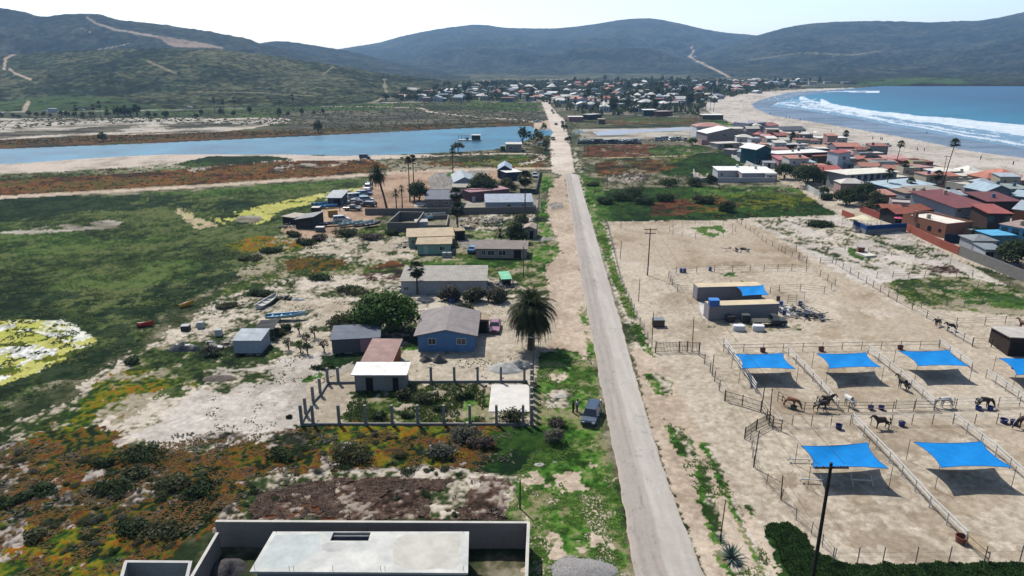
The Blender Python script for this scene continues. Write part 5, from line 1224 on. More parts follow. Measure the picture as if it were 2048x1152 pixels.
def truck():
    t = empty('flatbed_truck', G(1537, 650), R(2)); tag(t, 'old dark flatbed truck parked along the near container', 'truck'); p = mat('truck_paint', '232b29', .5, .2)
    MB().box(-2.9, .1, -.95, .95, .75, .88).build('flatbed', mat('bed_wood', '4a4a44', .8, .2), t)
    b = MB(); b.prism([(.15, .5), (.15, 1.1), (1.5, 1.1), (2.7, 1.0), (2.8, .5)], -.9, .9); b.build('body', p, t)
    c = MB(); c.loft([[(.2, -.85, 1.1), (1.5, -.85, 1.1), (1.5, .85, 1.1), (.2, .85, 1.1)], [(.3, -.7, 1.75), (1.15, -.7, 1.75), (1.15, .7, 1.75), (.3, .7, 1.75)]]); c.build('window', CARW, t)
    MB().box(.25, 1.2, -.73, .73, 1.751, 1.81).build('roof', p, t)
    for x in (-1.9, 2.0):
        for y in (-.85, .85): o = MB().tube([(0, -.13, 0), (0, .13, 0)], .42, 14).build('wheel', TYRE, t, (x, y, .42)); MB().tube([(0, -.14, 0), (0, .14, 0)], .2, 8).build('rim', RIM, o)
    for y in (-.65, .65): MB().tube([(2.78, y, .8), (2.86, y, .8)], .12, 8).build('headlight', LAMP, t)
truck()
bld('open_shed', 'open-sided dark shed with a pale flat roof at the right edge', 'shed', (2014, 712), (2095, 716), 5.5, 2.5, '3a3028', 'b8b2a8', 'shedb', .5, .3, doors=[(.5, 5, 2.2)], fm=None)
bld('brick_hut', 'tiny brick hut with a grey top in the sandy field', 'hut', (1715, 508), (1728, 509), 2.4, 1.5, '8a5a48', 'a8a29c', 'flat', ov=.1, wk='brick', doors=[(.3, .5, .9)])
MB().box(0, 2.8, 0, 3.6, 0, .45).build('concrete_platform', mat('pale_concrete', 'd6d0c6', .9, .08, 1), None, G(1732, 516), R(14)); tag(bpy.context.scene.objects['concrete_platform'], 'low pale concrete platform beside the tiny brick hut', 'platform')
# junk right of the containers
for i, (x, y, c, lb) in enumerate(((1562, 612, '1f4f9a', 'blue barrel at the top of the ranch junk pile'), (1568, 630, '1f3f7a', 'blue barrel in the middle of the ranch junk pile'), (1600, 612, '16305a', 'dark blue barrel by the metal frames'), (1612, 634, '20386a', 'dark blue barrel near the right of the junk pile'), (1556, 601, '6a5a48', 'rusty barrel standing next to the far container'))):
    drum(lb, x, y, .34, .9, c, open_=False)
def junk(label, px, py, w_, d_, n, cols, seed, nm='scrap_pile', h_=.9):
    rg = random.Random(seed); t = empty(nm, G(px, py)); tag(t, label, 'scrap pile')
    for ci, c in enumerate(cols):
        mb = MB()
        for i in range(n):
            x, y = rg.uniform(-1, 1) * w_ / 2, rg.uniform(-1, 1) * d_ / 2; z = rg.uniform(.05, h_) * (1 - (x / w_) ** 2 * 2); a = rg.uniform(0, 6.28); L = rg.uniform(.4, 1.8)
            if i % 3: mb.tube([(x, y, z), (x + math.cos(a) * L, y + math.sin(a) * L, max(.03, z + rg.uniform(-.4, .3)))], rg.uniform(.03, .08), 5)
            else:
                s = rg.uniform(.15, .5); k = MB(); k.box(-s, s, -s * .7, s * .7, 0, s * .6); M = Matrix.Rotation(a, 3, 'Z') @ Matrix.Rotation(rg.uniform(-.4, .4), 3, 'X'); mb.add([M @ Vector(v) + Vector((x, y, z * .5)) for v in k.v], k.f)
        mb.build('scrap', mat('scrap_' + c, c, .7, .3, 3), t)
    return t
junk('pile of metal frames and grey sheeting right of the containers', 1592, 626, 6, 6, 22, ['6f7678', '9aa2a4', '3a3430', '4d5a60'], 3, h_=1.3)
junk('low dark scrap pile with a wheel at the right end of the yard junk', 1626, 636, 4.5, 3, 14, ['2a2622', '4a4038', '5a6266'], 4)
junk('small heap of black scrap in the middle of the brown field', 1478, 502, 6, 4, 8, ['23211f', '4a4a4c', '8a8e92'], 6, h_=.5)
fence('rusty metal corral panel standing in the ranch junk', [(1575, 606), (1592, 606), (1608, 600)], 2, 1.6, [.3, .7, 1.1, 1.5], STEEL, r=.04, rr=.03)
# agave by the road
def agave(label, px, py, r_, h_, seed, n=46):
    rg = random.Random(seed); t = empty('agave', G(px, py)); tag(t, label, 'agave'); mb = MB()
    for i in range(n):
        az = i * 2.4; el = R(80 - 75 * i / n); L = r_ * rg.uniform(.85, 1.1); d = Vector((math.cos(az) * math.cos(el), math.sin(az) * math.cos(el), math.sin(el))); sd = Vector((-math.sin(az), math.cos(az), 0)); w_ = r_ * .055
        a = Vector((0, 0, .1)); b = a + d * L * .5; c = a + d * L + Vector((0, 0, -.05 * L)); k = len(mb.v); dn = Vector((0, 0, -w_ * .6))
        mb.v += [tuple(a - sd * w_ * .8), tuple(a + dn), tuple(a + sd * w_ * .8), tuple(b - sd * w_), tuple(b + dn), tuple(b + sd * w_), tuple(c)]
        mb.f += [(k, k + 1, k + 4, k + 3), (k + 1, k + 2, k + 5, k + 4), (k + 3, k + 4, k + 6), (k + 4, k + 5, k + 6)]
    mb.build('leaves', mat('agave_leaf', '5d7468', .5, .25, 2, col2='7f9488'), t)
    MB().tube([(0, 0, -.1), (0, 0, .3)], r_ * .12, 8).build('stem', DEAD, t)
agave('large spiky grey-green agave on the right verge', 1462, 1118, 1.5, 1.2, 3); agave('small dark agave at the foot of the dry flower stalk', 1441, 1082, .7, .6, 5, 26)
pole('dry dark flower stalk rising from the small agave', 1440, 1080, 4.3, .06, name='flower_stalk', cat='plant stalk', col='2c221c', lean=(.12, .0))
# ================================================================ properties left of the road
LG = leafm('leaf_bright', '2a4a1a', '5f8434'); LD = leafm('leaf_dark', '26361d', '4d6236'); LO = leafm('leaf_olive', '404830', '71754f'); LB = leafm('leaf_brown', '574c42', '807468'); LGR = leafm('leaf_grey', '57594b', '8c8b7a')
bld('blue_house', 'light blue house with a grey gable roof and two front windows', 'house', (836.5, 703), (949, 703), 10, 2.6, '6790bc', '857d7b', 'gabley', 1.0, .55, wins=[(.25, 1.2, 1.1, .9), (.77, 1.2, 1.3, .9)], doors=[(.6, .9, 2.0, 'r', 'd8d4cc')])
bld('porch', 'tan porch roof on posts on the right side of the blue house', 'porch', (953, 668), (978, 666), 3.2, 2.2, '6a5a4c', 'a08c74', 'shedr', .3, .2, doors=[(.5, 1.4, 2.0)], fm=None)
bld('concrete_hut', 'unfinished grey concrete hut with a white slab roof and two dark doorways', 'hut', (711, 783), (811, 783), 3.1, 2.45, '8e8d8a', 'eeece6', 'shedf', .15, .38, doors=[(.29, .95, 2.0), (.81, .75, 2.0)])
bld('brick_shelter', 'open brick shelter under a pinkish brown tiled roof', 'shelter', (727, 723), (782, 724), 6.6, 2.2, 'a8683f', 'a08078', 'shedf', .5, .35, z=2.2, rk='tile', wk='brick', doors=[(.5, 3, 1.9)])
bld('grey_shed', 'dark grey shed with a pink painted corner under a slate coloured flat roof', 'shed', (665, 707), (760, 702), 5, 2.15, '686a6e', '5a6270', 'shedf', .25, .2)
MB().box(0, 2.6, 0, .05, 0, 2.1).build('pink_panel', mat('pink_paint', 'b98a96', .9, .1), sc.objects['grey_shed'], (4.2, -.06, 0))
bld('white_hut', 'small pale blue-grey hut with a light metal roof beside a black shade net', 'hut', (469, 707), (524, 707), 3.9, 2.0, 'aab4c0', 'a9b2ba', 'shedf', .35, .15, rk='ribx', wins=[(.7, 1.2, .5, .5, 'r')])
bld('long_shed', 'long white shed with a wide grey roof behind three pampas bushes', 'shed', (803, 588), (972, 587), 8.2, 2.5, 'c4c4c4', 'a09a90', 'shedf', .5, .3, rk='ribx', wins=[(.06, .8, .8, .6)])
bld('mint_house', 'mint green house with a flat tan roof, front wing', 'house', (835.5, 509), (901, 508), 6.5, 2.35, '93b8a4', 'ab987a', 'flat', ov=.4, wins=[(.75, .9, 1.1, .9)], doors=[(.25, .9, 2.0, 'f', 'b8c8bc')])
bld('mint_house_wing', 'rear wing of the mint green house with a wide tan roof', 'house', (817.5, 495), (906, 492), 8, 2.5, '93b8a4', 'b09d7f', 'flat', ov=.5, wins=[(.1, .9, .8, .9)])
bld('carport', 'small flat brown carport roof on posts right of the mint green house', 'carport', (912, 481), (930, 480), 3, 2.3, '5a5048', 'a08d72', 'flat', ov=.2, doors=[(.5, 1.6, 2.1)], fm=None)
bld('brown_house', 'low brown house with a flat grey-brown roof and dark windows', 'house', (952, 516), (1053, 517), 6, 2.1, 'a39589', '7a7069', 'shedf', .3, .35, wins=[(.3, .7, 1.5, 1.0), (.52, .7, 1.5, 1.0), (.15, .7, .8, 1.1)], doors=[(.82, 1.6, 1.9)])
bld('roadside_hut', 'small pinkish grey hut with a brown gable roof close to the road', 'hut', (1046, 477), (1070, 478), 4.5, 2.4, '9a8d8a', 'a08f80', 'gabley', .7, .25, doors=[(.7, .9, 2.0)])
bld('boat_hall', 'pale blue gabled hall with a light metal roof by the gravel yard', 'hall', (909, 382), (950, 381), 17, 2.8, 'aab8c8', 'a8b2b8', 'gabley', 1.7, .3, rk='rib')
bld('annex', 'low tan annex in front of the pale blue hall', 'annex', (904, 388), (941, 388), 4, 2.1, '94887a', 'a09a8c', 'shedf', .5, .15)
bld('slate_house', 'house with large slate blue roof and pink edge behind the grey block wall', 'house', (852, 415), (918, 415), 9, 2.4, '857c7c', '5d6470', 'shedf', 1.2, .4, wins=[(.3, .8, 1.2, 1.0), (.6, .8, 1.6, 1.0)], extra=lambda t, W, D, h: MB().box(-.4, W + 10, D + .45, D + .75, h + 1.2, h + 1.45).build('fascia', mat('pink_fascia', 'a0666a', .8, .1), t))
bld('mauve_house', 'long mauve building with a pink roof edge and a white door', 'house', (941, 404), (1018, 396), 6, 2.9, '7a5a62', 'a27a7e', 'flat', ov=.15, doors=[(.08, 1.1, 1.6, 'f', 'd0d4d8')])
bld('metal_shed', 'long light grey metal shed behind the block wall with two dark windows', 'shed', (971, 421), (1066, 420), 8.5, 2.3, 'a9b3c1', '9da7b6', 'shedf', .9, .2, rk='ribx', wins=[(.5, .9, 1.0, 1.0), (.8, .9, .8, 1.0)])
bld('blue_gable_house', 'dark blue house with a pale blue gable roof near the road junction', 'house', (997, 357), (1022, 357), 12, 3.2, '333d58', '9aaaba', 'gabley', 1.6, .4)
bld('white_roof_house', 'dark house with a bright white flat roof near the road junction', 'house', (1013, 362), (1042, 360), 9, 3.0, '3d4350', 'e8e6e0', 'flat', ov=.3)
bld('lagoon_house', 'small off-white house on the shore of the lagoon', 'house', (1012, 303), (1043, 303), 8, 3.4, '9f9a94', 'c8c2ba', 'flat', ov=.3, wins=[(.3, 1, 1.4, 1), (.7, 1, 1.4, 1)])
bld('green_hut', 'dark green hut beside the off-white lagoon house', 'hut', (1001, 303), (1010, 303), 4, 2.4, '2f5a45', '7a8a80', 'flat', ov=.1)
bld('yard_shed', 'dark timber shed with a sloping grey plank roof in the boat yard', 'shed', (592, 457), (628, 458), 7, 2.3, '3a3836', '8f8d8c', 'shedl', .9, .3, rk='plank', extra=lambda t, W, D, h: MB().box(1, 4, -.06, -.01, 1.2, 1.35).build('plank', WOOD, t))
bld('lean_to', 'lean-to with a pale tan roof left of the dark timber shed', 'shed', (566, 447), (590, 450), 5, 1.9, '3d3630', 'a89f8c', 'flat', ov=.3, doors=[(.5, 2.8, 1.6)], fm=None)
bld('workshop', 'boat workshop with a light grey roof among the parked cars', 'workshop', (656, 413), (682, 413), 9, 2.6, '5a6472', 'a9adb2', 'shedf', .6, .5, doors=[(.7, 2, 2.2)], fm=None)
bld('white_block', 'small white block shed inside the ruined walls', 'shed', (831, 458), (856, 457), 3.5, 1.7, 'b4bcc8', 'b4b0aa', 'flat', ov=.1)
bld('tarp_shelter', 'shelter with a bright green tarp roof among junk beside the long shed', 'shelter', (1004, 574), (1022, 573), 3.2, 1.5, '5a5a54', '7fc8a0', 'shedf', .5, .2, doors=[(.5, 1.2, 1.2)], fm=None)
# shade net
t = empty('shade_net', G(505, 664)); tag(t, 'black shade net on wooden posts behind the small pale hut', 'shade net')
c = [G(506, 660, 2.0), G(547, 658, 2.0), G(561, 636, 2.0), G(522, 640, 2.0)]; O = G(505, 664)
mb = MB(); nn_ = 8
for i in range(nn_ + 1):
    for j in range(nn_ + 1):
        u, v = i / nn_, j / nn_; q = c[0].lerp(c[1], u).lerp(c[3].lerp(c[2], u), v); q.z -= .25 * math.sin(u * math.pi) * (.6 + .4 * math.sin(v * 12)); mb.v.append(tuple(q - O))
for i in range(nn_):
    for j in range(nn_): a = i * (nn_ + 1) + j; mb.f.append((a, a + nn_ + 1, a + nn_ + 2, a + 1))
mb.build('net', mat('black_net', '24272b', .9, .2, 2), t)
for q in c: MB().tube([(q.x - O.x, q.y - O.y, 0), tuple(q - O)], .06, 6).build('post', WOOD, t)
# walls
wall('long grey block wall across the yard below the slate roofed house', [(731, 430), (893, 429), (1072, 426)], 1.9, .2, '7d756d', 'brick')
wall('unfinished block wall of the first ruined room', [(776, 463), (833, 463), (848, 441), (800, 440), (776, 463)], 2.3, .2, '7a736c', 'brick', name='ruined_wall', cap='9a948c')
wall('low block wall around the rubble plot beside the ruin', [(852, 459), (893, 459), (897, 438), (838, 440)], 1.2, .2, '857e76', 'brick', name='ruined_wall')
wall('grey wall along the paved yard by the road junction', [(1072, 388), (1081, 346)], 1.8, .2, '5f6064')
wall('dark green slatted wall below the paved yard', [(1040, 386), (1072, 388)], 1.6, .15, '3a4a44')
fence('sagging wire fence beside the road shoulder', [(1074, 480), (1075, 440), (1078, 400)], 3.5, 1.6, [.6, 1.2], THIN, WIRE, r=.05, rr=.01)
# concrete pillar fences around the garden plot
CP = mat('cast_concrete', '8c8b88', .9, .12, 2)
def pillars(label, pts, xs_, h, curb=.35, r=.16):
    O = G(*pts[0]); t = empty('pillar_fence', O); tag(t, label, 'fence', 'concrete pillar fences of the garden plot')
    me = MB().box(-r, r, -r, r, -.1, h).mesh('post', CP)
    for p in xs_: link('post', me, None, t, G(*p) - O)
    mb = MB()
    for a, b in zip(pts[:-1], pts[1:]):
        a = G(*a) - O; b = G(*b) - O; n = Vector((-(b - a).y, (b - a).x, 0)).normalized() * .1
        mb.add([a - n + Vector((0, 0, -.05)), b - n + Vector((0, 0, -.05)), b + n + Vector((0, 0, -.05)), a + n + Vector((0, 0, -.05)), a - n + Vector((0, 0, curb)), b - n + Vector((0, 0, curb)), b + n + Vector((0, 0, curb)), a + n + Vector((0, 0, curb))], [(0, 3, 2, 1), (4, 5, 6, 7), (0, 1, 5, 4), (1, 2, 6, 5), (2, 3, 7, 6), (3, 0, 4, 7)])
    mb.build('curb', CP, t)
pillars('front row of grey concrete pillars on a low curb below the garden plot', [(603, 851), (1058, 851)], [(604, 851)] + [(x, 851) for x in (627, 679, 732, 785, 836, 888, 940, 993, 1046)], 2.75)
pillars('rear row of grey concrete pillars beside the white slab roof', [(812, 766), (1055, 765)], [(x, 765.5) for x in (862.5, 909, 955.5, 1002, 1048.7)], 2.4)
pillars('left row of grey concrete pillars running back from the plot corner', [(603, 850), (612, 830), (627, 806), (642, 790), (656, 768), (712, 767)], [(612, 831), (627, 807), (641, 790), (656, 768), (677, 767)], 2.4)
pillars('right row of closely set concrete pillars facing the road', [(1063, 851), (1063, 762)], [(1063, y) for y in (850, 838, 826, 813, 800, 788, 776, 764)], 2.7, r=.2)
mb = MB(); q = [G(983, 769, .14), G(1058, 769, .14), G(1059, 823, .14), G(977, 823, .14)]; mb.add([tuple(v) for v in q] + [(v.x, v.y, -.1) for v in q], [(3, 2, 1, 0), (0, 1, 5, 4), (1, 2, 6, 5), (2, 3, 7, 6), (3, 0, 4, 7)])
o = mb.build('concrete_slab', mat('white_concrete', 'd6d2ca', .9, .1, .8)); o['kind'] = 'structure'
# foreground unfinished building
wz = 2.7
wall('high grey block wall around the unfinished foreground building', [(434, 1043), (1057, 1046), (1052, 1175)], wz, .22, '958b82', 'brick', cap='c8c4ba', z=wz)
wall('stepped left block wall of the unfinished foreground building', [(434, 1068), (385, 1152), (365, 1190)], 2.2, .22, '958b82', 'brick', cap='c8c4ba', z=2.2)
wall('low separate grey block wall in the bottom left foreground', [(240, 1168), (252, 1124), (381, 1125), (372, 1165)], 2.2, .22, 'aaa69e', 'brick', cap='c0beb8', z=2.2)
def slab():
    z = 3.1; c = [G(546, 1063, z), G(938, 1063, z), G(936, 1146, z), G(499, 1143, z)]; O = Vector((c[3].x, c[3].y, 0)); t = empty('concrete_building', O); tag(t, 'unfinished building with a bare white concrete slab roof and a square opening', 'building')
    def P(u, v, dz=0): q = c[0].lerp(c[1], u).lerp(c[3].lerp(c[2], u), v); return tuple(q - O + Vector((0, 0, dz)))
    us = [0, .31, .5, 1]; vs_ = [0, .02, .24, 1]; mb = MB()
    for i in range(3):
        for j in range(3):
            if i == 1 and j == 1: continue
            k = [P(us[i], vs_[j]), P(us[i + 1], vs_[j]), P(us[i + 1], vs_[j + 1]), P(us[i], vs_[j + 1])]; mb.add(k[::-1], [(0, 1, 2, 3)]); mb.add([(a, b, cc - .18) for a, b, cc in k], [(0, 1, 2, 3)])
    def sk(pts): 
        for a, b in zip(pts, pts[1:] + pts[:1]): mb.add([a, b, (b[0], b[1], b[2] - .18), (a[0], a[1], a[2] - .18)], [(0, 1, 2, 3)])
    sk([P(0, 0), P(1, 0), P(1, 1), P(0, 1)]); sk([P(.31, .02), P(.5, .02), P(.5, .24), P(.31, .24)])
    mb.build('roof', mat('bare_slab', 'c0c3bf', .85, .16, .55, .01, col2='dcdad2'), t)
    w_ = MB(); a0 = P(.02, .04); a1 = P(.98, .97); w_.box(a0[0] + .9, a1[0] - .3, a1[1] + .2, a0[1], 0, 2.9); 
    wl = MB(); x0, x1, y0, y1 = a0[0], a1[0], a1[1], a0[1]
    for q in ((x0, x1, y0, y0 + .2), (x0, x1, y1 - .2, y1), (x0, x0 + .2, y0 + .2, y1 - .2), (x1 - .2, x1, y0 + .2, y1 - .2)): wl.box(*q, 0, 2.9)
    wl.build('wall', wallm('7a7c80', 'brick'), t)
    for pts_, c_ in (([(.28, .36), (.3, .29), (.35, .27), (.395, .3), (.405, .4), (.385, .5), (.33, .53), (.29, .48)], 'b4b4b0'), ([(.63, .3), (.645, .17), (.68, .08), (.74, .05), (.82, .07), (.9, .04), (.955, .06), (.96, .3), (.95, .55), (.96, .8), (.93, .93), (.86, .9), (.78, .94), (.7, .9), (.65, .78), (.635, .55)], 'c2bfb4'), ([(.02, .1), (.25, .06), (.27, .4), (.2, .9), (.02, .92)], 'b9c0bd')):
        MB().add([P(a, b, .004) for a, b in pts_][::-1], [tuple(range(len(pts_)))]).build('cement_patch', mat('cement_' + c_, c_, .9, .14, .8), t)
    st = MB()
    for k in range(6): s_ = P(.33 + .025 * k, .14); st.box(s_[0] - .25, s_[0] + .25, s_[1] - .4, s_[1] + .4, 2.4 - k * .4, 2.5 - k * .4)
    st.build('stair', mat('white_step', 'dcd8d0', .9, .1), t)
    rb = MB()
    for u, v in ((.02, .96), (.18, .97), (.2, .97), (.38, .97), (.6, .97), (.62, .97), (.98, .95), (.46, .0), (.48, .0), (.02, .03), (.97, .03)): s_ = P(u, v); rb.tube([s_, (s_[0], s_[1], s_[2] + .5)], .015, 4)
    rb.build('rebar', DARKM, t)
slab()
bld('lower_roof', 'strip of dark red and grey roof at the very bottom edge, just below the white slab', 'roof', (536, 1151), (880, 1151), .6, 2.5, '6a6c70', '8a5a58', 'flat', z=2.9, ov=.1)
# piles
heap('brush_pile', 'heap of dark dry branches inside the foreground block wall', 'brush pile', G(452, 1140), 3.4, 2.6, .9, mat('dry_brush', '4a4648', .95, .45, 6, .08), 3)
heap('sand_mound', 'pale grey gravel mound beneath the big date palm', 'mound', G(1012, 738), 5.5, 3.6, 1.0, mat('pale_gravel', 'a8a8a4', .95, .12, 3, .02), 4)
heap('gravel_mound', 'dark grey gravel mound beside the big date palm', 'mound', G(1040, 733), 3.8, 2.6, 1.1, mat('dark_gravel', '6f7274', .95, .2, 3, .02), 5)
heap('rubble_heap', 'heap of pale broken concrete at the bottom edge beside the road verge', 'rubble', G(1165, 1140), 6.2, 3.2, .35, mat('rubble', '8f8c8a', .95, .35, 5, .08), 8)
heap('tarp_heap', 'black plastic covered heap among the junk left of the pale hut', 'covered heap', G(368, 699), 4.6, 2.2, 1.1, mat('black_plastic', '17181a', .45, .2, 3, .05, spec=.6), 9)
heap('boulder', 'dark boulder in front of the blue house, left of two', 'boulder', G(853, 722), 2.2, 1.3, .8, mat('boulder', '5f5d58', .95, .3, 3, .03), 10)
heap('boulder', 'larger grey boulder in front of the blue house, right of two', 'boulder', G(881, 724), 2.4, 1.4, 1.1, mat('boulder', '5f5d58'), 11)
heap('debris_heap', 'low heap of brown debris on the sandy plot', 'debris', G(437, 757), 4.4, 2.4, .35, mat('debris', '5a5048', .95, .5, 4, .06), 12)
heap('woven_sacks', 'long row of white sacks lying on the sand near the white boat', 'sacks', G(597, 600), 3.0, .9, .6, mat('sack', 'c8c8c4', .7, .1, 3), 14)
for k, (x, y, w_, h_, lb) in enumerate(((1078, 930, 1.2, .25, 'white rock half buried in the green verge'), (1110, 925, .5, .2, 'small pale rock in the green verge'), (930, 870, 1.3, .4, 'tan rock at the edge of the ice plant'), (1120, 792, 2.0, .2, 'pale stony patch left of the parked silver-blue car'), (575, 820, .9, .15, 'flat pale rock near the left pillars'))):
    heap('rock', lb, 'rock', G(x, y), w_, w_ * .7, h_, mat('pale_rock', 'b0aca4', .95, .2, 4, .02), 20 + k)
junk('scattered scrap and white buckets left of the pale hut', 440, 690, 5, 3, 12, ['b8b8b4', '5a5854', '8a7a68'], 21, h_=.5)
junk('jumble of planks and sheets right of the long shed', 1000, 572, 7, 3, 14, ['8a8078', '5a4a40', 'a8a49c', '4a4c50'], 22, h_=.7)
junk('pile of rusty scrap and driftwood on the rubble plot', 962, 446, 13, 9, 26, ['6a5a4c', '8a7a6c', '9aa0a4', '4a3c34'], 23, h_=.9)
junk('white plastic sheets and bins left of the long shed', 790, 578, 5, 3, 8, ['c4c4c4', '9a9a98'], 24, h_=.8)
junk('clutter of nets and timber under the lean-to', 574, 455, 5, 3, 12, ['3a342f', 'a8a49c', '5a5048'], 25, h_=.9)
junk('clutter on the patio left of the mint green house', 806, 492, 2.6, 6, 10, ['5a4a44', '9a9ca0', '4a4a4c'], 26, h_=.8)
junk('dark fishing gear beside the long row of sacks', 570, 598, 2.4, 1.4, 10, ['23221f', '3a3835'], 27, h_=.7)
for x, y, w_, c, lb in ((372, 660, 1.3, '2b2b2d', 'black metal frame table on the sand'), (402, 656, 1.0, 'b8bcc0', 'white caged water tank on the sand, left of another tank'), (438, 671, 1.0, 'd8d8d4', 'white plastic tank lying on the sand')):
    boxthing('water_tank' if w_ < 1.2 else 'frame_table', lb, 'tank' if w_ < 1.2 else 'table', x, y, w_, w_ * .9, 1.0 if w_ < 1.2 else .8, mat('tank_' + c, c, .5, .15), STEEL, rot=8)
for x, lb in ((889, 'white water tank behind the mint green house, left of a pair'), (899, 'white water tank behind the mint green house, right of a pair')): boxthing('water_tank', lb, 'tank', x, 515, 1.0, 1.0, 1.2, mat('tank_pair', '9aa0a4', .5, .2), bev=.12)
boxthing('crate', 'yellow wooden crate in the boat yard', 'crate', 666, 433, 2.6, 1.6, 1.9, mat('yellow_crate', 'b8914a', .8, .15, 3), bev=.05, rot=20)
boxthing('bin', 'grey box with a white lid at the edge of the boat yard', 'bin', 641, 463, 2.2, 1.5, 1.2, mat('grey_bin', '6a6a6a', .7, .2), mat('white_lid', 'c8c8c8', .6, .1))
boxthing('trailer_box', 'dark box trailer with a pale top at the left end of the boat yard', 'trailer', 633, 428, 2.3, 2.2, 2.0, mat('dark_trailer', '2b2826', .7, .2), mat('pale_top', 'c4bcb0', .6, .1))
drum('blue barrel at the foot of the first pampas bush', 904, 606, .5, .9, '1c3a7a', open_=False)
for x, y, c, lb in ((292, 653, 'c8382c', 'small bright red kayak lying at the marsh edge'), (374, 613, 'd8a428', 'small yellow kayak lying at the marsh edge')):
    boat(lb, x, y, 15 if c[0] == 'c' else 50, 2.6, .8, c, c, name='kayak', z=.02)
# boats
boat('white open skiff with bench seats pulled up on the sand, bow away', 537, 607, 78, 6.6, 1.9, 'cfcfca', 'b8b8b0', motor=False)
boat('light blue open skiff on a low trailer', 573, 640, 9, 6.6, 1.8, '9cc8dc', '6aa6c4', z=.45)
for x, y, hd, L, c, d, lb in ((684, 450, 30, 5.4, '8ab0b0', 'b4cccc', 'pale green skiff in the yard, first right of the white off-roader'), (702, 452, 28, 6.4, '8fb0b4', 'a4bcc0', 'pale teal skiff in the middle of the yard boats'), (727, 451, 35, 5.8, 'a0bcbc', 'b8d0d0', 'pale skiff at the right of the light yard boats'),
                              (745, 453, 38, 5.0, '3a4048', 'a8acb0', 'dark hulled skiff against the ruined wall'), (660, 452, 25, 6.6, '2a3340', '6a7480', 'big dark blue hulled boat beside the crate'), (857, 413, 0, 7.0, 'c0ccd8', 'd8dce0', 'white motor boat on a trailer by the slate roofed house'),
                              (868, 434, 4, 6.8, 'b8bcb4', 'a8aca4', 'cream hulled boat in front of the block wall'), (850, 441, 8, 4.5, '9ac0d0', 'a8ccd8', 'small pale blue boat beside the cream hulled boat'),
                              (642, 412, 12, 5.6, '2a8ab4', '3fa4cc', 'turquoise covered boat at the left of the car yard'), (655, 417, 8, 6.0, '2f7fb8', '58a8d8', 'bright blue covered boat in front of the workshop'), (668, 412, 10, 5.6, '5a9cc4', '9cc8e0', 'light blue boat behind the bright blue one')):
    boat(lb, x, y, hd, L, 1.9, c, d, z=.35, group='boats stored in the yard')
# cars
car('silver-blue SUV parked on the grass verge beside the road', 1183, 838, -107, 'suv', '34485e')
car('old pinkish mauve sedan parked beside the blue house', 990, 659, -92, 'sedan', '9a6078')
for x, y, hd, kd, c, lb in ((683, 443, 20, 'suv', 'd0d2d4', 'white off-roader in the middle of the boat yard'), (706, 421, -8, 'pickup', '1f2226', 'black pickup truck in front of the workshop'), (736, 413, 170, 'suv', '1a1b1d', 'black SUV at the right of the car yard'),
                            (737, 379, -95, 'van', 'd8dadc', 'white van near the far end of the yard cars'), (738, 388, -70, 'sedan', '1f3f8c', 'dark blue car in the yard in front of the white van'), (728, 391, 30, 'suv', '9ab0c4', 'pale blue car in the yard beside the dark blue car'),
                            (717, 396, 20, 'suv', '3f8070', 'teal green car in the car yard'), (711, 399, 25, 'van', 'cfd2d4', 'white minivan left of the teal green car'), (724, 402, 10, 'pickup', '2f6aa0', 'mid blue pickup in the middle of the car yard'), (733, 403, 15, 'suv', 'b4c8d0', 'pale silver car behind the black SUV'),
                            (721, 409, 5, 'sedan', '5a4a48', 'brown sedan left of the black SUV'), (709, 407, 10, 'sedan', 'c0c4c8', 'silver sedan beside the workshop'), (738, 372, -60, 'sedan', '4a5058', 'dark grey car at the far end of the yard')):
    car(lb, x, y, hd, kd, c, group='vehicles in the yard')
car('blue car under the left eave of the low brown house', 946, 503, 80, 'sedan', '4f8ac4')
car('dark blue van parked on the lagoon shore track', 730, 317.5, 5, 'van', '22365c')
car('white pickup parked in the paved yard by the junction', 1070, 354, -90, 'pickup', 'c0c8d0')
# people
person('person in dark clothes standing left of another beside the parked car', 1146, 826, 20, '1d1f24', '26282e', pose='hold')
person('person in a light shirt and dark trousers beside the parked silver-blue car', 1154, 824, 200, 'b4bcc4', '2a2d34', pose='hold')
person('person in dark clothes walking near the workshop', 680, 423, 200, '3a3f48', '23262c'); person('person standing alone on the brown yard dirt by the tall palm', 753, 414, 90, '4a3f3a', '2a2826')
# palms
date_palm('huge date palm with a dense drooping crown beside the road', G(1062, 698), 6.0, 5.3, 3, n=150, lw=.85, tr=.5)
date_palm('tall slim date palm leaning left behind the block wall', G(774, 417), 10.2, 4.6, 4, n=110, lean=(-2.4, 0), fr=False, tr=.28)
date_palm('young feather palm at the left of two behind the block wall', G(793, 418), 4.6, 2.0, 6, n=26, fr=False, tr=.16); date_palm('young feather palm at the right of two behind the block wall', G(805, 418), 6.0, 1.8, 7, n=26, fr=False, tr=.16)
fan_palm('fan palm with a full round head in front of the long white shed', G(835, 590), 5.0, 1.9, 8)
fan_palm('tall fan palm with a thick brown skirt beside the metal shed', G(1050, 430), 10.5, 2.6, 9, n=44)
fan_palm('slim tall fan palm, left of a pair by the round tree', G(820, 404), 12.8, 1.5, 10, skirt=False); fan_palm('slim tall fan palm, right of a pair by the round tree', G(829, 402), 13.2, 1.5, 11, skirt=False)
fan_palm('lone slim fan palm at the edge of the dirt road', G(906, 348), 8.8, 1.6, 12, skirt=False); fan_palm('shaggy fan palm in front of the slate roofed house', G(914, 449), 8.2, 2.3, 13, n=44); fan_palm('lower shaggy fan palm on the rubble plot', G(916, 466), 6.2, 2.3, 14, n=44)
fan_palm('dark fan palm on the shore beside the lagoon house', G(1058, 293), 6.2, 1.8, 15)
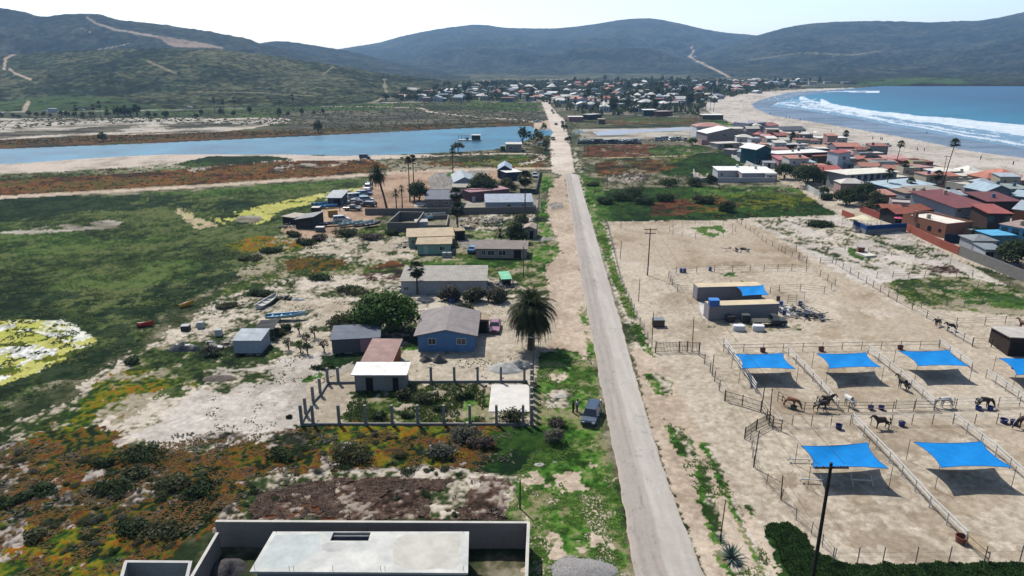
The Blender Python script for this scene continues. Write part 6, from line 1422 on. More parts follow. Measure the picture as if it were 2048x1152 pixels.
date_palm('low bushy palm beside the small roadside hut', G(1000, 474), 1.0, 2.4, 16, n=34, fr=False, tr=.2)
# trees and shrubs
tree('big bright green tree left of the blue house', G(779, 664), 11.5, 7.2, LG, 31, n=7000, size=.42, k=26, crown0=.12, d=9)
tree('round dark tree at the edge of the gravel yard', G(838, 402), 8.2, 6.2, LD, 32, n=3000, size=.4, crown0=.15)
tree('wide dark tree beside the pale blue hall', G(966, 391), 11, 7.2, LD, 33, n=4000, size=.45, crown0=.1, k=20); tree('olive coloured tree right of the wide dark tree', G(1014, 386), 7, 5, LO, 34, n=1800, size=.4, crown0=.1)
tree('dark tree beside the small roadside hut', G(1030, 486), 6, 5.2, LD, 35, n=2600, size=.35, crown0=.08); tree('dark green shrub tree behind the roadside hut', G(1042, 452), 5, 3, LO, 36, n=1500, size=.35, crown0=.05)
tree('small grey-brown tree with thin branches beside the dark grey shed', G(687, 665), 6, 3.4, LO, 37, n=1600, size=.28, crown0=.15)
tree('lone dark tree on the lagoon shore', G(916, 305), 7, 5, LO, 38, n=700, size=.5)
for i, (x, lb) in enumerate(((899, 'left of three pampas grass bushes in front of the long shed'), (950, 'middle of three pampas grass bushes in front of the long shed'), (996, 'right one of three pampas grass bushes in front of the long shed'))):
    t = bush('pampas_grass', lb, 'pampas grass', G(x, 602), 4.4 - .5 * (i == 2), 3.4, 3.0, leafm('pampas_leaf', '3f4232', '77745c'), 40 + i, 1500, .4, 'pampas grass bushes')
    mb = MB(); rg = random.Random(i)
    for k in range(34): a = rg.random() * 6.28; q = rg.uniform(.3, 1) * 2.1; mb.tube([(math.cos(a) * q * .4, math.sin(a) * q * .4, 1), (math.cos(a) * q * .8, math.sin(a) * q * .8, 2.4), (math.cos(a) * q, math.sin(a) * q, 3.1)], [.02, .03, .07], 4, False)
    mb.build('plumes', mat('pampas_plume', 'a89c90', .95, .15), t)
SH = 'shrubs dotted over the left plots'
for i, (x, y, w_, h_, m_, lb) in enumerate(((422, 712, 2.6, 1.9, LGR, 'grey round shrub in front of the scrap by the pale hut'), (292, 915, 7.5, 2.0, LD, 'wide dark green shrub patch on the orange ice plant, upper of the left group'), (204, 932, 3.2, 1.6, LD, 'dark round shrub left of the wide dark shrub patch'), (222, 985, 5.5, 1.9, LD, 'broad dark shrub in the middle of the orange ice plant'),
    (265, 952, 4, 1.6, LO, 'olive shrub between two dark shrubs on the ice plant'), (350, 975, 5, 1.9, LO, 'olive green shrub on the grey scrub'), (400, 980, 4.5, 1.7, LD, 'dark shrub right of the olive green one'), (255, 1062, 4.2, 1.7, LD, 'dark green shrub in the lower orange ice plant'), (325, 1062, 5, 1.6, LO, 'greyish olive shrub above the bright orange patch'),
    (75, 1080, 3.5, 1.4, LO, 'olive shrub near the lower left corner'), (45, 998, 3, 1.4, LD, 'small dark shrub near the left edge'), (85, 985, 4, 1.5, LD, 'dark shrub cluster near the left edge of the ice plant'), (10, 1010, 3, 1.3, LD, 'dark shrub cut by the left edge'), (560, 915, 4.5, 2.0, LD, 'tall dark shrub in the upper ice plant'), (700, 920, 4.2, 2.2, LO, 'olive shrub standing in the middle ice plant'),
    (880, 910, 4, 1.8, LGR, 'grey shrub right of the middle ice plant'), (930, 880, 4, 1.9, LGR, 'large grey dry shrub near the pillar fence'), (960, 895, 3, 1.6, LB, 'brown dry shrub near the dark green carpet'), (1110, 885, 3, 1.9, LGR, 'grey dry shrub on the verge below the pillars'), (1112, 852, 2.8, 1.2, LB, 'rust brown shrub left of the two standing people'),
    (262, 728, 2.2, 1.2, LD, 'lone dark shrub on the marsh bank'), (580, 836, .8, .4, LD, 'tiny dark tuft on the sandy plot'), (930, 618, 3.2, 1.1, LO, 'low olive shrub behind the blue house'), (838, 668, 1.6, 1.5, LG, 'green shrub at the left corner of the blue house'),
    (855, 800, 4.0, 1.5, LO, 'straggly shrub right of the concrete hut'), (810, 796, 2.4, 1.4, LO, 'shrub against the corner of the concrete hut'), (1024, 845, 3.4, 2.1, LO, 'straggly shrub by the right front pillars'), (760, 835, 1.8, .9, LD, 'small shrub inside the garden plot, left'), (880, 822, 1.5, .8, LD, 'small round shrub in the middle of the garden plot'), (918, 800, 1.3, .9, LD, 'round dark shrub near the white slab'), (936, 796, 1.4, .9, LD, 'dark round shrub at the edge of the white slab'), (815, 835, 1.4, .7, LD, 'small shrub in the lower garden plot'),
    (590, 472, 4, 1.6, LO, 'shrub in front of the dark timber shed'), (690, 470, 7, 2.2, LO, 'wide shrub in front of the yard boats'), (740, 478, 6, 1.6, LB, 'brown shrub below the ruined wall'), (640, 480, 4, 1.8, LB, 'reddish brown shrub near the boat yard'), (610, 488, 5, 1.5, LD, 'dark shrub on the slope below the boat yard'), (785, 470, 3.5, 2.0, LD, 'dark green shrub growing against the ruined wall'),
    (560, 668, 3, 1.2, LO, 'low shrub behind the pale hut'), (575, 662, 1.6, 1.4, LD, 'small dark tree beside the black shade net'), (648, 735, 3.2, .6, LD, 'low dark green shrub beside the left pillars'), (540, 505, 5, 1.2, LD, 'dark shrub in the marsh meadow'), (500, 520, 5, 1.1, LO, 'olive shrub in the marsh meadow'), (640, 560, 5, 1.2, LD, 'dark shrub on the upper sandy plot'), (700, 585, 6, 1.3, LO, 'long shrub behind the sacks'), (520, 590, 4, 1.1, LD, 'dark shrub above the white boat'), (455, 615, 4, 1.0, LO, 'olive shrub near the marsh track'))):
    if x < 600 and y > 890: w_ *= .78; h_ *= .62
    bush('shrub', lb, 'shrub', G(x, y), w_, w_ * .75, h_, m_, 60 + i, int(260 + 150 * w_), .22 + .012 * max(0, 700 - y) / 20, SH, stem=(y > 700))
rg = random.Random(71); sp_ = [o for o in sc.objects if o.name.startswith('shrub') and o.type == 'EMPTY'][:16]; cn_ = 0
while cn_ < 150:
    x = rg.uniform(0, 1000); y = rg.uniform(862, 1110)
    if y > 1045 and x > 400 - (y - 1045) * .9: continue
    if y < 900 and x < 520 or (520 < x < 1000 and 950 < y < 1045 and rg.random() < .75): continue
    q = rg.randrange(16); c = copy_tree(sp_[q], G(x, y), rg.uniform(0, 6.28), s=rg.uniform(.16, .42)); cn_ += 1
    c['label'] = 'small %s shrub on the %s orange ice plant field ' % ({LD: 'dark green', LO: 'olive', LGR: 'grey', LB: 'brown', LG: 'green'}.get(sp_[q].children[0].data.materials[0], 'dark'), 'upper' if y < 930 else 'middle' if y < 1010 else 'lower') + ('at the left' if x < 300 else 'in the middle' if x < 600 else 'below the concrete pillars'); c['group'] = 'small shrubs on the ice plant field'
for i, (x, y, lb) in enumerate(((598, 668, 'sapling with yellow-green leaves, top of the fruit tree group'), (613, 690, 'sapling with a bare trunk in the fruit tree group'), (629, 676, 'pale sapling at the right of the fruit tree group'), (615, 710, 'small dark sapling with a thin trunk in the lower fruit tree group'), (577, 700, 'leafless grey sapling right of the pale hut'), (601, 706, 'round little green sapling in the lower fruit tree group'), (648, 704, 'brown sapling beside the dark grey shed'))):
    tree(lb, G(x, y), 1.9, 2.2, [LG, LO, LO, LD, LGR, LG, LB][i], 120 + i, 240, .16, 'saplings behind the pale hut', 7, .3, cat='sapling')
# small poles
for x, y, h_, lb in ((1074, 478, 8, 'grey pole at the road edge beside the small hut'), (1078, 428, 8.5, 'pole at the road edge beside the metal shed'), (1047, 555, 6.5, 'thin pole beside the dead field right of the brown house'), (1066, 772, 7.5, 'grey pole at the corner of the concrete pillars'), (1040, 1018, 3.3, 'slender green metal post on the verge'), (560, 650, 2, 'short wooden stake by the shade net'), (1072, 345, 6, 'dark pole at the road junction'),
                     (1142, 268, 9, 'dark pole beside the small pond'), (1157, 284, 8, 'dark pole near the row of parked vehicles'), (1168, 316, 9.5, 'left pole of a pair in the red field'), (1176, 329, 9.5, 'right pole of a pair in the red field'), (1214, 380, 6, 'short pole at the edge of the right verge')):
    pole(lb, x, y, h_, .1, name='wooden_pole', cat='pole', col='5f5a54', arms=[(h_ - .5, 1.6)] if h_ > 7 else ())
# barge on the lagoon
t = empty('house_barge', G(938, 281, -.3) , 0); tag(t, 'small floating barge with a white roofed cabin on the lagoon', 'barge')
MB().box(-6, 6.6, -2, 2, 0, .5).build('deck', mat('barge_deck', 'b8bcbc', .7, .1), t); MB().box(1.6, 6.2, -1.7, 1.7, .5, 2.9).build('cabin', mat('barge_cabin', '4a3f38', .8, .2), t); MB().box(1.3, 6.5, -2, 2, 2.91, 3.1).build('roof', mat('barge_roof', 'd8d4c8', .6, .1), t)
mb = MB()
for x in (-5.8, -4, -2.2, -.4): mb.box(x - .06, x + .06, -1.9, -1.8, .5, 2.5); mb.box(x - .06, x + .06, 1.8, 1.9, .5, 2.5)
mb.box(-5.9, -.3, -1.92, -1.8, 2.5, 2.62); mb.box(-5.9, -.3, 1.8, 1.92, 2.5, 2.62); mb.box(-5.9, -.3, -1.9, -1.84, 1.4, 1.5); mb.build('railing', mat('barge_rail', '8aa0a8', .6, .1), t); MB().box(-1.6, -.4, -1, 1, .5, 1.8).build('locker', mat('barge_locker', '2f6a8a', .6, .1), t)
# ================================================================ beach settlement (right)
def r_(x, y): return (1380 + x / 6.024, 230 + y / 6.024)
def s_(x, y): return (1680 + x / 5.487, 270 + y / 5.487)
def v_(x, y): return (1680 + x / 5.236, 340 + y / 5.236)
def B(lb, f, a, b, D, h, wc, rc, rt='flat', rh=.8, ov=.3, n=0, wz=1.0, ww=1.0, wh=1.0, dr=0, nm='house', **k):
    wins = list(k.pop('wins', ())) + (nwin(n, wz, ww, wh) if n else [])
    doors = [(.5 if n % 2 == 0 else .62, .9, 2.0)] if dr else []
    if n and dr: doors = [((wins[0][0] + wins[1][0]) / 2 if n > 1 else .8, .9, 2.0)]
    return bld(nm, lb, k.pop('cat', 'house'), f(*a), f(*b), D, h, wc, rc, rt, rh, ov, wins=wins, doors=doors, fm=k.pop('fm', WHITE), **k)
B('white two-storey house with a pinkish tiled hip roof at the far end of the settlement', r_, (70, 292), (430, 292), 12, 6.8, 'd4d8e0', 'b08078', 'hip', 1.8, n=2, wz=4.3, ww=1.5, wh=1.6)
B('wide grey building with a white sloping gable roof and a row of dark windows', r_, (200, 358), (740, 348), 14, 5.6, '98908f', 'e6e4e0', 'gabley', 2.6, .4, n=4, wz=4.0, ww=1.9, wh=1.3)
B('ornate white two-storey house at the edge of the beach', r_, (690, 232), (900, 215), 11, 6.2, 'b8bcc6', 'a8a4a8', 'hip', 1.2, n=3, wz=3.9, ww=1.2, wh=1.5, dr=1)
B('small white wing left of the ornate white house', r_, (600, 205), (690, 208), 9, 5.6, 'c8ccd4', 'c8c8c8', 'flat', n=1, wz=3.6)
B('house with a reddish brown gable roof behind the ornate white house', r_, (850, 225), (1060, 205), 10, 4.0, 'b8aaa8', '9c6660', 'gablex', 1.6, n=2)
B('long low house with a dark grey gable roof near the beach', r_, (940, 255), (1390, 242), 11, 2.9, '8f949c', '4f555e', 'gablex', 1.8, n=4)
B('pale red pavilion with striped walls', r_, (750, 305), (830, 310), 7, 3.2, 'c89890', 'c0706c', 'hip', 1.2, dr=1)
B('small white annex with a grey roof beside the pale red pavilion', r_, (838, 322), (910, 325), 8, 3.2, 'd8d8d4', 'a0a4a8', 'flat')
B('terracotta roofed house with arched openings, left one', r_, (930, 352), (1035, 352), 9, 3.3, 'c0968a', 'b06058', 'hip', 1.4, n=2)
B('terracotta coloured house with a brownish roof behind a palm', r_, (1040, 335), (1190, 330), 8, 3.6, 'a87a70', '9a5a54', 'gablex', 1.2, n=2)
B('olive brown house between two dark poles', r_, (1150, 350), (1300, 348), 8, 2.8, '6a6650', '8a8678', 'flat', n=1)
B('tan two-storey house with a pale flat roof', r_, (1315, 350), (1470, 350), 8, 5.0, '948c84', 'c8c4bc', 'shedf', .5, n=2, wz=3.2, ww=1.2, wh=1.2)
B('low grey-brown building between the tan house and the long white one', r_, (1420, 358), (1530, 356), 7, 2.8, '8a8488', 'a8a4a4', 'flat', n=1)
B('long white beach house with a pale flat roof and dark windows', r_, (1545, 355), (1890, 350), 9, 3.2, 'b8b4ac', 'dcd8ce', 'flat', ov=.5, n=4, wz=.9, ww=1.4, wh=1.2)
B('low pale house with a flat roof behind the round green bush', r_, (330, 412), (600, 400), 7, 2.6, 'c0b8b0', 'c8c0b6', 'flat', n=2)
B('small grey-pink shed at the corner of the green lawn', r_, (400, 470), (500, 482), 5, 2.2, 'a89c9c', 'b8a8a4', 'flat', nm='shed', cat='shed')
B('small white house with a pale blue roof left of the teal house', r_, (560, 522), (690, 532), 9, 2.9, 'd4d8dc', '9fb2bc', 'shedf', .7, n=1, dr=1)
B('teal two-storey house with a bright white hip roof', r_, (780, 606), (960, 592), 9, 6.4, '1f5a62', 'e8e8e4', 'gabley', 1.6, .7, n=2, wz=1.0, ww=1.6, wh=1.2)
B('dark red-brown building with a long grey flat roof behind the teal house', r_, (960, 450), (1250, 440), 9, 3.3, '5f2f2b', 'b0b6bc', 'flat', ov=.4)
B('red walled building under a very long white roof', r_, (975, 600), (1640, 570), 9, 4.4, '7f4038', 'e4e2dc', 'flat', ov=.6, n=5, wz=1.2, ww=1.2, wh=1.0)
B('pink house with a salmon metal roof in front of the red building', r_, (1060, 642), (1240, 640), 7, 3.4, 'c8a0a8', 'b87474', 'shedf', .8, n=1, dr=1)
B('white porch building between the teal house and the pink house', r_, (880, 640), (1020, 645), 6, 2.2, 'c8c4c4', '9098a0', 'flat', dr=1)
B('low building with a pale blue-grey metal roof right of the pink house', r_, (1270, 650), (1510, 645), 8, 2.4, '7a7c80', '9fb0b8', 'shedf', .6, .3, n=2)
B('house with a brown-red sheet roof at the right end of the long white roof', r_, (1480, 590), (1730, 580), 9, 3.2, '5a5048', '8f5646', 'shedf', .9, n=2)
B('small white two-storey house with a red sloping roof and blue base', r_, (1765, 655), (1910, 650), 7, 6.3, 'c8d0dc', '9a4644', 'shedl', .6, n=1, wz=3.8, ww=1.5, wh=1.3)
B('tan roofed low house left of two dark poles', r_, (1430, 450), (1690, 450), 8, 2.6, '6a5c50', 'b4907a', 'flat', n=3)
B('whitish house behind the tan roofed low house', r_, (1290, 440), (1430, 436), 7, 3.2, 'a89ca4', 'c0bcb8', 'flat', dr=1, n=2)
B('large house with salmon terracotta roof and grey walls near the beach', r_, (1750, 478), (2050, 480), 11, 3.6, '85808a', 'b87a68', 'gablex', 1.3, n=3)
B('terracotta roofed small house right of the small white two-storey one', r_, (1950, 620), (2060, 628), 8, 3.0, 'b07a58', 'a86a5a', 'shedf', .8, n=1)
B('long white house inside the white walled compound with a white metal roof', r_, (330, 765), (750, 765), 7, 2.9, 'c4c4c8', 'e8e8e6', 'shedf', .5, n=2)
B('white house with a broad bright white roof at the right end of the compound wall', r_, (620, 792), (1030, 790), 11, 2.7, 'b0b0b6', 'ecece8', 'shedf', .7, .2)
wall('white compound wall along the dark green lawn', [r_(1020, 812), r_(140, 814), r_(48, 765), r_(42, 700)], 1.7, .2, 'c8c6c6')
wall('white stepped garden wall in front of the teal house', [r_(500, 510), r_(600, 560), r_(665, 582), r_(760, 628), r_(850, 650)], 1.3, .2, 'd4d4d0')
wall('curved white wall around the palm court', [r_(1690, 1020), r_(1500, 960), r_(1385, 890), r_(1400, 858), r_(1600, 850)], 1.9, .2, 'c8c8c4')
wall('pinkish low wall in front of the wide grey building', [r_(90, 345), r_(140, 362), r_(330, 360)], 2.6, .2, 'b89490')
B('dark house with open balconies and ragged red roofs', r_, (1590, 845), (1830, 850), 9, 4.8, '3f3230', 'a04c44', 'shedf', .8, .5, n=3, wz=2.8, ww=1.8, wh=1.6, fm=None)
B('long two-storey white motel with a cream flat roof and dark doorways', s_, (50, 612), (600, 575), 9, 5.4, 'b0b4b8', 'dcd8ca', 'flat', ov=.8, n=7, wz=3.1, ww=1.4, wh=1.8, fm='8a8c90', dr=1)
B('cream flat roofed building behind the blue house', s_, (380, 600), (800, 565), 9, 3.6, 'b8aea2', 'c8c2b4', 'parapet', n=2)
B('blue house with a pale sheet metal roof and a bright blue corner', s_, (545, 700), (1010, 655), 9, 3.3, '5678a4', 'adbfc8', 'shedf', .6, .6, n=2, ww=1.6)
B('narrow mauve building with a terracotta edge near the beach', s_, (820, 480), (1000, 470), 8, 4.0, '8f7a84', 'a88078', 'flat')
B('cream coloured beach house with a pale flat roof by the green strip', s_, (1120, 520), (1330, 505), 10, 3.6, 'c4bca8', 'd8d2c0', 'flat', n=2, dr=1)
B('cream house with a long pale roof behind the spanish style house', s_, (1330, 545), (1700, 535), 10, 3.0, 'b8b0a0', 'd0cabc', 'flat')
B('white round beach pavilion with a cone-like roof', s_, (1395, 480), (1540, 475), 7, 2.5, 'ccc8bc', 'e4e0d4', 'hip', 1.6)
B('white spanish style house with arched dark openings', s_, (1140, 650), (1440, 705), 8, 4.2, 'cdc6b8', 'c4bcae', 'parapet', n=3, wz=.6, ww=1.4, wh=2.0, fm=None)
B('terracotta roofed entrance beside the white spanish style house', s_, (1140, 605), (1280, 600), 5, 4.6, 'bca894', 'b0705c', 'shedf', .7)
B('terracotta hip roofed house with a stone chimney near the right edge', s_, (1590, 590), (1780, 585), 9, 3.4, 'b89a88', 'b0705a', 'hip', 1.5)
B('salmon tiled hip roof house closest to the beach at the right edge', s_, (1740, 570), (1970, 565), 10, 3.6, 'c09a88', 'c07a64', 'hip', 1.8)
B('pink flat roofed house at the right picture edge', s_, (1900, 610), (2120, 610), 10, 3.4, 'b8968c', 'c0a098', 'flat')
B('long green walled building with a grey flat roof near the right edge', s_, (1450, 705), (2100, 715), 10, 3.4, '557a68', '8a9490', 'flat', n=4)
B('terracotta roofed house left of the middle tall palm', s_, (330, 395), (620, 390), 10, 3.0, 'a89488', 'b87a64', 'gablex', 1.2, n=2)
B('pale pink roofed house behind the middle tall palm', s_, (480, 345), (720, 340), 9, 3.0, 'a8a0a4', 'c49a94', 'gablex', 1.0)
B('bright red tiled roof house beside the beach grass', s_, (790, 395), (1010, 385), 10, 3.2, '8f5a54', '91504a', 'hip', 1.2, n=2)
B('house with a dull pink roof behind the dark pole', s_, (110, 295), (290, 300), 9, 3.0, '7a7070', '96685e', 'flat', n=2)
B('grey mid row house with a tan flat roof', s_, (700, 755), (900, 750), 8, 3.2, 'a4a8ac', '98806c', 'flat', n=2)
B('grey mid row house with a dusty grey roof', s_, (900, 745), (1220, 725), 9, 3.0, '8c8a84', '989288', 'shedf', .5)
B('large blue-grey house under a dark red metal roof', s_, (1240, 990), (1580, 962), 15, 4.6, '9ea4ac', '7a4244', 'shedf', 1.8, .6, n=3, wz=3.6, ww=1.0, wh=.5, fm=None)
B('right wing under the dark red metal roof', s_, (1585, 895), (1940, 890), 10, 4.2, '3a3434', '6f3d3e', 'shedf', .9)
B('blue balcony house with white railings under a pale grey roof', s_, (960, 905), (1235, 935), 8, 4.4, '2f3848', 'a4b0ba', 'shedf', .5, .5, nm='balcony_house', extra=lambda t, W, D, h: [MB().box(.3 + i * W / 6, W / 6 - .1 + i * W / 6, -.9, -.82, 1.9, 2.7).build('railing', mat('white_rail', 'c8d0d8', .6, .1), t) for i in range(6)] and MB().box(0, W, -1, -.01, 1.6, 1.8).build('balcony', mat('balcony_slab', '9aa4b0', .8, .1), t))
B('house with a pale blue gabled roof beside the dark red roof', s_, (1560, 800), (1850, 790), 8, 4.8, '6a7480', '9fb4c0', 'gabley', 1.8, .5)
B('pale blue sheet roof building at the right edge below the green one', s_, (1860, 800), (2120, 830), 9, 3.6, '6f7c84', 'a0b4be', 'shedf', .6)
B('pinkish white terrace with a balustrade below the blue house', s_, (560, 830), (870, 850), 7, 2.6, 'a89a9a', 'b8aaa6', 'parapet', nm='terrace', cat='terrace')
B('orange tiled pavilion roof, left one of the courtyard', s_, (460, 930), (660, 935), 5.5, 2.9, '33302e', 'a05a44', 'gablex', .9, .5, nm='pavilion', cat='pavilion', rk='tile')
B('orange tiled pavilion roof, right one of the courtyard', s_, (600, 985), (850, 975), 6.5, 2.9, '2c2a2a', '985240', 'gablex', 1.0, .5, nm='pavilion', cat='pavilion', rk='tile')
B('narrow orange tiled roof between the pavilion and the brick house', s_, (860, 945), (1020, 925), 4, 2.8, '6a3a2c', '8f503e', 'shedf', .8, nm='pavilion', cat='pavilion', rk='tile')
wall('courtyard wall painted dark blue above a grey base', [s_(140, 1030), s_(282, 1092), s_(720, 1062)], 2.3, .22, '1f4a86', name='courtyard_wall')
t = sc.objects['courtyard_wall']; p0, p1, p2 = [G(*s_(*q)) for q in ((140, 1030), (282, 1092), (720, 1062))]
for a, b in ((p0, p1), (p1, p2)):
    d = (b - a).normalized(); n = Vector((d.y, -d.x, 0)) * .14; mb = MB(); e = a - p0 + n; f = b - p0 + n
    mb.add([e, f, f - n * .2, e - n * .2, e + Vector((0, 0, 1.2)), f + Vector((0, 0, 1.2)), f - n * .2 + Vector((0, 0, 1.2)), e - n * .2 + Vector((0, 0, 1.2))], [(0, 3, 2, 1), (4, 5, 6, 7), (0, 1, 5, 4), (1, 2, 6, 5), (2, 3, 7, 6), (3, 0, 4, 7)]); mb.build('base_band', wallm('85888c'), t)
wall('slanting orange brick wall left of the courtyard', [s_(20, 880), s_(150, 935)], 1.6, .2, 'a85a44'); wall('long red-orange wall in front of the orange pavilions', [s_(220, 840), s_(440, 930)], 1.8, .2, '9a4a40')
sail('cream shade sail with a peaked middle over the blue courtyard corner', [s_(45, 918), s_(250, 872), s_(400, 935), s_(300, 945)], 3.0, colr='d8cfb0', sag=-.5)
B('orange and tan brick house with a white roof and a square chimney', s_, (1140, 1138), (1430, 1108), 13, 3.7, '9a6a54', 'e2dccf', 'parapet', wins=[(.35, 1.0, 1.1, 1.2, 'l'), (.62, 1.0, 1.1, 1.2, 'l'), (.12, 1.3, .8, .8, 'l')], fm=None, wk='brick', chim=(.03, .72, .45, 1.4))
wall('low brick red wall running down beside the tan brick house', [v_(700, 640), v_(860, 722), v_(1050, 812), v_(1240, 892)], 1.9, .2, '9f5848')
wall('long grey block wall at the right edge of the sandy field', [v_(1245, 895), v_(1600, 1040), v_(1900, 1165), v_(2100, 1250)], 2.3, .2, '83807c')
wall('dark navy wall behind the brick red wall', [v_(1090, 760), v_(1400, 775)], 2.2, .2, '22324c')
B('brown two-storey house with a wooden balcony and a small red roof', v_, (1520, 665), (1740, 668), 8, 5.2, '46342e', '9a5048', 'shedf', .7, .6, n=2, wz=3.0, ww=1.6, wh=1.5, fm=None)
B('orange brown house with a wide pale grey roof at the right edge', v_, (1780, 600), (2080, 640), 11, 4.8, 'a0704c', '9fabb4', 'shedf', .8, .5)
B('sky blue house with a long dark railed balcony at the right edge', v_, (1640, 745), (2100, 840), 9, 4.2, '62a4cc', 'a08a84', 'flat', n=4, wz=2.4, ww=1.6, wh=1.4, fm=None)
B('small building with a turquoise flat roof near the right edge', v_, (1570, 800), (1800, 795), 5, 2.6, '5a7f96', '58abd4', 'flat', ov=.4)
B('open gazebo with a grey hip roof and white posts', v_, (1380, 850), (1620, 850), 5, 2.4, 'a8acb0', '868c8e', 'hip', .9, .4, nm='gazebo', cat='gazebo', n=4, wz=.3, ww=.9, wh=1.8)
B('white garage with a dark open doorway and a grey roof', v_, (1505, 955), (1695, 962), 5.5, 2.6, 'b8bcc4', '7f888e', 'flat', ov=.3, nm='garage', cat='garage', doors_=None) if 0 else bld('garage', 'white garage with a dark open doorway and a grey roof', 'garage', v_(1505, 955), v_(1695, 962), 5.5, 2.6, 'b8bcc4', '7f888e', 'flat', ov=.3, doors=[(.25, 1.6, 2.1)], fm=None)
MB().box(0, 10, 0, 6, 0, .2).build('pink_terrace', mat('pink_concrete', 'c8a8a0', .9, .1, 1), None, G(*v_(1660, 1045)), R(-22)); tag(sc.objects['pink_terrace'], 'pink paved terrace behind the grey block wall', 'terrace')
car('dark car parked on the pink terrace at the right edge', *v_(1770, 1040), 160, 'sedan', '2a2c34')
heap('rock', 'pair of flat boulders below the courtyard wall', 'rock', G(*v_(600, 660)), 4.4, 2.0, .7, mat('pale_rock', 'b0aca4'), 40)
heap('overturned_dinghy', 'weathered grey mound of planks beside the courtyard corner', 'heap', G(*v_(210, 655)), 3, 1.6, .8, mat('boulder', '5f5d58'), 41)
t = empty('parasol', G(*s_(630, 990))); tag(t, 'pink parasol leaning against the courtyard wall', 'parasol'); MB().tube([(0, 0, 0), (0, 0, 2.2)], .03, 5).build('pole', STEEL, t)
mb = MB(); mb.v = [(0, 0, 2.5)] + [(math.cos(a * .785) * 1.2, math.sin(a * .785) * 1.2, 2.0) for a in range(8)]; mb.f = [(0, i + 1, (i + 1) % 8 + 1) for i in range(8)]; mb.build('canopy', mat('pink_cloth', 'd85a78', .8, .05), t)
# palms
for f, base, h_, rr, nm_, sk, ln in ((s_, (604, 372), 9.8, 1.9, 'tall fan palm near the beach, left of the tallest one', False, (.8, 0)), (s_, (1112, 612), 15.8, 2.0, 'tallest fan palm of all, standing above the beach houses', False, (1.6, 0)), (s_, (490, 650), 7.0, 1.9, 'fan palm in front of the cream motel roof', False, (.5, 0)), (s_, (1032, 622), 5.6, 2.0, 'bushy fan palm right of the blue house', True, (.4, 0)),
                        (s_, (690, 495), 5.6, 1.9, 'bushy fan palm behind the blue house', True, (0, 0)), (s_, (305, 300), 4.4, 1.9, 'dark fan palm beside the dark pole', True, (0, 0)), (s_, (755, 650), 3.9, 1.9, 'squat palm against the right half of the blue house', True, (0, 0)), (r_, (1222, 372), 5.0, 2.3, 'bushy palm behind the teal house beside the olive brown house', True, (0, 0)),
                        (r_, (1870, 300), 3.4, 2.2, 'small palm at the end of the long white beach house', True, (0, 0)), (r_, (1030, 320), 4.5, 2.0, 'palm in front of the dark grey gable roof', True, (0, 0))):
    fan_palm(nm_, G(*f(*base)), h_, rr, hash(nm_) % 1 + len(nm_), skirt=sk, lean=ln)
date_palm('pale feather palm beside the blue balcony house', G(*s_(872, 850)), 5.4, 2.4, 77, n=44, fr=False, tr=.2)
for f, (x, y), w_, h_, m_, n_, lb in ((r_, (1130, 770), 9, 6.5, LD, 2400, 'dark tree in front of the pink house, left half of the big clump'), (r_, (1390, 870), 13, 9, LD, 4200, 'largest dark tree of the settlement, beside the white compound'), (r_, (250, 828), 4.6, 3.2, LD, 1400, 'round bush in front of the white compound wall'), (r_, (455, 408), 5.2, 2.8, LD, 900, 'round bush at the corner of the lawn near the wide grey building'),
                           (r_, (30, 365), 6, 4.6, LG, 900, 'green tree left of the wide grey building'), (r_, (1612, 985), 3.2, 3.6, LD, 900, 'small round-topped tree inside the curved white wall'), (r_, (1650, 640), 5, 2.6, LO, 700, 'olive tree left of the small white two-storey house'), (r_, (560, 170), 6, 5, LD, 700, 'dark tree behind the ornate white house'),
                           (r_, (110, 1060), 5.4, 2.6, LO, 1300, 'round olive bush on the green field'), (s_, (60, 770), 8, 5.5, LD, 2400, 'dark green tree at the end of the curved white wall'), (s_, (240, 745), 9, 6.5, LD, 3000, 'big dark tree left of the blue house'), (s_, (390, 790), 7, 5, LO, 2200, 'olive tree below the blue house'), (s_, (300, 840), 5, 3.2, LO, 1000, 'small tree behind the long red-orange wall'),
                           (s_, (230, 390), 5, 2.2, LO, 600, 'low tree beside the terracotta roofed house'), (s_, (1500, 1130), 5, 3, LD, 1400, 'dark bush behind the orange brick house'), (v_, (1850, 1000), 9, 6, LD, 3600, 'big dark bush at the right edge behind the garage'), (s_, (800, 385), 3, 2, LD, 500, 'small bush beside the bright red roof')):
    tree(lb, G(*f(x, y)), w_, h_, m_, 150 + int(x) % 97, n=n_, size=.38, crown0=.08, cat='tree' if h_ > 3 else 'bush')
for x, y, w_, h_, lb in ((1455, 423, 5.2, 3.4, 'dark round bush on the green field, near the ranch edge'), (1417, 406, 5.4, 2.4, 'low dark bush left of the near round bush'), (1331, 402, 6.2, 3.2, 'dark bush at the left end of the field bushes'), (1385, 372, 9, 3.4, 'wide dark bush in the middle of the green field'), (1340, 372, 9, 3.2, 'dark bush clump left of the wide dark bush'), (1240, 400, 8, 3.2, 'wide bush behind the brown field, left'), (1265, 392, 8, 3.6, 'large bush behind the brown field, middle'), (1212, 408, 6, 2.6, 'bush near the roadside at the far end of the ranch'), (1290, 408, 6, 2.6, 'bush behind the round training pen'), (1185, 372, 4, 1.6, 'roadside shrub near the red field'), (1640, 452, 6, 1.8, 'dark shrub at the edge of the sand near the settlement'), (1655, 400, 6, 2.4, 'dark shrub below the curved white wall')):
    bush('bush', lb, 'bush', G(x, y), w_, w_ * .8, h_, LD if w_ > 5 else LO, int(x), 1100, .36, 'bushes on the green field behind the ranch')
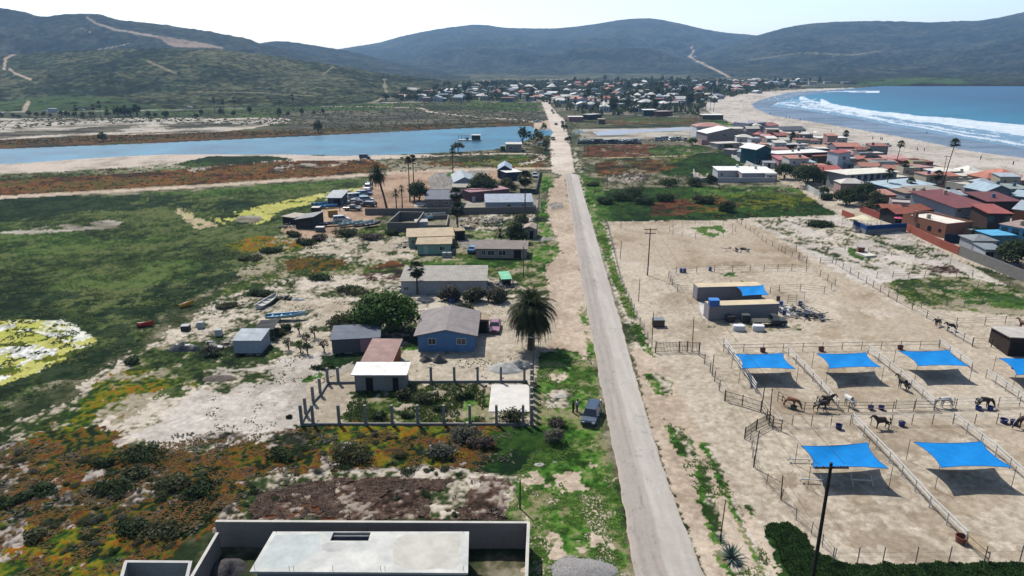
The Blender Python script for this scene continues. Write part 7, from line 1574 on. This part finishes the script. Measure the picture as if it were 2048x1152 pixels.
for f, (x, y), h_, lb in ((r_, (648, 372), 7, 'dark pole beside the low pale house'), (r_, (1282, 425), 9, 'dark pole left of the tan two-storey house'), (r_, (1428, 440), 9, 'dark pole right of the tan two-storey house'), (s_, (226, 290), 7.5, 'dark pole beside the dark fan palm'), (s_, (1100, 612), 12, 'dark pole leaning next to the tallest fan palm'), (s_, (430, 1080), 3.8, 'white thin post in front of the courtyard wall')):
    pole(lb, *f(x, y), h_, .1, [(h_ - .6, 2.0)] if h_ > 5 else (), name='utility_pole' if h_ > 5 else 'post', cat='utility pole' if h_ > 5 else 'post', col='3a2f28' if h_ > 5 else 'b8bcc0')
# people on the beach: one figure, copied
P0 = None
rg = random.Random(3)
spots = [(1745, 279), (1761, 280), (1764, 281), (1662, 265), (1572, 237), (1579, 238), (1600, 241), (1834, 302), (1848, 303), (1961, 319), (2026, 330), (1486, 213), (1483, 203), (1540, 230), (1853, 268)]
for i, (x, y) in enumerate(spots):
    if P0 is None: P0 = person('tiny person on the pale sand far along the beach', x, y, 40, '23252c', '1d1e22'); P0['group'] = 'people on the beach'
    else: copy_tree(P0, G(x, y), rg.uniform(0, 6.28), label=['tiny distant person standing on the open beach', 'tiny person near the wet sand by the right edge'][x > 1900], group='people on the beach')
car('white car on the beach between two palms', 1772, 293, 10, 'pickup', 'd8dce0')
t = empty('beach_tent', G(*r_(1520, 250))); tag(t, 'white tent canopy on the beach by the dark grey gable roof', 'tent')
mb = MB(); mb.v = [(-1.6, -1.6, 2), (1.6, -1.6, 2), (1.6, 1.6, 2), (-1.6, 1.6, 2), (0, 0, 2.9)]; mb.f = [(0, 1, 4), (1, 2, 4), (2, 3, 4), (3, 0, 4)]; mb.build('canopy', mat('tent_white', 'e8e8e8', .7, .05), t)
for x in (-1.5, 1.5):
    for y in (-1.5, 1.5): MB().tube([(x, y, 0), (x, y, 2)], .05, 5).build('leg', STEEL, t)

# small houses packed between the larger ones
rg = random.Random(91); occ = []
for t_, W, D, h, rt, rh in HOUSES:
    M = Matrix.Translation(t_.location) @ Matrix.Rotation(t_.rotation_euler.z, 4, 'Z'); c = M @ Vector((W / 2, D / 2, 0)); occ.append((c.x, c.y, W / 2, D / 2))
ZP = wpoly([(1470, 262), (1530, 268), (1620, 285), (1700, 300), (1790, 325), (1880, 348), (1960, 362), (2060, 385), (2200, 420), (2200, 520), (2040, 480), (1900, 440), (1790, 430), (1660, 385), (1590, 345), (1520, 320), (1480, 300)]); nsm = 0
zx = [p[0] for p in ZP]; zy = [p[1] for p in ZP]
SW = [('white', 'c8c8c4'), ('cream', 'c0b6a0'), ('pinkish', 'b89890'), ('grey', '93918f'), ('pale blue', '93a8b8'), ('terracotta', 'a06e5a'), ('yellowish', 'bfae84')]
for _ in range(4000):
    x = rg.uniform(min(zx), max(zx)); y = rg.uniform(min(zy), max(zy))
    if not inpoly(np.array([x]), np.array([y]), ZP)[0]: continue
    w2 = rg.uniform(4.5, 9); d2 = rg.uniform(4, 7)
    if any(abs(x - a) < (w2 / 2 + c) * .96 and abs(y - b) < (d2 / 2 + d) * .96 for a, b, c, d in occ): continue
    occ.append((x, y, w2 / 2, d2 / 2)); cn, cc = SW[rg.choices(range(7), [6, 4, 2, 3, 1, 1, 1])[0]]; rt = rg.choice(['flat', 'shedf', 'gablex', 'parapet', 'hip', 'flat']); h = rg.uniform(2.5, 3.4) if rg.random() < .7 else rg.uniform(4.6, 5.6)
    t = empty('small_house', (x, y, 0), rg.uniform(-.15, .12)); rh = .6 if rt == 'shedf' else 1.2
    wall_mesh(rt, w2, d2, h, rh).build('wall', wallm(cc), t); rc = rg.choice(['c8c4ba', 'd8d6d0', 'a8b2ba', '9a6458', 'b07c6a', '8a8784', 'c8c4ba']); roof_mesh(rt, w2, d2, h, rh, .25).build('roof', roofm(rc), t); t.location.x -= w2 / 2; t.location.y -= d2 / 2
    for q in range(2): opening('window', GLASS, t, 'f', w2, d2, .25 + .5 * q, h - 1.9, .9, .9, mat('trim_f2f0ea', 'f2f0ea', .6, .05))
    tag(t, 'small %s%s house with a %s %s roof, %s of the beach settlement' % ('two-storey ' if h > 4 else '', cn, {'c8c4ba': 'beige', 'd8d6d0': 'white', 'a8b2ba': 'grey', '9a6458': 'red-brown', 'b07c6a': 'terracotta', '8a8784': 'dark grey'}[rc], {'shedf': 'sloping', 'gablex': 'gable', 'parapet': 'walled', 'hip': 'hip', 'flat': 'flat'}[rt], 'far end' if y > 190 else 'middle' if y > 150 else 'near end'), 'house', 'small houses of the beach settlement'); nsm += 1
    HOUSES.append((t, w2, d2, h, rt, rh))
    if nsm > 75: break
# rooftop tanks, back annexes and yard things of the settlement
rg = random.Random(44); TK = None
tcols = [('black', '1f2022'), ('white', 'd8d8d4'), ('beige', 'b8a88c'), ('blue', '3f6a9a')]; tmesh = {}
for t_, W, D, h, rt, rh in [q for q in HOUSES if q[0].location.x > 25 and q[0].get('category') in ('house', 'pavilion', 'terrace') and (W > 9 or rnd.random() < .4)]:
    M = Matrix.Translation(t_.location) @ Matrix.Rotation(t_.rotation_euler.z, 4, 'Z')
    if rt in ('flat', 'parapet', 'shedf') and W > 6:
        for k in range(1 + (W > 14)):
            cn, cc = tcols[rg.randrange(4)]; y = D * rg.uniform(.3, .8)
            z = h + (.14 if rt == 'flat' else -.4 if rt == 'parapet' else rh * y / D + .1)
            if cn not in tmesh: p0 = drum('x', 1024, 600, .5, 1.1, cc, open_=False, name='water_tank', cat='water tank'); tmesh[cn] = p0; c = p0
            else: c = copy_tree(tmesh[cn])
            c.location = M @ Vector((W * rg.uniform(.15, .85), y, z)); c['label'] = '%s round water tank on a roof of the beach settlement' % cn; c['group'] = 'water tanks on the roofs'
    if rg.random() < .75 and t_['category'] == 'house':
        sx = W * rg.uniform(.15, .75); w2 = rg.uniform(2, 4.5); d2 = rg.uniform(1.5, 3); h2 = rg.uniform(1.9, 2.6); wc = rg.choice(['b8b0a6', '8f8a86', 'c8c4be', 'a8836c', '7c8c9a', 'b49a94']); rc = rg.choice(['a8a8a4', 'c8c4bc', '8a5a4c', '7a8288'])
        a = empty('annex', M @ Vector((sx, -d2 + .0, 0)), t_.rotation_euler.z); MB().box(0, w2, 0, d2 - .12, 0, h2).build('wall', wallm(wc), a); MB().box(-.2, w2 + .2, -.25, d2 - .12, h2 + .002, h2 + .1).build('roof', roofm(rc, 'ribx'), a); opening('door', DOORSHADE, a, 'f', w2, d2, .4, .02, .8, 1.9)
        tag(a, 'low %s annex built against the front of a settlement house' % {'b8b0a6': 'beige', '8f8a86': 'grey', 'c8c4be': 'whitish', 'a8836c': 'brown', '7c8c9a': 'blue-grey', 'b49a94': 'pinkish'}[wc], 'annex', 'annexes of the beach settlement')
def wires(label, pts, off, sag=1.0):
    t = empty('power_line', pts[0]); tag(t, label, 'power line')
    for o_ in off:
        mb = MB(); 
        for a, b in zip(pts[:-1], pts[1:]):
            q = [a.lerp(b, i / 12) + Vector((o_, 0, -sag * 4 * (i / 12) * (1 - i / 12))) - pts[0] for i in range(13)]; mb.tube(q, .018, 3, False)
        mb.build('wire', mat('cable', '2a2a2a', .6, .1), t)
def ptop(px, py, h): return G(px, py) + Vector((0, 0, h))
wires('overhead wires from the ranch utility pole to the nearest dark pole', [ptop(1295, 551, 9.9), ptop(1624, 1166, 11.5)], (-1.1, 1.1), 1.5)
wires('overhead wires running from the ranch utility pole to the pole at the field corner', [ptop(1242, 456, 4.6), ptop(1295, 551, 9.8)], (0,), .6)
wires('overhead wires between the poles of the beach settlement', [ptop(*r_(1282, 425), 8.9), ptop(*r_(1428, 440), 8.9), ptop(*s_(226, 290), 7.4), ptop(*s_(1100, 612), 12)], (-.5, .5), 1)
wires('overhead wire along the left road edge', [ptop(1078, 428, 8.4), ptop(1074, 478, 7.9), ptop(1047, 555, 6.4)], (0,), .8)
# ================================================================ far town and roadside
B('long dark green hall with a white roof among the far palms', lambda x, y: (x, y), (1287, 232), (1313, 232), 12, 4.5, '2f4f50', 'e0e0dc')
B('rust coloured low building beside the far dark green hall', lambda x, y: (x, y), (1313, 233), (1345, 232), 10, 3.6, '6f4a40', '9a8a88', n=2)
B('tan open shed with a white roof at the edge of the beach dunes', lambda x, y: (x, y), (1405, 239), (1446, 239), 10, 3.2, '5f5844', 'e4e2dc', nm='shed', cat='shed')
B('white far house with a red roof right of the road head', lambda x, y: (x, y), (1139, 210), (1158, 211), 14, 6, 'd0d4dc', 'b86a60', 'gablex', 1.5)
B('white house with salmon roof beside the white far house', lambda x, y: (x, y), (1158, 210), (1187, 208), 12, 4, 'c8c4c8', 'b87068', 'gablex', 1.5)
B('low pink house with a white awning on the right side of the far road', lambda x, y: (x, y), (1137, 243), (1166, 243), 9, 3.2, 'b07a74', 'd8d4d0', n=2)
B('dark flat roofed hut beside the pink roadside house', lambda x, y: (x, y), (1178, 240), (1203, 238), 8, 3.6, '3a3a38', 'b0aca8')
B('small tan box shed in the field right of the road', lambda x, y: (x, y), (1197, 248), (1210, 248), 6, 3.2, '6a6450', 'a8a288', nm='shed', cat='shed')
rg = random.Random(17)
far_walls = [('white', 'cfd0ce'), ('cream', 'c4b8a0'), ('grey', '8c8c8c'), ('pale blue', '8fa4b8'), ('pink', 'c0938a'), ('tan', 'a08a70'), ('terracotta', 'a05a40'), ('pale green', '8fa590')]
far_roofs = ['c8c8c4', 'b8b0a4', 'a8665a', 'b87a64', '8a8f94', 'd8d6d0', '9fb0bc', '7a4a44']
protos = {}
def zone(x, y):
    a = 'at the far left slope' if x < 100 else 'west of the far road' if x < 930 else 'just left of the far road' if x < 1095 else 'just right of the far road' if x < 1200 else 'mid town' if x < 1330 else 'towards the beach curve' if x < 1450 else 'by the far beach'
    return ('back row ' if y < 176 else 'middle rows ' if y < 192 else 'front rows ') + a
def far_house(x, y, kind, w_, d_, h_, rt, wi, ri):
    key = (wi, ri, rt)
    if key not in protos:
        t = empty('far_house', (0, 0, 0)); W, D, hh = 10.0, 8.0, 3.0; wm_, rm_ = wall_mesh(rt, W, D, hh, 1.6), roof_mesh(rt, W, D, hh, 1.6, .4)
        for m__ in (wm_, rm_): m__.v = [(a - W / 2, b - D / 2, c) for a, b, c in m__.v]
        wm_.build('wall', wallm(far_walls[wi][1]), t); rm_.build('roof', roofm(far_roofs[ri]), t)
        mb = MB(); [mb.box(a - .6, a + .6, -D / 2 - .04, -D / 2 + .02, 1.0, 2.1) for a in (-3, 0, 3)]; 
        for a in (-3.2, .2, 3.1): MB().box(a - .65, a + .65, -D / 2 - .04, -D / 2 + .02, .9, 2.1).build('window', GLASS, t)
        protos[key] = t; c = t
    else: c = copy_tree(protos[key])
    c.location = G(x, y); c.scale = (w_ / 10, d_ / 8, h_ / 3); c.rotation_euler = (0, 0, rg.uniform(-.35, .35))
    rn = ['grey-white', 'tan', 'dull red', 'terracotta', 'slate', 'white', 'pale blue', 'brown'][ri]
    tag(c, 'far %s house, %s %s roof, %s' % (far_walls[wi][0], rn, {'flat': 'flat', 'gablex': 'gable', 'gabley': 'gable', 'hip': 'hip'}[rt], zone(x, y)), 'house', 'houses of the far town')
n = 0
def intown(x, y):
    if x < 1095: return 172 + max(0, (900 - x) * .15) < y < 204 and x > 770 and not (x > 1060 and y > 200)
    return (166 < y < min(240, 205 + (x - 1095) * .2) if x < 1390 else 164 < y < 188 + max(0, (1480 - x)) * .3) and x < 1640 - max(0, (y - 170) * 6) and x > 1095 + max(0, y - 202) * 1.2 and not (1160 < x < 1400 and y > 226)
while n < 285:
    x = rg.uniform(770, 1620); y = 164 + 76 * rg.random() ** 1.6
    if not intown(x, y): continue
    if y > 200 and abs(x - (1092 + max(0, y - 205) * .9)) < 10 + (y - 160) * .15: continue
    k = rg.random(); w_ = rg.uniform(7, 13); wi = rg.choices(range(8), [7, 3, 3, 2, 2, 3, 1.5, 1])[0]; ri = rg.choices(range(8), [5, 3, 2, 2, 3, 5, 2, 1])[0]
    far_house(x, y, k, w_, rg.uniform(7, 12), rg.uniform(2.6, 5), rg.choice(['flat', 'gablex', 'hip', 'gabley', 'flat']), wi, ri); n += 1
# a few houses on the slope at the far left and the coast cliff
for x, y in ((8, 181), (20, 183), (32, 181), (0, 178), (1560, 169), (1600, 167), (1625, 168), (1655, 167), (1690, 168)):
    far_house(x, y, 0, 14, 9, 4, 'flat', 2 if x < 100 else 0, 1)
# far trees: five crowns, copied
TP = []
for i in range(6):
    t = tree('x', (0, 0, -500), 8, 7.5 if i < 4 else 12, [LD, LO, LD, LO, LD, LD][i], 300 + i, n=260, size=.95, k=9, crown0=.1, d=8, name='far_tree'); TP.append(t)
def far_tree(x, y, s, group, label, k=None):
    i = rg.randrange(6) if k is None else k; t = TP[i]
    if t.location.z < -400: c = t
    else: c = copy_tree(t)
    c.location = G(x, y); c.rotation_euler = (0, 0, rg.uniform(0, 6.28)); c.scale = (s, s, s * rg.uniform(.8, 1.2)); tag(c, label, 'tree', group)
n = 0
while n < 298:
    x = rg.uniform(770, 1640); y = 163 + 76 * rg.random() ** 1.7
    if not intown(x, y) and not (1200 < x < 1540 and 160 < y < 178): continue
    if abs(x - (1092 + max(0, y - 205) * .9)) < 8 + (y - 160) * .12: continue
    far_tree(x, y, rg.uniform(.55, 1.25), 'trees among the far houses', 'small dark tree among far town houses, ' + zone(x, y)); n += 1
for i, x in enumerate([215, 235, 248, 262, 275, 300, 312, 326, 338, 392, 405, 440, 470, 500, 560, 580, 605, 630, 645] + list(range(8, 200, 16))):
    far_tree(x + rg.uniform(-4, 4), 236 + rg.uniform(-4, 2) - (4 if x > 400 else 0), (1.15 if 230 < x < 290 else .6) * rg.uniform(.8, 1.15), 'trees beyond the lagoon', 'dark tree in the row beyond the lagoon below the highway', None if x > 200 else 1)
for x, y, s, lb in ((206, 283, .8, 'grey bush on the far bank at the left of the lagoon'), (636, 266, .9, 'dark bush on the far bank in the middle of the lagoon'), (1045, 288, .8, 'bush cluster right of the lagoon house'), (1075, 285, 1.0, 'dark bush between the lagoon and the road'), (1092, 300, .6, 'low bush at the road edge below the lagoon'), (1136, 285, .5, 'dark shrub at the right edge of the far road'), (1128, 262, .6, 'shrub at the lagoon outlet beside the road'), (1088, 262, .6, 'shrub at the right tip of the lagoon')):
    far_tree(x, y, s, 'bushes on the lagoon banks', lb)
# scrub dotted over the near hill is one mass (stuff) further down; fan palms far away: one palm, copied
fp = fan_palm('x', (0, 0, -500), 9, 2.4, 400, skirt=True, n=16, name='far_palm'); first = True
for x, y in [(155, 240), (190, 240), (203, 240), (217, 240), (430, 226), (448, 226), (470, 224), (560, 222), (587, 222), (1190, 222), (1203, 224), (1211, 225), (1222, 224), (1232, 225), (1240, 224), (1256, 223), (1271, 232), (1150, 232), (1300, 196), (1264, 212), (1350, 205), (1372, 206), (1386, 209), (1395, 214), (1404, 216), (1411, 220), (1420, 222), (1427, 224), (1340, 214), (1330, 208)]:
    c = fp if first else copy_tree(fp); first = False; c.location = G(x, y); c.rotation_euler = (0, 0, rg.uniform(0, 6)); c.scale = (1, 1, rg.uniform(.8, 1.3) if x < 1000 else rg.uniform(1, 1.4))
    tag(c, 'distant fan palm beyond the lagoon' if x < 1000 else 'distant fan palm near the far town right of the road', 'palm tree', 'distant fan palms')
# vehicles far away
cp = None
for i, (x, y, hd, c, lb) in enumerate(((1106, 280, -80, '8a7a5a', 'small tan car driving down the far dirt road towards the camera'), (1112, 250, -85, '26282c', 'dark car on the left of the far dirt road by the lagoon tip'), (1125, 247, -85, '2a2a2c', 'dark car on the right of the far dirt road'), (1107, 227, -90, '33363a', 'small dark car higher up the far road'), (1104, 223, -90, '3a3d44', 'smallest dark car at the head of the road'),
                                   (1076, 244, 10, 'c0c8d0', 'white car parked at the right tip of the lagoon'), (1083, 291, 5, 'd0d4d8', 'white car parked behind bushes near the lagoon house'), (93, 224, 2, 'b8bcc0', 'pale car on the highway left of a white truck'), (1, 227, 2, 'c8ccd0', 'white car on the highway at the left edge'), (165, 221, 2, 'b4b8bc', 'pale car on the highway right of the white truck'), (380, 216, 2, 'd0d4d8', 'white car on the highway below the green slope'))):
    car(lb, x, y, hd, 'sedan' if i % 2 else 'suv', c, group='vehicles far away', detail=False)
boxthing('truck', 'white box truck on the highway across the lagoon', 'truck', 106, 224.5, 7, 2.5, 3.2, mat('truck_white', 'c8ccd0', .5, .1))
rg = random.Random(8)
for i in range(26):
    x = 1158 + i * 4.8; cols = ['2c4a50', '4a5258', '8a9094', '3a3f44', 'b0b4b4', '35606a', '5a5a58']
    if i % 3 == 2: boxthing('covered_stack', 'covered stack in the long row of parked vehicles right of the far road', 'stack', x, 287 - (i > 20) * 1, rg.uniform(3, 6), 3, rg.uniform(1.5, 2.6), mat('cover_' + cols[i % 7], cols[i % 7], .7, .2), group='row of parked vehicles and stacks')
    else: car('old vehicle in the long row right of the far road', x, 287, rg.choice([85, 95, 10]), rg.choice(['suv', 'van', 'pickup', 'sedan']), cols[i % 7], group='row of parked vehicles and stacks', detail=False)
for i in range(5): car('white vehicle parked in the sandy lot left of the wide grey building', 1318 + i * 13, 282 - (i % 2) * 2, 20 * i, 'van', 'c4c8cc', group='vehicles in the sandy lot', detail=False)

# ================================================================ ground cover that nobody could count (stuff)
def scatter(name, label_kind, poly, n, size, h_, m, seed, warp=2.0, shape='tuft', zoff=0, dens=None, jitterz=.4):
    rs = np.random.RandomState(seed); W = np.array(wpoly(poly)); x0, y0 = W.min(0); x1, y1 = W.max(0)
    X = rs.uniform(x0, x1, n * 4); Y = rs.uniform(y0, y1, n * 4); wx = (fbm(X, Y, warp * 2.5, 3, 61) - .5) * 2.6 * warp
    ok = inpoly(X + wx, Y + wx, W) & (fbm(X, Y, 2.5, 3, seed) > (dens or .45)); X = X[ok][:n]; Y = Y[ok][:n]; k = len(X)
    s = size * rs.uniform(.5, 1.4, k); a = rs.uniform(0, 6.28, k); hh = h_ * rs.uniform(.5, 1.3, k)
    V = []; Fq = []
    if shape == 'tuft':   # two crossed leaning blades groups
        for q in range(3):
            aa = a + q * 2.1; dx = np.cos(aa) * s; dy = np.sin(aa) * s; tx = np.cos(aa + 1.2) * s * .8; ty = np.sin(aa + 1.2) * s * .8
            V.append(np.stack([np.stack([X - dx * .5, Y - dy * .5, X * 0 + zoff], -1), np.stack([X + dx * .5, Y + dy * .5, X * 0 + zoff], -1), np.stack([X + dx * .3 + tx, Y + dy * .3 + ty, hh], -1), np.stack([X - dx * .4 + tx, Y - dy * .4 + ty, hh * .8], -1)], 1))
    V = np.concatenate(V).reshape(-1, 3); nq = len(V) // 4
    me = bpy.data.meshes.new(name); me.vertices.add(len(V)); me.vertices.foreach_set('co', V.astype(np.float32).reshape(-1)); me.loops.add(nq * 4); me.loops.foreach_set('vertex_index', np.arange(nq * 4, dtype=np.int32)); me.polygons.add(nq); me.polygons.foreach_set('loop_start', (np.arange(nq) * 4).astype(np.int32))
    try: me.polygons.foreach_set('loop_total', np.full(nq, 4, np.int32))
    except Exception: pass
    me.update(calc_edges=True); me.materials.append(m); o = link(name, me); o['kind'] = 'stuff'; return o
verge = [(1080, 706), (1182, 712), (1196, 760), (1200, 830), (1226, 950), (1268, 1160), (1060, 1160), (1060, 1040), (1010, 1040), (1035, 950), (1096, 860), (1070, 852), (1072, 770)]
GB = leafm('grass_blade', '45702a', '86a848')
scatter('verge_grass', '', verge, 16000, .1, .06, GB, 501, .3, dens=.5)
scatter('verge_grass', '', [(1200, 440), (1240, 560), (1300, 690), (1310, 715), (1285, 700), (1240, 600), (1190, 460)], 2500, .12, .1, GB, 502, .3)
scatter('verge_weeds', '', [(1300, 740), (1330, 760), (1450, 960), (1560, 1160), (1480, 1160), (1400, 1000), (1310, 800)], 1200, .1, .08, GB, 503, .5, dens=.62)
scatter('succulent_carpet', '', [(0, 900), (290, 890), (600, 860), (1010, 850), (960, 940), (520, 950), (430, 1040), (250, 1180), (-60, 1200), (-60, 950)], 14000, .12, .12, leafm('succulent_leaf', '5a6428', '94602c'), 504, 1, dens=.5, zoff=.08)
scatter('dry_scrub', '', [(0, 890), (320, 870), (640, 860), (1030, 850), (1016, 1040), (430, 1040), (200, 1200), (-60, 1200)], 3600, .15, .16, leafm('dry_twig', '5a554c', '8c8478'), 505, 1, dens=.6, zoff=.08)
scatter('dead_vines', '', [(500, 1040), (520, 985), (640, 960), (1010, 955), (1005, 1040)], 8000, .14, .14, leafm('dead_vine', '5a4438', 'a08674'), 506, .6, dens=.5, zoff=.06)
scatter('ground_ivy', '', [(1530, 1052), (1560, 1046), (1590, 1058), (1640, 1110), (1700, 1130), (2060, 1126), (2060, 1200), (1600, 1200)], 16000, .14, .16, leafm('ivy_leaf', '24401a', '4a6c34'), 507, .5, dens=.2)
scatter('marsh_plants', '', [(0, 560), (400, 500), (560, 470), (700, 470), (560, 600), (400, 640), (200, 740), (0, 860)], 9000, .22, .12, leafm('marsh_leaf', '34502a', '6c7c40'), 508, 2, dens=.55)
scatter('plot_weeds', '', [(400, 640), (640, 590), (840, 600), (1060, 620), (1060, 760), (700, 745), (620, 860), (400, 880)], 4000, .12, .1, leafm('dry_weed', '55603a', '8f8a60'), 509, 1, dens=.6)
scatter('garden_weeds', '', [(700, 800), (715, 782), (830, 766), (1060, 768), (975, 772), (970, 846), (690, 846)], 3500, .14, .2, leafm('garden_weed', '405c2c', '7a8a50'), 510, .5, dens=.5)
TG = leafm('town_leaf', '35422b', '5e6a48')
scatter('town_woodland', '', [(770, 196), (850, 176), (1000, 164), (1500, 161), (1620, 168), (1480, 190), (1410, 205), (1400, 232), (1300, 222), (1190, 236), (1120, 215), (1085, 202), (900, 203)], 5200, 2.2, 4.6, TG, 511, 8, dens=.42)
scatter('lagoon_reeds', '', [(-40, 292), (300, 281), (640, 266), (1060, 246), (1060, 241), (640, 258), (300, 270), (-40, 283)], 2200, 1.0, .7, leafm('reed_leaf', '46462c', '7a6a42'), 512, 2, dens=.42)
scatter('valley_scrub', '', [(-40, 246), (200, 226), (500, 218), (800, 205), (1070, 206), (1090, 245), (640, 258), (560, 250), (200, 246), (-40, 262)], 2600, 1.5, .7, leafm('valley_leaf', '3c4630', '6a7050'), 513, 6, dens=.5)
scatter('shore_scrub', '', [(330, 330), (740, 318), (1000, 300), (1100, 272), (1104, 334), (860, 340), (700, 348), (0, 392), (0, 352)], 3500, .7, .35, leafm('shore_leaf', '464428', '7a6038'), 514, 4, dens=.5)
scatter('field_scrub', '', [(1150, 290), (1310, 288), (1500, 300), (1600, 380), (1680, 438), (1215, 442), (1165, 350)], 1500, .6, .3, leafm('field_leaf', '3c4a24', '6b6834'), 515, 4, dens=.58)
HAZE = 0.00006
# ================================================================ air
mb = MB(); mb.box(-7000, 8500, -300, 8200, -3, 620)
hz = mb.mesh('haze'); m = bpy.data.materials.new('haze'); m.use_nodes = True
n = m.node_tree.nodes; n.remove(n['Principled BSDF'])
pv = n.new('ShaderNodeVolumePrincipled'); pv.inputs['Color'].default_value = (.36, .62, 1.0, 1); pv.inputs['Density'].default_value = HAZE
pv.inputs['Anisotropy'].default_value = 0.2
m.node_tree.links.new(pv.outputs[0], n['Material Output'].inputs['Volume'])
hz.materials.append(m); o = link('haze', hz); o['kind'] = 'stuff'
